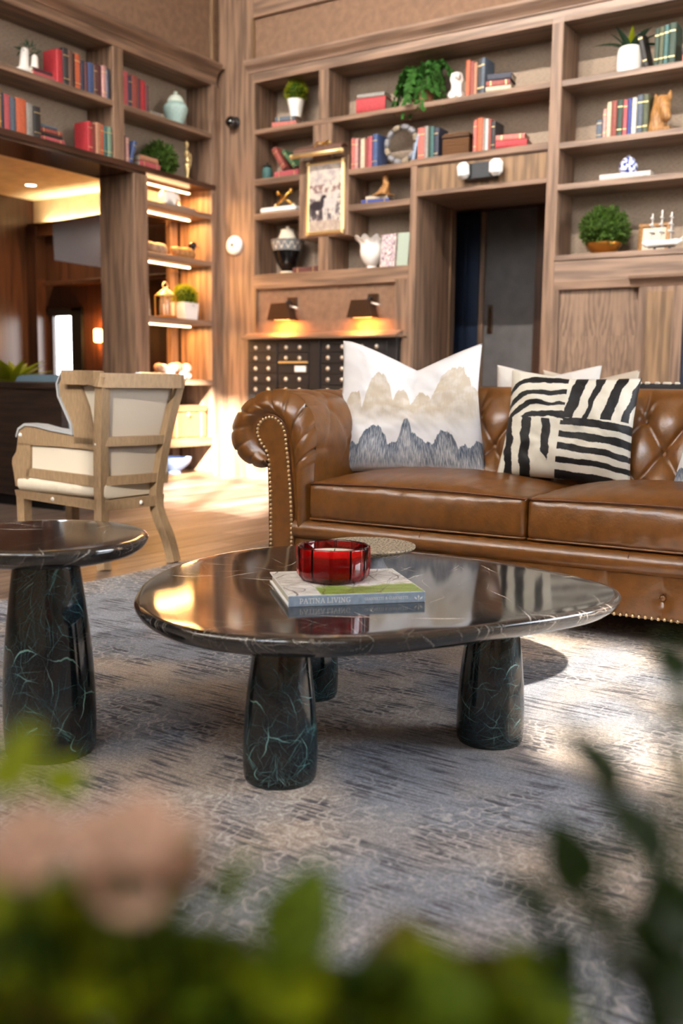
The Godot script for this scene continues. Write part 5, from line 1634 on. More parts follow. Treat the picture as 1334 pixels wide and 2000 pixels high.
func more_materials() -> void:
	for h in ["teal", "brown", "tan"]: hue_mat(h)
	tri_map(mat("spine_blue", Color(0.58, 0.65, 0.72), 0.4), T.suede, Vector3(5, 5, 5), false)
	tri_map(mat("cover_sage", Color(0.66, 0.72, 0.66), 0.5), T.suede, Vector3(9, 9, 9), false)
	tri_map(mat("ring_stone", Color(0.52, 0.52, 0.54), 0.6), T.hide, Vector3(16, 16, 16), false)
	tri_map(mat("brown_weave", Color(0.46, 0.31, 0.17), 0.7), T.cloth, Vector3(14, 3, 14), false)
	mat("black_glaze", Color(0.05, 0.05, 0.055), 0.18)
	tri_map(mat("grey_glaze", Color(0.50, 0.51, 0.52), 0.25), T.suede, Vector3(8, 8, 8), false)
	mat("slate_plastic", Color(0.17, 0.19, 0.21), 0.45)
	tri_map(mat("celadon", Color(0.70, 0.82, 0.80), 0.2), T.hide, Vector3(12, 12, 12), false)
	mat("celadon_pale", Color(0.84, 0.89, 0.84), 0.2)
	mat("pink_ceramic", Color(0.86, 0.55, 0.55), 0.3)
	tri_map(mat("pale_wood", Color(0.78, 0.64, 0.52), 0.6), T.grain, Vector3(7, 2, 7), false)
	var m := mat("amber_glass", Color(0.9, 0.8, 0.6, 0.2), 0.05)
	m.transparency = BaseMaterial3D.TRANSPARENCY_ALPHA
	tri_map(mat("tan_hide", Color(0.66, 0.43, 0.27), 0.6), T.hide, Vector3(7, 7, 7), false)
	tri_map(mat("blue_white", Color(0.62, 0.73, 0.93), 0.2), T.suede, Vector3(8, 8, 8), false)
	tri_map(mat("chair_oak", Color(0.62, 0.52, 0.40), 0.6), T.suede, Vector3(5, 1.6, 5), false)
	tri_map(mat("console_wood", Color(0.23, 0.165, 0.13), 0.5), T.grain, Vector3(0.3, 4, 0.3))
	mat("mailbox_metal", Color(0.15, 0.14, 0.14), 0.45, 0.3)
	mat("grey_trim", Color(0.62, 0.64, 0.66), 0.8)

func smin(a: float, b: float, k: float) -> float:
	var h := clampf(0.5 + 0.5 * (b - a) / k, 0.0, 1.0)
	return lerpf(b, a, h) - k * h * (1.0 - h)

# height of diamond tufting: a across, s up, in metres; 0 in the creases
func tuft(a: float, s: float, P: float, H: float) -> float:
	var p := a / P + s / (2.0 * H)
	var q := a / P - s / (2.0 * H)
	var fp := absf(p - roundf(p))
	var fq := absf(q - roundf(q))
	var puff := pow(sin(PI * fp) * sin(PI * fq), 0.42)
	var crease := 1.0 - 0.35 * (exp(-fp * fp / 0.0012) + exp(-fq * fq / 0.0012))
	var btn := exp(-(fp * fp + fq * fq) / 0.012)
	return puff * crease - 0.55 * btn

func arc_table(prof: Array) -> Array:
	var s := [0.0]
	for i in range(1, prof.size()):
		s.append(s[-1] + prof[i].distance_to(prof[i - 1]))
	return s

func at_arc(prof: Array, arc: Array, s: float) -> Array:   # [point, outward normal (left of travel)]
	var i := 0
	while i < prof.size() - 2 and arc[i + 1] < s: i += 1
	var t: float = clampf((s - arc[i]) / maxf(arc[i + 1] - arc[i], 1e-6), 0.0, 1.0)
	var p: Vector2 = prof[i].lerp(prof[i + 1], t)
	var d0: Vector2 = (prof[mini(i + 1, prof.size() - 1)] - prof[maxi(i - 1, 0)]).normalized()
	var d1: Vector2 = (prof[mini(i + 2, prof.size() - 1)] - prof[i]).normalized()
	var d := d0.lerp(d1, t).normalized()
	return [p, Vector2(d.y, -d.x)]

func cushion(hx: float, hy: float, hz: float, sd: int) -> ArrayMesh:
	var sec := []
	var rc := 0.028
	for c in [[1, -1, -90.0], [1, 1, 0.0], [-1, 1, 90.0], [-1, -1, 180.0]]:
		for k in 4:
			var a := deg_to_rad(c[2] + k * 30.0)
			sec.append(Vector2(c[0] * (hz - rc) + cos(a) * rc, c[1] * (hy - rc) + sin(a) * rc))
	var ring := []
	for i in sec.size():
		var a: Vector2 = sec[i]
		var b: Vector2 = sec[(i + 1) % sec.size()]
		var n := maxi(1, int(a.distance_to(b) / 0.035))
		for k in n: ring.append(a.lerp(b, float(k) / n))
	ring.append(ring[0])
	var xs := [[-1.0, 0.0], [-1.0, 0.5], [-1.0, 0.88], [-0.994, 0.96], [-0.975, 0.995]]
	for k in 41: xs.append([lerpf(-0.95, 0.95, k / 40.0), 1.0])
	xs.append_array([[0.975, 0.995], [0.994, 0.96], [1.0, 0.88], [1.0, 0.5], [1.0, 0.0]])
	var nz := noise(9.0, 3, sd)
	return grid(ring.size() - 1, xs.size() - 1, func(u: float, v: float) -> Vector3:
		var q: Vector2 = ring[roundi(u * (ring.size() - 1))]
		var e: Array = xs[roundi(v * (xs.size() - 1))]
		var x: float = e[0] * hx
		var z: float = q.x * e[1]
		var y: float = q.y * e[1]
		var cx := 1.0 - pow(absf(e[0]), 2.6)
		var cz := 1.0 - pow(absf(q.x / hz), 2.6)
		if q.y > 0.0: y += 0.058 * cx * cz
		z += (0.014 * (1.0 - pow(y / hy, 2.0)) * cx) * signf(q.x) * float(absf(q.x) > hz * 0.9)
		var w := nz.get_noise_3d(x * 2.2, y * 0.6 if absf(q.x) > hz * 0.9 else z * 1.2, 3.0)
		var f := nz.get_noise_3d(x * 5.0 + y * 1.5, y * 1.2, z * 0.8)
		if absf(q.x) > hz * 0.9: z += (w * 0.008 + f * 0.006) * signf(q.x)
		elif q.y > 0: y += w * 0.004 + f * 0.003
		return Vector3(x, y, z))

func sofa() -> void:
	var t := thing("sofa", "brown leather button-tufted rolled arm sofa behind the stone coffee table", "sofa", Vector3(4.80, 0, 4.0), 3.0)
	var L: Material = M.leather
	# back, tufted, rolled at the top: profile in (z, y)
	var bp := smooth_profile(v2([-0.50, 0.40, -0.56, 0.50, -0.615, 0.61, -0.655, 0.715, -0.695, 0.80, -0.755, 0.862, -0.825, 0.878, -0.90, 0.85, -0.94, 0.775, -0.93, 0.68, -0.945, 0.45, -0.95, 0.12]), 6)
	var ba := arc_table(bp)
	var s_end: float = ba[-1]
	var sb := 0.14       # arc of the lowest button row
	var H := 0.138
	var P := 0.18
	var rows := 96
	var cols := 260
	var hx := 1.16
	obj("backrest", grid(cols, rows, func(u: float, v: float) -> Vector3:
		var s := v * v * 0.35 * s_end + v * 0.65 * s_end
		var x := lerpf(-hx, hx, u)
		var e: Array = at_arc(bp, ba, s)
		var a := x - 0.07
		var st := s - sb
		var h := 0.0
		if st < 2.0 * H:
			h = tuft(a, st, P, H)
			if st < 0.0: h = lerpf(h, 0.6, clampf(-st / 0.12, 0.0, 1.0))
		else:
			var f := absf(a / P - roundf(a / P))
			var k := clampf((st - 2.0 * H) / 0.17, 0.0, 1.0)
			var pl := pow(sin(PI * f), 0.4) * (1.0 - 0.3 * exp(-f * f / 0.002))
			var near := tuft(a, st, P, H)
			h = lerpf(minf(near, pl), lerpf(pl, 0.85, smoothstep(0.45, 1.0, k)), smoothstep(0.0, 0.5, k))
		var p: Vector2 = e[0] + e[1] * (-0.010 + 0.036 * h) * float(s < s_end * 0.62)
		return Vector3(x, p.y, p.x)), L, t)
	for j in 3:
		for i in range(-6, 7):
			var x := 0.07 + (i + 0.5 * (j % 2)) * P
			if absf(x) > 0.95: continue
			var e: Array = at_arc(bp, ba, sb + j * H)
			var p: Vector2 = e[0] - e[1] * 0.026
			obj("button", lump_button(), L, t).transform = aim(Vector3(x, p.y, p.x), Vector3(0, e[1].y, e[1].x))
	# arms: profile in (x, y) from inside the seat over the roll to its underside
	var ap := smooth_profile(v2([-0.94, 0.27, -0.938, 0.42, -0.932, 0.56, -0.925, 0.66, -0.935, 0.745, -0.985, 0.825, -1.06, 0.862, -1.14, 0.866, -1.23, 0.835, -1.305, 0.77, -1.338, 0.69, -1.318, 0.615, -1.25, 0.565, -1.18, 0.555, -1.125, 0.57]), 5)
	var aa := arc_table(ap)
	var a_end: float = aa[-1]
	var a_btn := 0.385    # arc of the lower button on the inner face
	var pleat := 0.092
	var arm := func(u: float, v: float) -> Vector3:
		var s := v * a_end
		var d := u * 0.93           # distance back from the front edge
		var e: Array = at_arc(ap, aa, s)
		var f := absf(s / pleat - roundf(s / pleat))
		var pl := 0.72 + 0.28 * pow(sin(PI * f), 0.7) - 0.75 * exp(-f * f / 0.0022)
		var tf := lerpf(0.85, tuft(d - 0.075, s - a_btn, 0.20, 0.155), 0.62) if s < a_btn + 0.30 else lerpf(lerpf(0.85, tuft(d - 0.075, s - a_btn, 0.20, 0.155), 0.62), 0.85, clampf((s - a_btn - 0.30) / 0.08, 0.0, 1.0))
		if s < a_btn: tf = lerpf(tf, 0.6, clampf((a_btn - s) / 0.10, 0.0, 1.0))
		if s > 0.30 and s < a_btn + 0.01 and d < 0.075: pl = minf(pl, 1.0)
		var h := lerpf(pl if s > 0.32 else 0.75, tf, smoothstep(0.05, 0.15, d))
		var p: Vector2 = e[0] + e[1] * (-0.004 + 0.015 * h)
		return Vector3(p.x, p.y, -0.035 - d)
	var arm_mesh := grid(90, 130, arm)
	# keyhole front panel outline, from its inner foot over the scroll to the outer foot
	var kp := smooth_profile(v2([-1.000, 0.10, -1.004, 0.37, -1.018, 0.55, -1.030, 0.645, -1.038, 0.70, -1.062, 0.745, -1.105, 0.768, -1.150, 0.762, -1.182, 0.733, -1.190, 0.695, -1.175, 0.655, -1.150, 0.625, -1.134, 0.59, -1.126, 0.50, -1.122, 0.37, -1.122, 0.10]), 4)
	var ka := arc_table(kp)
	var k0 := 0.20
	var k1 := 0.0
	for i in kp.size():
		if kp[i].x < -1.13 and kp[i].y < 0.60 and k1 == 0.0: k1 = ka[i]
	var cap := grid(150, 12, func(u: float, v: float) -> Vector3:
		var s := u * a_end
		var e: Array = at_arc(ap, aa, s)
		var o := at_arc(kp, ka, lerpf(k0, k1, pow(u, 0.92)))
		var f := absf(s / pleat - roundf(s / pleat))
		var pl := 0.72 + 0.28 * pow(sin(PI * f), 0.7) - 0.75 * exp(-f * f / 0.0022) if s > 0.32 else 0.75
		var po: Vector2 = e[0] + e[1] * (-0.004 + 0.015 * pl)
		var q := po.lerp(o[0], v)
		var bulge := sin(PI * minf(1.0, v * 1.12 + 0.02)) * (0.033 + 0.009 * pl)
		return Vector3(q.x, q.y, lerpf(-0.035, 0.0, v) + bulge))
	var panel_in := []
	for i in kp.size(): panel_in.append(kp[i])
	var panel := prism(panel_in, -0.05, 0.004)
	var outer_side := prism(v2([-1.128, 0.10, -0.96, 0.10, -0.96, 0.60, -1.11, 0.60]), -0.96, -0.03)
	var nails := []
	var run := 0.0
	while run < ka[-1]:
		var e2 := at_arc(kp, ka, run)
		var p2: Vector2 = e2[0] - e2[1] * 0.008
		nails.append(Transform3D(Basis.IDENTITY, Vector3(p2.x, p2.y, 0.006)))
		run += 0.0185
	var pipe := []
	for i in range(0, kp.size(), 1): pipe.append(Vector3(kp[i].x, kp[i].y, 0.004))
	var nail := ball(0.0072, 8, 4)
	for sgn in [1.0, -1.0]:
		var a := obj("arm", arm_mesh, L, t, Vector3.ZERO, Vector3.ZERO, Vector3(sgn, 1, 1))
		obj("pleated_front", cap, L, a)
		obj("front_panel", panel, L, a)
		obj("outer_panel", outer_side, L, a)
		obj("welt", tube(pipe, 0.0035, 6), M.piping, a)
		many("nailheads", nail, M.antique_nail, a, nails)
		for b in [[0.075, 0.0], [0.175, 0.155], [0.275, 0.0], [0.375, 0.155]]:
			var e3: Array = at_arc(ap, aa, a_btn + b[1])
			var p3: Vector2 = e3[0] - e3[1] * 0.018
			obj("button", lump_button(), L, a).transform = aim(Vector3(p3.x, p3.y, -0.035 - b[0]), Vector3(e3[1].x, e3[1].y, 0))
	# seat
	var cm := [cushion(0.463, 0.078, 0.31, 3), cushion(0.463, 0.078, 0.31, 8)]
	for i in 2:
		var c := obj("seat_cushion", cm[i], L, t, Vector3([-0.466, 0.466][i], 0.424, -0.305))
		for y in [0.072, -0.072]:
			var pts := []
			for k in 25:
				var x := lerpf(-0.455, 0.455, k / 24.0)
				pts.append(Vector3(x, y + (0.010 * (1.0 - pow(x / 0.455, 2.0)) if y > 0 else 0.0), 0.306 + 0.002 * (1.0 - pow(x / 0.455, 2.0))))
			pts.push_front(Vector3(-0.462, y, 0.0))
			pts.append(Vector3(0.462, y, 0.0))
			obj("piping", tube(pts, 0.0042, 6), M.piping if y > 0 else L, c)
	slab("deck", Vector3(-0.97, 0.13, -0.93), Vector3(0.97, 0.335, -0.03), L, t, 0.01)
	var rail := smooth_profile(v2([-0.03, 0.345, 0.002, 0.338, 0.022, 0.312, 0.018, 0.282, -0.006, 0.264]), 4)
	obj("front_rail", grid(2, rail.size() - 1, func(u: float, v: float) -> Vector3:
		var q: Vector2 = rail[roundi(v * (rail.size() - 1))]
		return Vector3(lerpf(-1.0, 1.0, u), q.y, q.x)), L, t)
	for x in [-0.42, 0.375]:
		obj("rail_seam", tube([Vector3(x, 0.342, -0.006), Vector3(x, 0.325, 0.0165), Vector3(x, 0.298, 0.0215), Vector3(x, 0.268, 0.0)], 0.0022, 5), M.piping, t)
	var SP := 0.19
	obj("skirt", grid(220, 18, func(u: float, v: float) -> Vector3:
		var x := lerpf(-1.0, 1.0, u)
		var y := lerpf(0.264, 0.112, v)
		var f := absf((x - 0.49) / SP - roundf((x - 0.49) / SP))
		var dy := (y - 0.186) / 0.076
		var pl := pow(sin(PI * minf(f, 0.5)), 0.30)
		var btn := exp(-(f * f * 60.0 + dy * dy * 8.0))
		return Vector3(x, y, -0.014 + 0.016 * pl * (1.0 - 0.25 * dy * dy) - 0.020 * btn)), L, t)
	var sk := []
	for i in range(-5, 6):
		var x := 0.49 + i * SP - 0.19 * 2
		if absf(x) < 0.98:
			obj("button", lump_button(), L, t).transform = aim(Vector3(x, 0.186, -0.022), Vector3(0, 0, 1))
	var n := 0
	var px := -1.0
	while px < 1.0:
		sk.append(Transform3D(Basis.IDENTITY, Vector3(px, 0.117, 0.002)))
		px += 0.0215
	many("nailheads", nail, M.antique_nail, t, sk)
	for p in [[-1.06, -0.06], [1.06, -0.06], [0.03, -0.06], [-1.06, -0.88], [1.06, -0.88], [0.03, -0.88]]:
		obj("foot", lathe(smooth_profile(v2([0, 0, 0.02, 0, 0.026, 0.02, 0.03, 0.06, 0.034, 0.10, 0.034, 0.135]), 3), 16), M.black_plastic, t, Vector3(p[0], 0, p[1]))

var _button: ArrayMesh
func lump_button() -> ArrayMesh:
	if _button == null:
		_button = lathe(smooth_profile(v2([0.0105, -0.006, 0.0115, 0.0, 0.009, 0.005, 0.0, 0.0075]), 3), 14)
	return _button

# knife-edged cushion: foot at the origin, face along +z, print on the face
func pillow_mesh(w: float, h: float, th: float, chop: float, pinch: float, sd: int, foot := 1.0) -> ArrayMesh:
	var nz := noise(3.0, 3, sd)
	var f := func(u: float, v: float, side: float) -> Vector3:
		var a := u * 2.0 - 1.0
		var b := 1.0 - v * 2.0        # +1 at the top
		var x := a * w * 0.5 * (1.0 - pinch * (1.0 - b * b)) * lerpf(foot, 1.0, clampf((b + 1.0) * 0.8, 0.0, 1.0))
		var y := b * h * 0.5 * (1.0 - pinch * (1.0 - a * a))
		y -= chop * pow(1.0 - clampf(absf(a - 0.10 * float(chop > 0.05)), 0.0, 1.0), 1.25) * smoothstep(-0.6, 1.0, b)
		var e := (1.0 - pow(absf(a), 3.2)) * (1.0 - pow(absf(b), 3.2))
		var z := side * th * 0.5 * pow(maxf(e, 0.0), 0.62) * (1.0 - 0.25 * clampf(b, 0.0, 1.0))
		z += side * (nz.get_noise_3d(x * 2.4, y * 2.4, side * 5.0) * 0.020 + nz.get_noise_3d(x * 8.0 + y * 6.0, y * 5.0 - x * 3.0, 9.0) * 0.005) * pow(maxf(e, 0.0), 0.4)
		z -= 0.03 * chop / 0.1 * exp(-a * a / 0.06) * smoothstep(0.0, 1.0, b) * side * e
		return Vector3(x, y + h * 0.5, z)
	var st := SurfaceTool.new()
	st.begin(Mesh.PRIMITIVE_TRIANGLES)
	st.set_smooth_group(0)
	var n := grid_into(st, 44, 44, func(u: float, v: float) -> Vector3: return f.call(u, v, 1.0), 0)
	grid_into(st, 44, 44, func(u: float, v: float) -> Vector3: return f.call(1.0 - u, v, -1.0), n)
	st.generate_normals()
	return st.commit()

func set_pillow(o: Node3D, at: Vector3, yaw: float, lean: float, roll := 0.0) -> void:
	o.position = at
	o.basis = Basis(Vector3.UP, deg_to_rad(yaw)) * Basis(Vector3.RIGHT, -deg_to_rad(lean)) * Basis(Vector3.BACK, deg_to_rad(roll))

func pillows() -> void:
	var t := thing("throw_pillow", "large white pillow printed with blue-grey and beige mountains", "pillow")
	obj("cover", pillow_mesh(0.62, 0.60, 0.20, 0.125, 0.035, 3, 1.14), M.landscape_cloth, t)
	set_pillow(t, Vector3(4.07, 0.515, 3.60), 23.0, 15.0)
	t = thing("throw_pillow", "black and white striped hide pillow sewn in four quarters", "pillow")
	obj("cover", pillow_mesh(0.52, 0.45, 0.17, 0.012, 0.05, 6, 1.03), M.striped_hide, t)
	obj("care_label", box(0.004, 0.045, 0.03, 0.001), M.white_plastic, t, Vector3(0.245, 0.12, 0.0))
	set_pillow(t, Vector3(4.755, 0.52, 3.53), 15.0, 14.0, -3.5)
	t = thing("throw_pillow", "pale grey patterned pillow at the frame edge on right seat", "pillow")
	obj("cover", pillow_mesh(0.50, 0.46, 0.18, 0.02, 0.04, 9, 1.0), M.landscape_cloth, t)
	set_pillow(t, Vector3(5.45, 0.525, 3.655), -12.0, 24.0)
	# a daybed stands back to back with the sofa; its cushions show over the top
	var d := thing("daybed", "upholstered bench standing back to back behind the leather sofa", "bench", Vector3(5.0, 0, 2.55), 3.0)
	obj("base", box(2.3, 0.30, 0.62, 0.02), M.charcoal_fabric, d, Vector3(0, 0.25, 0))
	obj("seat_pad", box(2.28, 0.16, 0.60, 0.05), M.linen, d, Vector3(0, 0.48, 0))
	for p in [[-1.05, -0.25], [1.05, -0.25], [-1.05, 0.25], [1.05, 0.25]]:
		obj("leg", box(0.05, 0.10, 0.05, 0.006), M.black_plastic, d, Vector3(p[0], 0.05, p[1]))
	var specs := [["white cotton pillow showing between the two front pillows", 4.36, 2.76, 0.52, 0.46, M.white_fabric, 8.0], ["beige pillow behind the white one over the sofa back", 4.48, 2.58, 0.56, 0.44, M.linen, -14.0], ["charcoal cushion with pale whipped edge behind the right seat", 5.22, 2.70, 0.95, 0.375, M.charcoal_fabric, 0.0]]
	for i in 3:
		var s: Array = specs[i]
		t = thing("back_cushion", s[0], "pillow")
		obj("cover", pillow_mesh(s[3], s[4], 0.14, 0.05 if i < 2 else 0.0, 0.05 if i < 2 else 0.01, 12 + i), s[5], t)
		if i == 2:
			var st := begin()
			for k in 20:
				add_box(st, Vector3(-0.44 + k * 0.046, 0.374, 0.0), Vector3(0.024 if k % 3 else 0.04, 0.014, 0.02), 0.004)
			obj("whipped_edge", finish(st), M.cream_linen, t)
		set_pillow(t, Vector3(s[1], 0.555, s[2]), s[6], 10.0)

func pebble_top(outline: Array, h: float, th: float) -> ArrayMesh:
	# outline in (x, z) about the origin; rounded rim that tucks in underneath
	var c := Curve2D.new()
	var n := outline.size()
	for i in n + 1:
		var a: Vector2 = outline[(i - 1 + n) % n]
		var b: Vector2 = outline[(i + 1) % n]
		c.add_point(outline[i % n], -(b - a) / 6.0, (b - a) / 6.0)
	var m := 120
	var ring := []
	var len := c.get_baked_length()
	for i in m: ring.append(c.sample_baked(len * i / m))
	for pass_ in 6:
		var soft := []
		for i in m: soft.append(ring[i] * 0.5 + (ring[(i + 1) % m] + ring[(i - 1 + m) % m]) * 0.25)
		ring = soft
	if Geometry2D.is_polygon_clockwise(PackedVector2Array(ring)): ring.reverse()
	var prof := v2([0.9, 0.0, 0.5, 0.0, 0.06, 0.0, 0.02, 0.0, 0.010, -0.0006, 0.004, -0.003, 0.0, -0.009, 0.003, -0.019, 0.012, -0.033, 0.028, -0.046, 0.055, -0.055, 0.10, -0.058, 0.9, -0.058])
	return grid(m, prof.size() - 1, func(u: float, v: float) -> Vector3:
		var i := roundi(u * m) % m
		var q: Vector2 = prof[roundi(v * (prof.size() - 1))]
		var d: Vector2 = (ring[(i + 1) % m] - ring[(i - 1 + m) % m]).normalized()
		var p: Vector2 = ring[i]
		if q.x > 0.2: p = p * (1.0 - q.x) if q.x < 0.8 else Vector2.ZERO
		else: p += Vector2(-d.y, d.x) * q.x
		return Vector3(p.x, h + q.y * th / 0.058, p.y))

func tables() -> void:
	var t := thing("coffee_table", "low dark marble coffee table with pebble shaped top on three stone legs", "table", Vector3(4.869, 0.0, 5.169))
	var pts := [4.485, 5.654, 4.36, 5.499, 4.277, 5.343, 4.223, 5.154, 4.225, 4.985, 4.262, 4.835, 4.35, 4.72, 4.488, 4.655, 4.705, 4.625, 4.948, 4.626, 5.159, 4.671, 5.299, 4.731, 5.385, 4.80, 5.426, 4.89, 5.432, 4.98, 5.415, 5.08, 5.373, 5.185, 5.315, 5.305, 5.219, 5.487, 5.13, 5.614, 5.034, 5.702, 4.907, 5.771, 4.791, 5.790, 4.663, 5.768, 4.565, 5.72]
	var o := []
	for i in range(0, pts.size(), 2): o.append(Vector2(pts[i] - 4.869, pts[i + 1] - 5.169) * 1.012)
	obj("tabletop", pebble_top(o, 0.38, 0.056), M.dark_marble, t)
	var leg := lathe(smooth_profile(v2([0, 0.006, 0.070, 0.006, 0.080, 0.012, 0.084, 0.03, 0.085, 0.08, 0.081, 0.16, 0.073, 0.24, 0.064, 0.30, 0.058, 0.328]), 4), 48)
	var k := 0
	for p in [[4.874, 5.591], [5.168, 5.096], [4.585, 5.065]]:
		obj("leg", leg, M.green_marble, t, Vector3(p[0] - 4.869, 0.0, p[1] - 5.169), Vector3(0, [70.0, 200.0, 320.0][k], 0))
		k += 1
	t = thing("side_table", "round marble side table on one thick stone column at left", "table", Vector3(4.317, 0.0, 5.775))
	o = []
	for i in 24:
		var a := TAU * i / 24.0
		o.append(Vector2(cos(a), sin(a)) * (0.252 + 0.010 * cos(2.0 * (a - 0.694))))
	obj("tabletop", pebble_top(o, 0.54, 0.05), M.dark_marble, t)
	obj("column", lathe(smooth_profile(v2([0, 0.006, 0.092, 0.006, 0.103, 0.012, 0.107, 0.03, 0.109, 0.10, 0.106, 0.20, 0.097, 0.31, 0.085, 0.41, 0.074, 0.492]), 4), 56), M.green_marble, t, Vector3.ZERO, Vector3(0, 150, 0))
	# book, candle, stone dish
	var ax := Vector3(0.700, 0.0, -0.714)
	var yaw := atan2(0.714, 0.700)
	var b := thing("book", "large white illustrated book lying under the red candle", "book", Vector3(4.822, 0.38, 5.492))
	b.basis = Basis(Vector3.UP, yaw)
	var W := 0.335
	var D := 0.30
	obj("cover", box(W, 0.003, D, 0.0), M.white_plastic, b, Vector3(W * 0.5, 0.0015, -D * 0.5))
	obj("cover", box(W, 0.003, D, 0.0), M.white_plastic, b, Vector3(W * 0.5, 0.0245, -D * 0.5))
	obj("spine", box(W, 0.026, 0.004, 0.0012), M.spine_blue, b, Vector3(W * 0.5, 0.013, -0.001))
	obj("pages", box(W - 0.012, 0.021, D - 0.01, 0.0), M.paper, b, Vector3(W * 0.5, 0.013, -D * 0.5 - 0.001))
	var cm: StandardMaterial3D = M.cover_print
	cm.uv1_triplanar = true
	cm.uv1_scale = Vector3(1.0 / W, 1, 1.0 / D)
	cm.uv1_offset = Vector3(0.5, 0, 0.5)
	obj("jacket_print", box(W - 0.004, 0.0006, D - 0.004, 0.0), cm, b, Vector3(W * 0.5, 0.0263, -D * 0.5))
	var tm := text_mesh("PATINA LIVING", 0.0165)
	obj("lettering", tm, M.white_paint, b, Vector3(0.088, 0.0125, 0.0012))
	obj("lettering", text_mesh("GIANNETTI & GIANNETTI", 0.0088), M.white_paint, b, Vector3(0.238, 0.0130, 0.0012))
	for s in [-1, 0, 1]:
		obj("emblem", prism(v2([0, 0.004, 0.0022, 0.0095, 0, 0.0145, -0.0022, 0.0095]), 0.0, 0.0006), M.white_paint, b, Vector3(0.318, 0.0045, 0.0012), Vector3(0, 0, -48.0 * s))
	obj("emblem", box(0.0012, 0.006, 0.0006, 0), M.white_paint, b, Vector3(0.318, 0.0075, 0.0014))
	var c := thing("candle", "red fluted glass bowl candle with white wax on the book", "candle", Vector3(4.795, 0.407, 5.262))
	var gp := [[0.0, 0.0], [0.07, 0.0], [0.083, 0.004], [0.0905, 0.014], [0.0925, 0.03], [0.0925, 0.084], [0.0915, 0.087], [0.089, 0.088], [0.0865, 0.087], [0.0855, 0.084], [0.0855, 0.02], [0.080, 0.011], [0.0, 0.010]]
	obj("glass_bowl", grid(360, gp.size() - 1, func(u: float, v: float) -> Vector3:
		var i := roundi(v * (gp.size() - 1))
		var a := u * TAU
		var f := absf(fmod(u * 12.0, 1.0) - 0.5) * 2.0    # 1 between lobes
		var r: float = gp[i][0]
		if i > 1 and i < 8: r *= 1.0 - 0.055 * pow(f, 8.0) + 0.030 * exp(-pow((f - 0.80) / 0.06, 2.0))
		return Vector3(cos(a) * r, gp[i][1], sin(a) * r)), M.red_glass, c)
	obj("wax", lathe(v2([0, 0.012, 0.072, 0.012, 0.0825, 0.022, 0.0825, 0.064, 0.079, 0.066, 0.0, 0.065]), 48), M.wax, c)
	for k2 in 3:
		obj("wick", tube([Vector3(0.03 * cos(k2 * 2.1), 0.064, 0.03 * sin(k2 * 2.1)), Vector3(0.03 * cos(k2 * 2.1) + 0.002, 0.073, 0.03 * sin(k2 * 2.1))], 0.0012, 5), M.black_plastic, c)
	t = thing("stone_dish", "round tan stone dish on a low foot behind the candle", "dish", Vector3(4.715, 0.38, 4.965))
	obj("foot", lathe(smooth_profile(v2([0, 0, 0.055, 0, 0.054, 0.008, 0.044, 0.03, 0.046, 0.046, 0, 0.046]), 3), 32), M.ring_stone, t)
	obj("plate", lathe(smooth_profile(v2([0, 0.042, 0.06, 0.043, 0.115, 0.052, 0.135, 0.062, 0.137, 0.067, 0.132, 0.070, 0.10, 0.0685, 0, 0.067]), 4), 56), M.travertine, t)

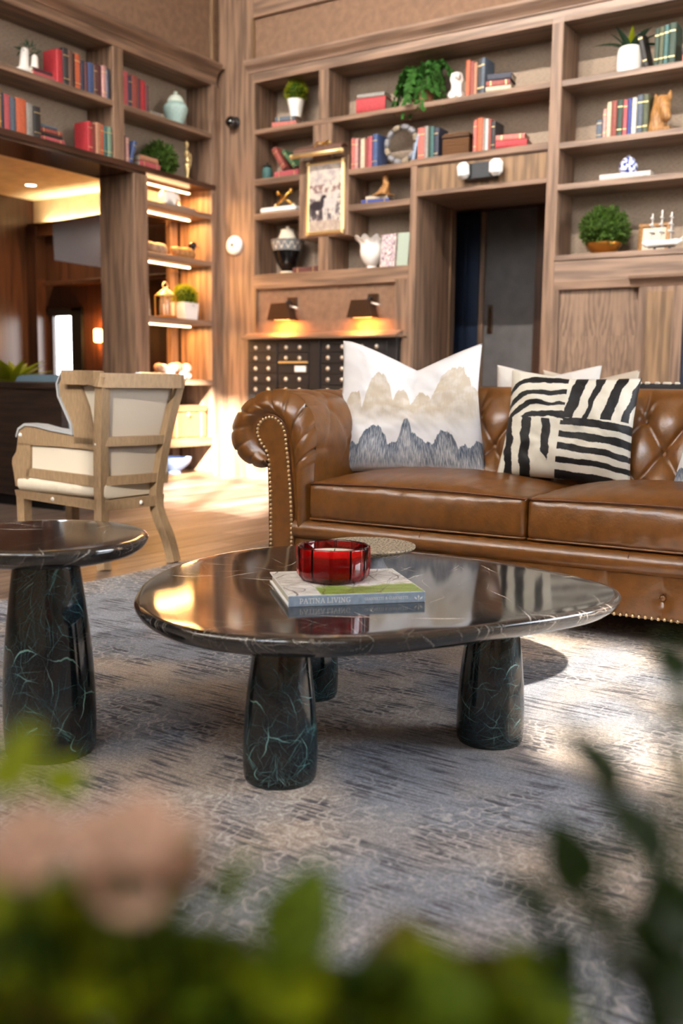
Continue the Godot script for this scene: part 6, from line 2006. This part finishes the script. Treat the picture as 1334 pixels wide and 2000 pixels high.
func armchair() -> void:
	var B := Vector3(2.64, 0, 4.03)
	var t := thing("armchair", "oak framed linen wing armchair seen from behind with bare frame", "chair", B)
	var O: Material = M.chair_oak
	# side frame lies in a plane running forwards (-x); f forwards, y up
	var side := func(poly: Array) -> ArrayMesh: return prism(poly, -0.022, 0.022)
	var wing := [0.20, 0.945, 0.24, 0.928, 0.27, 0.885, 0.262, 0.825, 0.216, 0.755, 0.178, 0.695, 0.170, 0.655, 0.165, 0.60, 0.02, 0.60, 0.035, 0.677, 0.062, 0.779, 0.11, 0.872, 0.06, 0.885, 0.0, 0.945]
	var arm := [0.0, 0.632, 0.17, 0.632, 0.20, 0.645, 0.25, 0.651, 0.34, 0.658, 0.45, 0.674, 0.53, 0.676, 0.578, 0.655, 0.596, 0.615, 0.602, 0.575, 0.48, 0.578, 0.275, 0.580, 0.0, 0.575]
	var post := [0.602, 0.585, 0.612, 0.54, 0.645, 0.505, 0.650, 0.48, 0.637, 0.43, 0.626, 0.36, 0.53, 0.36, 0.505, 0.47, 0.50, 0.585]
	for s in [0, 1]:
		var fr := obj("side_frame", side.call(v2(arm)), O, t)
		# x of the outline runs forwards; recline leans the wing back a little towards +x
		var basis := Basis(Vector3(-1, 0, -0.03).normalized(), Vector3(0.03 if s == 0 else 0.05, 1, 0.02 if s == 0 else -0.06).normalized(), Vector3(0.03, 0, -1).normalized())
		fr.transform = Transform3D(basis, Vector3(0.0, 0.0, 0.0) if s == 0 else Vector3(0.06, 0, -0.33))
		obj("wing_board", side.call(v2(wing)), O, fr)
		obj("front_post", side.call(v2(post)), O, fr)
		obj("seat_rail", side.call(v2([0.02, 0.285, 0.62, 0.30, 0.635, 0.34, 0.02, 0.335])), O, fr)
		obj("lower_rail", side.call(v2([0.0, 0.395, 0.54, 0.415, 0.535, 0.46, 0.0, 0.45])), O, fr)
		obj("linen_panel", prism(v2([0.0, 0.44, 0.52, 0.45, 0.51, 0.60, 0.0, 0.60]), -0.008, 0.012), M.cream_linen, fr)
		obj("linen_panel", prism(v2([0.0, 0.62, 0.06, 0.62, 0.09, 0.78, 0.14, 0.88, 0.0, 0.89]), -0.008, 0.012), M.cream_linen, fr)
		obj("padding", prism(v2([0.17, 0.64, 0.178, 0.695, 0.22, 0.757, 0.268, 0.825, 0.276, 0.887, 0.245, 0.935, 0.225, 0.945, 0.229, 0.951, 0.253, 0.938, 0.285, 0.887, 0.276, 0.823, 0.228, 0.75, 0.19, 0.69, 0.184, 0.655, 0.21, 0.660, 0.34, 0.668, 0.45, 0.684, 0.535, 0.686, 0.587, 0.660, 0.606, 0.616, 0.602, 0.612, 0.58, 0.65, 0.53, 0.674, 0.45, 0.672, 0.34, 0.656, 0.20, 0.644]), -0.03, 0.05), M.grey_trim, fr)
		for q in [[0.575, 0.625], [0.335, 0.315], [0.0, 0.605]]:
			obj("bolt_cap", lathe(v2([0, 0.008, 0.008, 0.006, 0.011, 0.0]), 12), M.white_plastic, fr, Vector3(q[0] if q[0] > 0.1 else 0.01, q[1], -0.022 if s == 0 else 0.022), Vector3(-90 if s == 0 else 90, 0, 0))
	# back posts
	var n0 := Vector3(0, 0, 0)
	var near := curve3([Vector3(0.055, 0.0, 0.04), Vector3(0.02, 0.14, 0.02), Vector3(0.0, 0.31, 0.0), Vector3(0.02, 0.60, 0.015), Vector3(0.075, 0.925, 0.045)], 5)
	var far := curve3([Vector3(0.165, 0.0, -0.325), Vector3(0.125, 0.12, -0.325), Vector3(0.055, 0.31, -0.315), Vector3(0.075, 0.60, -0.355), Vector3(0.125, 0.925, -0.42)], 5)
	obj("rear_post", sweep(near, 0.05, 0.05, Vector3.RIGHT), O, t)
	obj("rear_post", sweep(far, 0.05, 0.05, Vector3.RIGHT), O, t)
	var up := func(y: float) -> Array:
		var r := []
		for e in [near, far]:
			var best: Vector3 = e[0]
			for p in e:
				if absf(p.y - y) < absf(best.y - y): best = p
			r.append(Vector3(best.x, y, best.z))
		return r
	var rail := func(nm: String, y: float, h: float, th: float, bow: float) -> void:
		var e: Array = up.call(y)
		obj(nm, sweep(curve3([e[0], (e[0] + e[1]) * 0.5 + Vector3(bow, 0, 0), e[1]], 5), th, h), O, t)
	var e0: Array = up.call(0.905)
	obj("top_rail", sweep(curve3([e0[0] + Vector3(-0.26, 0.012, 0.0), e0[0] + Vector3(-0.05, 0.01, 0.0), e0[0], (e0[0] + e0[1]) * 0.5 + Vector3(0.03, 0, 0), e0[1], e0[1] + Vector3(-0.26, 0.012, 0.0)], 4), 0.05, 0.068), O, t)
	rail.call("middle_rail", 0.615, 0.045, 0.045, 0.025)
	rail.call("lower_rail", 0.425, 0.045, 0.045, 0.01)
	rail.call("seat_rail", 0.308, 0.05, 0.05, 0.01)
	for pr in [[0.625, 0.885], [0.44, 0.605]]:
		var a: Array = up.call(pr[0])
		var b: Array = up.call(pr[1])
		obj("linen_panel", grid(6, 6, func(u: float, v: float) -> Vector3:
			var lo: Vector3 = a[0].lerp(a[1], u)
			var hi: Vector3 = b[0].lerp(b[1], u)
			return lo.lerp(hi, v) + Vector3(0.006 - 0.02 + 0.02 * sin(PI * u), 0, 0)), M.linen, t)
	var cap: Array = up.call(0.90)
	obj("bolt_cap", lathe(v2([0, 0.008, 0.008, 0.006, 0.011, 0.0]), 12), M.white_plastic, t, cap[0].lerp(cap[1], 0.6) + Vector3(0.055, 0, 0), Vector3(0, 0, -90))
	obj("bolt_cap", lathe(v2([0, 0.008, 0.008, 0.006, 0.011, 0.0]), 12), M.white_plastic, t, Vector3(0.075, 0.31, -0.19), Vector3(0, 0, -90))
	# seat
	obj("seat_cushion", cushion(0.315, 0.038, 0.18, 15), M.cream_linen, t, Vector3(-0.285, 0.375, -0.165))
	obj("seat_base", box(0.58, 0.03, 0.30, 0.004), O, t, Vector3(-0.28, 0.325, -0.165))
	for z in [-0.012, -0.33]:
		obj("front_leg", prism(v2([-0.03, 0.30, 0.03, 0.30, 0.022, 0.0, -0.018, 0.0]), -0.024, 0.024), O, t, Vector3(-0.58, 0, z))

func lounge_furniture() -> void:
	# dark banquette whose back stands behind the armchair
	var t := thing("banquette", "dark timber backed bench standing behind the oak armchair", "bench", Vector3(-0.55, 0, 2.66))
	obj("back_board", box(2.9, 0.76, 0.06, 0.004), M.console_wood, t, Vector3(0.0, 0.46, 0.06))
	obj("cap_rail", box(2.94, 0.05, 0.11, 0.008), M.console_wood, t, Vector3(0.0, 0.865, 0.05))
	obj("toe_board", box(2.8, 0.08, 0.04, 0.0), M.black_plastic, t, Vector3(0.0, 0.04, 0.03))
	obj("seat_box", box(2.8, 0.38, 0.5, 0.01), M.console_wood, t, Vector3(0, 0.23, -0.24))
	obj("seat_pad", box(2.78, 0.12, 0.5, 0.04), M.blue_fabric, t, Vector3(0, 0.48, -0.25))
	t = thing("lounge_chair", "blue-grey upholstered chair back showing over the dark bench", "chair", Vector3(0.12, 0, 1.92))
	obj("seat", box(0.62, 0.16, 0.6, 0.06), M.blue_fabric, t, Vector3(0, 0.40, -0.02))
	obj("backrest", prism(smooth_profile(v2([-0.32, 0.42, -0.325, 0.82, -0.30, 0.905, -0.24, 0.938, 0.0, 0.945, 0.24, 0.938, 0.30, 0.905, 0.325, 0.80, 0.32, 0.42]), 3), 0.22, 0.34), M.blue_fabric, t)
	for p in [[-0.26, -0.26], [0.26, -0.26], [-0.26, 0.26], [0.26, 0.26]]:
		obj("leg", tube([Vector3(p[0], 0.0, p[1]), Vector3(p[0] * 0.92, 0.34, p[1] * 0.92)], [0.014, 0.022], 10), M.black_metal, t)
	# yellow-green plant on a stand
	t = thing("plant_stand", "dark stand carrying the yellow-green plant behind the bench", "stand", Vector3(-0.72, 0, 1.85))
	obj("post", tube([Vector3(0, 0.02, 0), Vector3(0, 0.62, 0)], 0.025, 12), M.black_metal, t)
	obj("base", lathe(v2([0, 0, 0.16, 0, 0.16, 0.02, 0, 0.03]), 24), M.black_metal, t)
	obj("tray", lathe(v2([0, 0.60, 0.16, 0.60, 0.16, 0.62, 0, 0.62]), 24), M.black_metal, t)
	t = thing("yellow_plant", "leafy yellow-green plant behind the dark bench at left edge", "plant", Vector3(-0.72, 0.62, 1.85))
	obj("pot", lathe(smooth_profile(v2([0, 0, 0.09, 0, 0.12, 0.10, 0.13, 0.22, 0.12, 0.22, 0.11, 0.19, 0, 0.19]), 3), 24), M.terracotta, t)
	for i in 34:
		var a := i * 2.399
		var k := i / 34.0
		obj("leaf", leaf_mesh(0.24 + 0.10 * fmod(i * 0.37, 1.0), 0.075, 0.35, 0.2, 0.4), M.leaf_lime, t).transform = aim(Vector3(cos(a) * 0.03, 0.19 + 0.10 * k, sin(a) * 0.03), Vector3(cos(a), 0.15 + 1.3 * k, sin(a)), 0.3)
	# rug
	var r := thing("rug", "large worn pale grey and beige patterned rug under the tables", "rug", Vector3(5.3, 0, 5.6))
	obj("pile", box(4.86, 0.010, 5.9, 0.004), M.rug, r, Vector3(0, 0.006, 0))
	obj("binding", box(4.88, 0.004, 5.92, 0.0), M.linen, r, Vector3(0, 0.0025, 0))

# the planting on the low stand right in front of the viewer
func foreground() -> void:
	var s := thing("planter_stand", "low dark stand under the planter in front of the viewer", "table", Vector3(6.01, 0, 7.10), 33.0)
	obj("top", box(0.62, 0.03, 0.26, 0.006), M.console_wood, s, Vector3(0, 0.325, 0))
	for p in [[-0.28, -0.1], [0.28, -0.1], [-0.28, 0.1], [0.28, 0.1]]:
		obj("leg", box(0.035, 0.31, 0.035, 0.004), M.console_wood, s, Vector3(p[0], 0.155, p[1]))
	var t := thing("planter", "trough of leafy plants and a pink bloom out of focus in front", "plant", Vector3(6.01, 0.34, 7.10), 33.0)
	var tr := begin()
	add_box(tr, Vector3(0, 0.01, 0), Vector3(0.54, 0.02, 0.2), 0.004)
	for z in [-0.095, 0.095]: add_box(tr, Vector3(0, 0.09, z), Vector3(0.54, 0.18, 0.012), 0.004)
	for x in [-0.265, 0.265]: add_box(tr, Vector3(x, 0.09, 0), Vector3(0.012, 0.18, 0.2), 0.004)
	obj("trough", finish(tr), M.terracotta, t)
	obj("soil", box(0.52, 0.02, 0.18, 0.0), M.soil, t, Vector3(0, 0.155, 0))
	for L in PLANTS:
		var p := Vector3(L[0], L[1], L[2])
		var q := Vector3(L[3], L[4], L[5])
		var len := p.distance_to(q)
		var m: Material = M[L[7]]
		var o := obj("leaf", leaf_mesh(len, L[6], 0.25, 0.22, 0.45), m, t)
		var g := aim(p, q - p, L[8])
		o.transform = t.transform.affine_inverse() * g
		# its stalk goes down to the soil
		var root := Vector3(t.position.x + (p.x - t.position.x) * 0.7, 0.49, t.position.z + (p.z - t.position.z) * 0.7)
		var st := curve3([p, p.lerp(root, 0.5) + Vector3(0.006, 0.01, 0), root], 4)
		var o2 := obj("stem", tube(st, 0.0012, 5), M.leaf_deep, t)
		o2.transform = t.transform.affine_inverse()

const PLANTS := [
	[5.953, 0.765, 7.118, 5.946, 0.785, 7.107, 0.033, "petal", -0.26],
	[5.959, 0.763, 7.114, 5.962, 0.78, 7.098, 0.028, "petal", -0.4],
	[5.95, 0.765, 7.119, 5.934, 0.781, 7.115, 0.026, "petal", -0.1],
	[5.963, 0.76, 7.112, 5.964, 0.768, 7.098, 0.024, "petal", -0.35],
	[5.93, 0.762, 7.133, 5.918, 0.781, 7.126, 0.028, "petal", -0.43],
	[5.926, 0.761, 7.136, 5.928, 0.776, 7.12, 0.024, "petal", -0.1],
	[5.931, 0.759, 7.133, 5.909, 0.775, 7.133, 0.026, "petal", 0.42],
	[5.948, 0.753, 7.123, 5.951, 0.769, 7.106, 0.03, "petal", 0.3],
	[5.926, 0.737, 7.105, 5.919, 0.761, 7.092, 0.019, "leaf_deep", -0.33],
	[5.952, 0.745, 7.101, 5.947, 0.765, 7.087, 0.02, "leaf_deep", -0.27],
	[5.976, 0.754, 7.106, 5.973, 0.769, 7.091, 0.016, "leaf_green", -0.47],
	[5.99, 0.739, 7.097, 5.991, 0.764, 7.078, 0.023, "leaf_green", 0.51],
	[5.911, 0.718, 7.115, 5.911, 0.749, 7.095, 0.023, "leaf_lime", 0.37],
	[5.929, 0.71, 7.106, 5.927, 0.738, 7.088, 0.036, "leaf_bright", -0.37],
	[5.958, 0.725, 7.114, 5.971, 0.742, 7.089, 0.038, "leaf_green", 0.15],
	[5.955, 0.709, 7.093, 5.965, 0.723, 7.07, 0.031, "leaf_olive", 0.43],
	[6.004, 0.71, 7.053, 5.996, 0.731, 7.04, 0.029, "leaf_olive", -0.5],
	[6, 0.709, 7.072, 6, 0.727, 7.054, 0.026, "leaf_green", 0.21],
	[5.995, 0.712, 7.08, 5.979, 0.729, 7.074, 0.028, "leaf_green", -0.39],
	[5.913, 0.779, 7.125, 5.904, 0.799, 7.114, 0.021, "leaf_bright", -0.49],
	[5.905, 0.769, 7.104, 5.902, 0.779, 7.09, 0.015, "leaf_bright", 0.44],
	[5.913, 0.719, 7.13, 5.905, 0.746, 7.117, 0.028, "leaf_sage", -0.24],
	[5.917, 0.7, 7.109, 5.895, 0.721, 7.105, 0.034, "leaf_sage", 0.09],
	[5.967, 0.701, 7.078, 5.953, 0.713, 7.071, 0.032, "leaf_green", 0.42],
	[6.023, 0.713, 7.062, 6.021, 0.725, 7.047, 0.025, "leaf_green", -0.1],
	[6.034, 0.708, 7.05, 6.034, 0.72, 7.034, 0.023, "leaf_olive", -0.08],
	[6.035, 0.724, 7.074, 6.021, 0.738, 7.066, 0.022, "leaf_green", -0.23],
	[6.022, 0.721, 7.06, 6.012, 0.739, 7.061, 0.022, "leaf_bright", -0.57],
	[6.011, 0.731, 7.087, 6.008, 0.739, 7.066, 0.023, "leaf_deep", -0.29],
	[5.981, 0.692, 7.077, 5.974, 0.707, 7.082, 0.022, "leaf_bright", -0.6],
	[6.033, 0.702, 7.03, 6.033, 0.736, 7.059, 0.02, "leaf_bright", -0.77],
	[5.946, 0.695, 7.108, 5.939, 0.702, 7.093, 0.032, "leaf_bright", 0.19],
	[6.034, 0.714, 7.051, 6.03, 0.736, 7.057, 0.02, "leaf_olive", -0.53],
	[6.021, 0.717, 7.068, 6.019, 0.733, 7.074, 0.031, "leaf_green", -0.7],
	[6.011, 0.706, 7.066, 6.022, 0.73, 7.066, 0.025, "leaf_green", -0.6],
	[5.991, 0.713, 7.099, 5.98, 0.726, 7.088, 0.024, "leaf_green", -0.45],
	[5.985, 0.723, 7.114, 5.973, 0.726, 7.102, 0.019, "leaf_deep", -0.47],
	[5.939, 0.699, 7.115, 5.913, 0.694, 7.102, 0.032, "leaf_olive", 0.74],
	[6.003, 0.705, 7.081, 5.992, 0.698, 7.053, 0.024, "leaf_deep", 0.64],
	[6.034, 0.706, 7.038, 6.038, 0.732, 7.042, 0.028, "leaf_bright", -0.26],
	[5.973, 0.721, 7.112, 5.969, 0.726, 7.096, 0.026, "leaf_deep", -0.6],
	[6.045, 0.706, 7.045, 6.031, 0.711, 7.037, 0.028, "leaf_olive", -0.45],
	[5.896, 0.689, 7.13, 5.882, 0.709, 7.132, 0.021, "leaf_bright", 0.08],
	[6.028, 0.71, 7.044, 6.033, 0.732, 7.049, 0.031, "leaf_deep", -0.1],
	[5.908, 0.696, 7.123, 5.925, 0.734, 7.144, 0.021, "leaf_green", 0.43],
	[5.98, 0.721, 7.086, 5.986, 0.744, 7.083, 0.019, "leaf_bright", -0.18],
	[6.01, 0.693, 7.056, 6.015, 0.717, 7.069, 0.031, "leaf_olive", -0.13],
	[5.999, 0.699, 7.054, 6.008, 0.732, 7.065, 0.028, "leaf_green", 0.48],
	[5.938, 0.707, 7.128, 5.92, 0.71, 7.121, 0.025, "leaf_green", 0.34],
	[5.908, 0.715, 7.138, 5.92, 0.741, 7.144, 0.027, "leaf_bright", -0.14],
	[5.964, 0.731, 7.125, 5.924, 0.723, 7.095, 0.018, "leaf_deep", 0.66],
	[5.972, 0.697, 7.091, 5.969, 0.721, 7.094, 0.029, "leaf_bright", -0.4],
	[5.989, 0.693, 7.077, 5.984, 0.709, 7.075, 0.027, "leaf_bright", 0.64],
	[5.964, 0.712, 7.107, 5.939, 0.711, 7.085, 0.02, "leaf_bright", -0.27],
	[5.952, 0.71, 7.094, 5.975, 0.746, 7.107, 0.025, "leaf_bright", 0.49],
	[6.036, 0.706, 7.029, 6.037, 0.727, 7.029, 0.028, "leaf_green", -0.52],
	[5.967, 0.689, 7.082, 5.962, 0.713, 7.085, 0.028, "leaf_deep", -0.42],
	[5.976, 0.717, 7.091, 5.972, 0.736, 7.089, 0.025, "leaf_olive", 0.01],
	[6.039, 0.704, 7.029, 6.042, 0.733, 7.043, 0.022, "leaf_deep", 0.18],
	[5.946, 0.683, 7.089, 5.943, 0.694, 7.082, 0.021, "leaf_bright", 0.17],
	[5.938, 0.708, 7.095, 5.933, 0.723, 7.097, 0.033, "leaf_bright", 0.68],
	[5.912, 0.715, 7.127, 5.894, 0.725, 7.125, 0.027, "leaf_deep", -0.38],
	[5.992, 0.731, 7.102, 5.984, 0.741, 7.104, 0.021, "leaf_bright", 0.18],
	[5.992, 0.712, 7.07, 5.998, 0.744, 7.093, 0.02, "leaf_bright", 0.31],
	[6.012, 0.711, 7.071, 6.018, 0.734, 7.083, 0.029, "leaf_bright", -0.54],
	[6.041, 0.722, 7.069, 6.041, 0.737, 7.068, 0.022, "leaf_green", -0.35],
	[6.001, 0.712, 7.07, 6.017, 0.74, 7.085, 0.019, "leaf_bright", 0.09],
	[5.97, 0.699, 7.087, 5.953, 0.71, 7.077, 0.033, "leaf_olive", -0.26],
	[5.937, 0.714, 7.127, 5.905, 0.71, 7.107, 0.031, "leaf_olive", 0.16],
	[5.921, 0.713, 7.14, 5.887, 0.712, 7.121, 0.028, "leaf_bright", 0.49],
	[5.937, 0.731, 7.143, 5.918, 0.731, 7.133, 0.03, "leaf_olive", 0.78],
	[5.954, 0.717, 7.101, 5.964, 0.742, 7.105, 0.025, "leaf_bright", 0.28],
	[5.943, 0.695, 7.094, 5.934, 0.71, 7.095, 0.027, "leaf_green", -0.69],
	[5.957, 0.731, 7.132, 5.935, 0.728, 7.099, 0.031, "leaf_bright", -0.22],
	[6.034, 0.702, 7.051, 6.046, 0.732, 7.066, 0.023, "leaf_olive", -0.01],
	[5.928, 0.719, 7.141, 5.903, 0.718, 7.121, 0.022, "leaf_bright", -0.52],
	[5.914, 0.704, 7.14, 5.908, 0.708, 7.124, 0.029, "leaf_olive", -0.29],
	[6.001, 0.724, 7.088, 5.982, 0.714, 7.058, 0.022, "leaf_bright", 0.18],
	[5.939, 0.685, 7.095, 5.961, 0.723, 7.11, 0.028, "leaf_bright", 0.62],
	[5.988, 0.731, 7.103, 5.978, 0.741, 7.096, 0.03, "leaf_green", -0.62],
	[6.053, 0.73, 7.066, 6.038, 0.723, 7.024, 0.03, "leaf_bright", 0.64],
	[6.013, 0.702, 7.065, 6.014, 0.717, 7.054, 0.022, "leaf_deep", 0.55],
	[6.054, 0.731, 7.06, 6.043, 0.717, 7.016, 0.019, "leaf_green", 0.28],
	[5.936, 0.69, 7.105, 5.948, 0.718, 7.111, 0.03, "leaf_deep", 0.07],
	[5.997, 0.729, 7.105, 5.994, 0.742, 7.092, 0.026, "leaf_bright", -0.33],
	[5.959, 0.701, 7.104, 5.975, 0.73, 7.108, 0.023, "leaf_bright", -0.49],
	[5.948, 0.688, 7.096, 5.941, 0.7, 7.098, 0.022, "leaf_deep", -0],
	[5.918, 0.718, 7.137, 5.913, 0.729, 7.128, 0.02, "leaf_bright", -0.79],
	[6.014, 0.722, 7.084, 6.011, 0.736, 7.071, 0.027, "leaf_deep", 0.09],
	[6.033, 0.708, 7.05, 6.039, 0.724, 7.038, 0.021, "leaf_deep", -0.77],
	[6.011, 0.726, 7.09, 5.99, 0.726, 7.069, 0.026, "leaf_bright", -0.1],
	[5.951, 0.706, 7.108, 5.927, 0.705, 7.093, 0.029, "leaf_bright", -0.39],
	[5.965, 0.72, 7.117, 5.953, 0.723, 7.102, 0.029, "leaf_green", -0.68],
	[5.988, 0.708, 7.066, 5.986, 0.732, 7.075, 0.021, "leaf_bright", 0.6],
	[5.929, 0.708, 7.139, 5.936, 0.729, 7.137, 0.024, "leaf_olive", 0.61],
	[5.963, 0.722, 7.127, 5.96, 0.732, 7.116, 0.026, "leaf_olive", -0.73],
	[5.952, 0.702, 7.1, 5.951, 0.711, 7.085, 0.022, "leaf_green", -0.35],
	[6.021, 0.686, 7.042, 6.023, 0.695, 7.029, 0.033, "leaf_green", 0.62],
	[6.047, 0.717, 7.056, 6.048, 0.731, 7.058, 0.024, "leaf_bright", 0.02],
	[5.997, 0.72, 7.102, 5.967, 0.712, 7.077, 0.02, "leaf_bright", 0.02],
	[5.999, 0.717, 7.071, 6.012, 0.749, 7.088, 0.026, "leaf_green", 0.43],
	[5.985, 0.712, 7.086, 5.977, 0.724, 7.083, 0.029, "leaf_bright", 0.78],
	[5.971, 0.697, 7.095, 5.965, 0.699, 7.069, 0.019, "leaf_bright", 0.73],
	[6.01, 0.713, 7.083, 6.014, 0.725, 7.071, 0.022, "leaf_bright", 0.56],
	[6.016, 0.722, 7.086, 6.016, 0.735, 7.082, 0.028, "leaf_bright", 0.48],
	[5.97, 0.719, 7.124, 5.962, 0.728, 7.124, 0.029, "leaf_green", 0.6],
	[6.007, 0.723, 7.078, 6.005, 0.728, 7.058, 0.027, "leaf_olive", -0.33],
	[5.902, 0.686, 7.116, 5.911, 0.714, 7.133, 0.019, "leaf_green", 0.09],
	[6.049, 0.72, 7.053, 6.036, 0.724, 7.03, 0.018, "leaf_deep", -0.46],
	[5.96, 0.71, 7.107, 5.954, 0.718, 7.099, 0.02, "leaf_green", -0.65],
	[5.925, 0.722, 7.131, 5.919, 0.734, 7.127, 0.03, "leaf_bright", 0.62],
	[5.95, 0.684, 7.085, 5.942, 0.709, 7.09, 0.032, "leaf_olive", -0.1],
	[6.016, 0.71, 7.081, 6.012, 0.723, 7.072, 0.03, "leaf_green", 0.03],
	[6.025, 0.713, 7.077, 6.019, 0.719, 7.057, 0.028, "leaf_olive", -0.1],
	[5.986, 0.709, 7.091, 5.983, 0.73, 7.088, 0.029, "leaf_bright", -0.48],
	[5.939, 0.704, 7.09, 5.951, 0.738, 7.101, 0.032, "leaf_deep", 0.47],
	[6.043, 0.693, 7.037, 6.044, 0.705, 7.027, 0.026, "leaf_green", 0.39],
	[5.943, 0.734, 7.105, 5.937, 0.748, 7.095, 0.024, "leaf_lime", 0.55],
	[5.932, 0.718, 7.115, 5.925, 0.731, 7.106, 0.016, "leaf_lime", 0.43],
	[5.914, 0.713, 7.127, 5.911, 0.73, 7.114, 0.02, "leaf_bright", 0.27],
	[5.905, 0.739, 7.129, 5.9, 0.753, 7.118, 0.022, "leaf_bright", 0.07],
	[5.913, 0.736, 7.124, 5.91, 0.753, 7.112, 0.019, "leaf_bright", 0],
	[5.923, 0.733, 7.118, 5.912, 0.746, 7.111, 0.025, "leaf_green", 0.26],
	[5.946, 0.721, 7.105, 5.933, 0.733, 7.1, 0.028, "leaf_bright", 0.6],
	[5.926, 0.736, 7.116, 5.912, 0.752, 7.11, 0.021, "leaf_bright", 0.71],
	[5.95, 0.717, 7.103, 5.934, 0.73, 7.1, 0.027, "leaf_deep", 0.33],
	[5.93, 0.713, 7.116, 5.929, 0.726, 7.103, 0.018, "leaf_lime", 0.21],
	[5.937, 0.71, 7.113, 5.928, 0.725, 7.104, 0.027, "leaf_deep", -0.4],
	[5.941, 0.734, 7.106, 5.924, 0.749, 7.103, 0.023, "leaf_green", 0.46],
	[5.945, 0.739, 7.103, 5.937, 0.753, 7.094, 0.027, "leaf_lime", 0.31],
	[5.927, 0.723, 7.117, 5.921, 0.741, 7.106, 0.019, "leaf_bright", 0.07],
	[5.908, 0.732, 7.128, 5.89, 0.748, 7.125, 0.017, "leaf_bright", -0.35],
	[5.954, 0.716, 7.101, 5.939, 0.735, 7.095, 0.023, "leaf_green", 0.04],
	[6.08, 0.73, 7.005, 6.067, 0.754, 7.003, 0.025, "twig_green", -0.14],
	[6.071, 0.752, 7.007, 6.053, 0.777, 7.009, 0.025, "twig_green", -0.24],
	[6.057, 0.773, 7.013, 6.041, 0.798, 7.013, 0.025, "twig_green", -0.08],
	[6.07, 0.709, 7.014, 6.055, 0.732, 7.015, 0.024, "twig_green", 0.19],
	[6.059, 0.73, 7.018, 6.046, 0.745, 7.019, 0.024, "twig_green", 0.14],
	[6.049, 0.743, 7.023, 6.041, 0.768, 7.018, 0.024, "twig_green", 0.06],
	[6.077, 0.773, 7, 6.066, 0.792, 6.999, 0.021, "twig_green", 0.13],
	[6.069, 0.79, 7.003, 6.055, 0.811, 7.002, 0.021, "twig_green", 0.27],
	[6.074, 0.795, 6.999, 6.067, 0.811, 6.995, 0.017, "twig_green", 0.15],
	[6.069, 0.809, 7, 6.065, 0.825, 6.994, 0.017, "twig_green", 0.21],
	[6.052, 0.719, 7.025, 6.039, 0.736, 7.025, 0.015, "twig_green", -0.01],
	[6.043, 0.735, 7.028, 6.029, 0.751, 7.029, 0.015, "twig_green", -0.15],
	[6.082, 0.705, 7.007, 6.074, 0.727, 7.003, 0.032, "twig_green", 0.27],
	[6.076, 0.725, 7.008, 6.068, 0.746, 7.004, 0.032, "twig_green", -0.2],
	[6.076, 0.702, 7.012, 6.068, 0.72, 7.008, 0.024, "twig_green", 0.14],
	[6.071, 0.719, 7.013, 6.056, 0.743, 7.012, 0.024, "twig_green", 0.26],
	[6.049, 0.702, 7.029, 6.04, 0.716, 7.027, 0.02, "twig_green", -0.19],
	[6.043, 0.716, 7.031, 6.03, 0.727, 7.032, 0.02, "twig_green", 0.02],
]

func objects() -> void:
	more_materials()
	sofa()
	tables()
	armchair()
	lounge_furniture()
	pillows()
	mailboxes()
	shelf_books()
	shelf_things()
	left_shelf_things()
	foreground()

func _ready() -> void:
	camera_and_light()
	materials()
	room()
	objects()
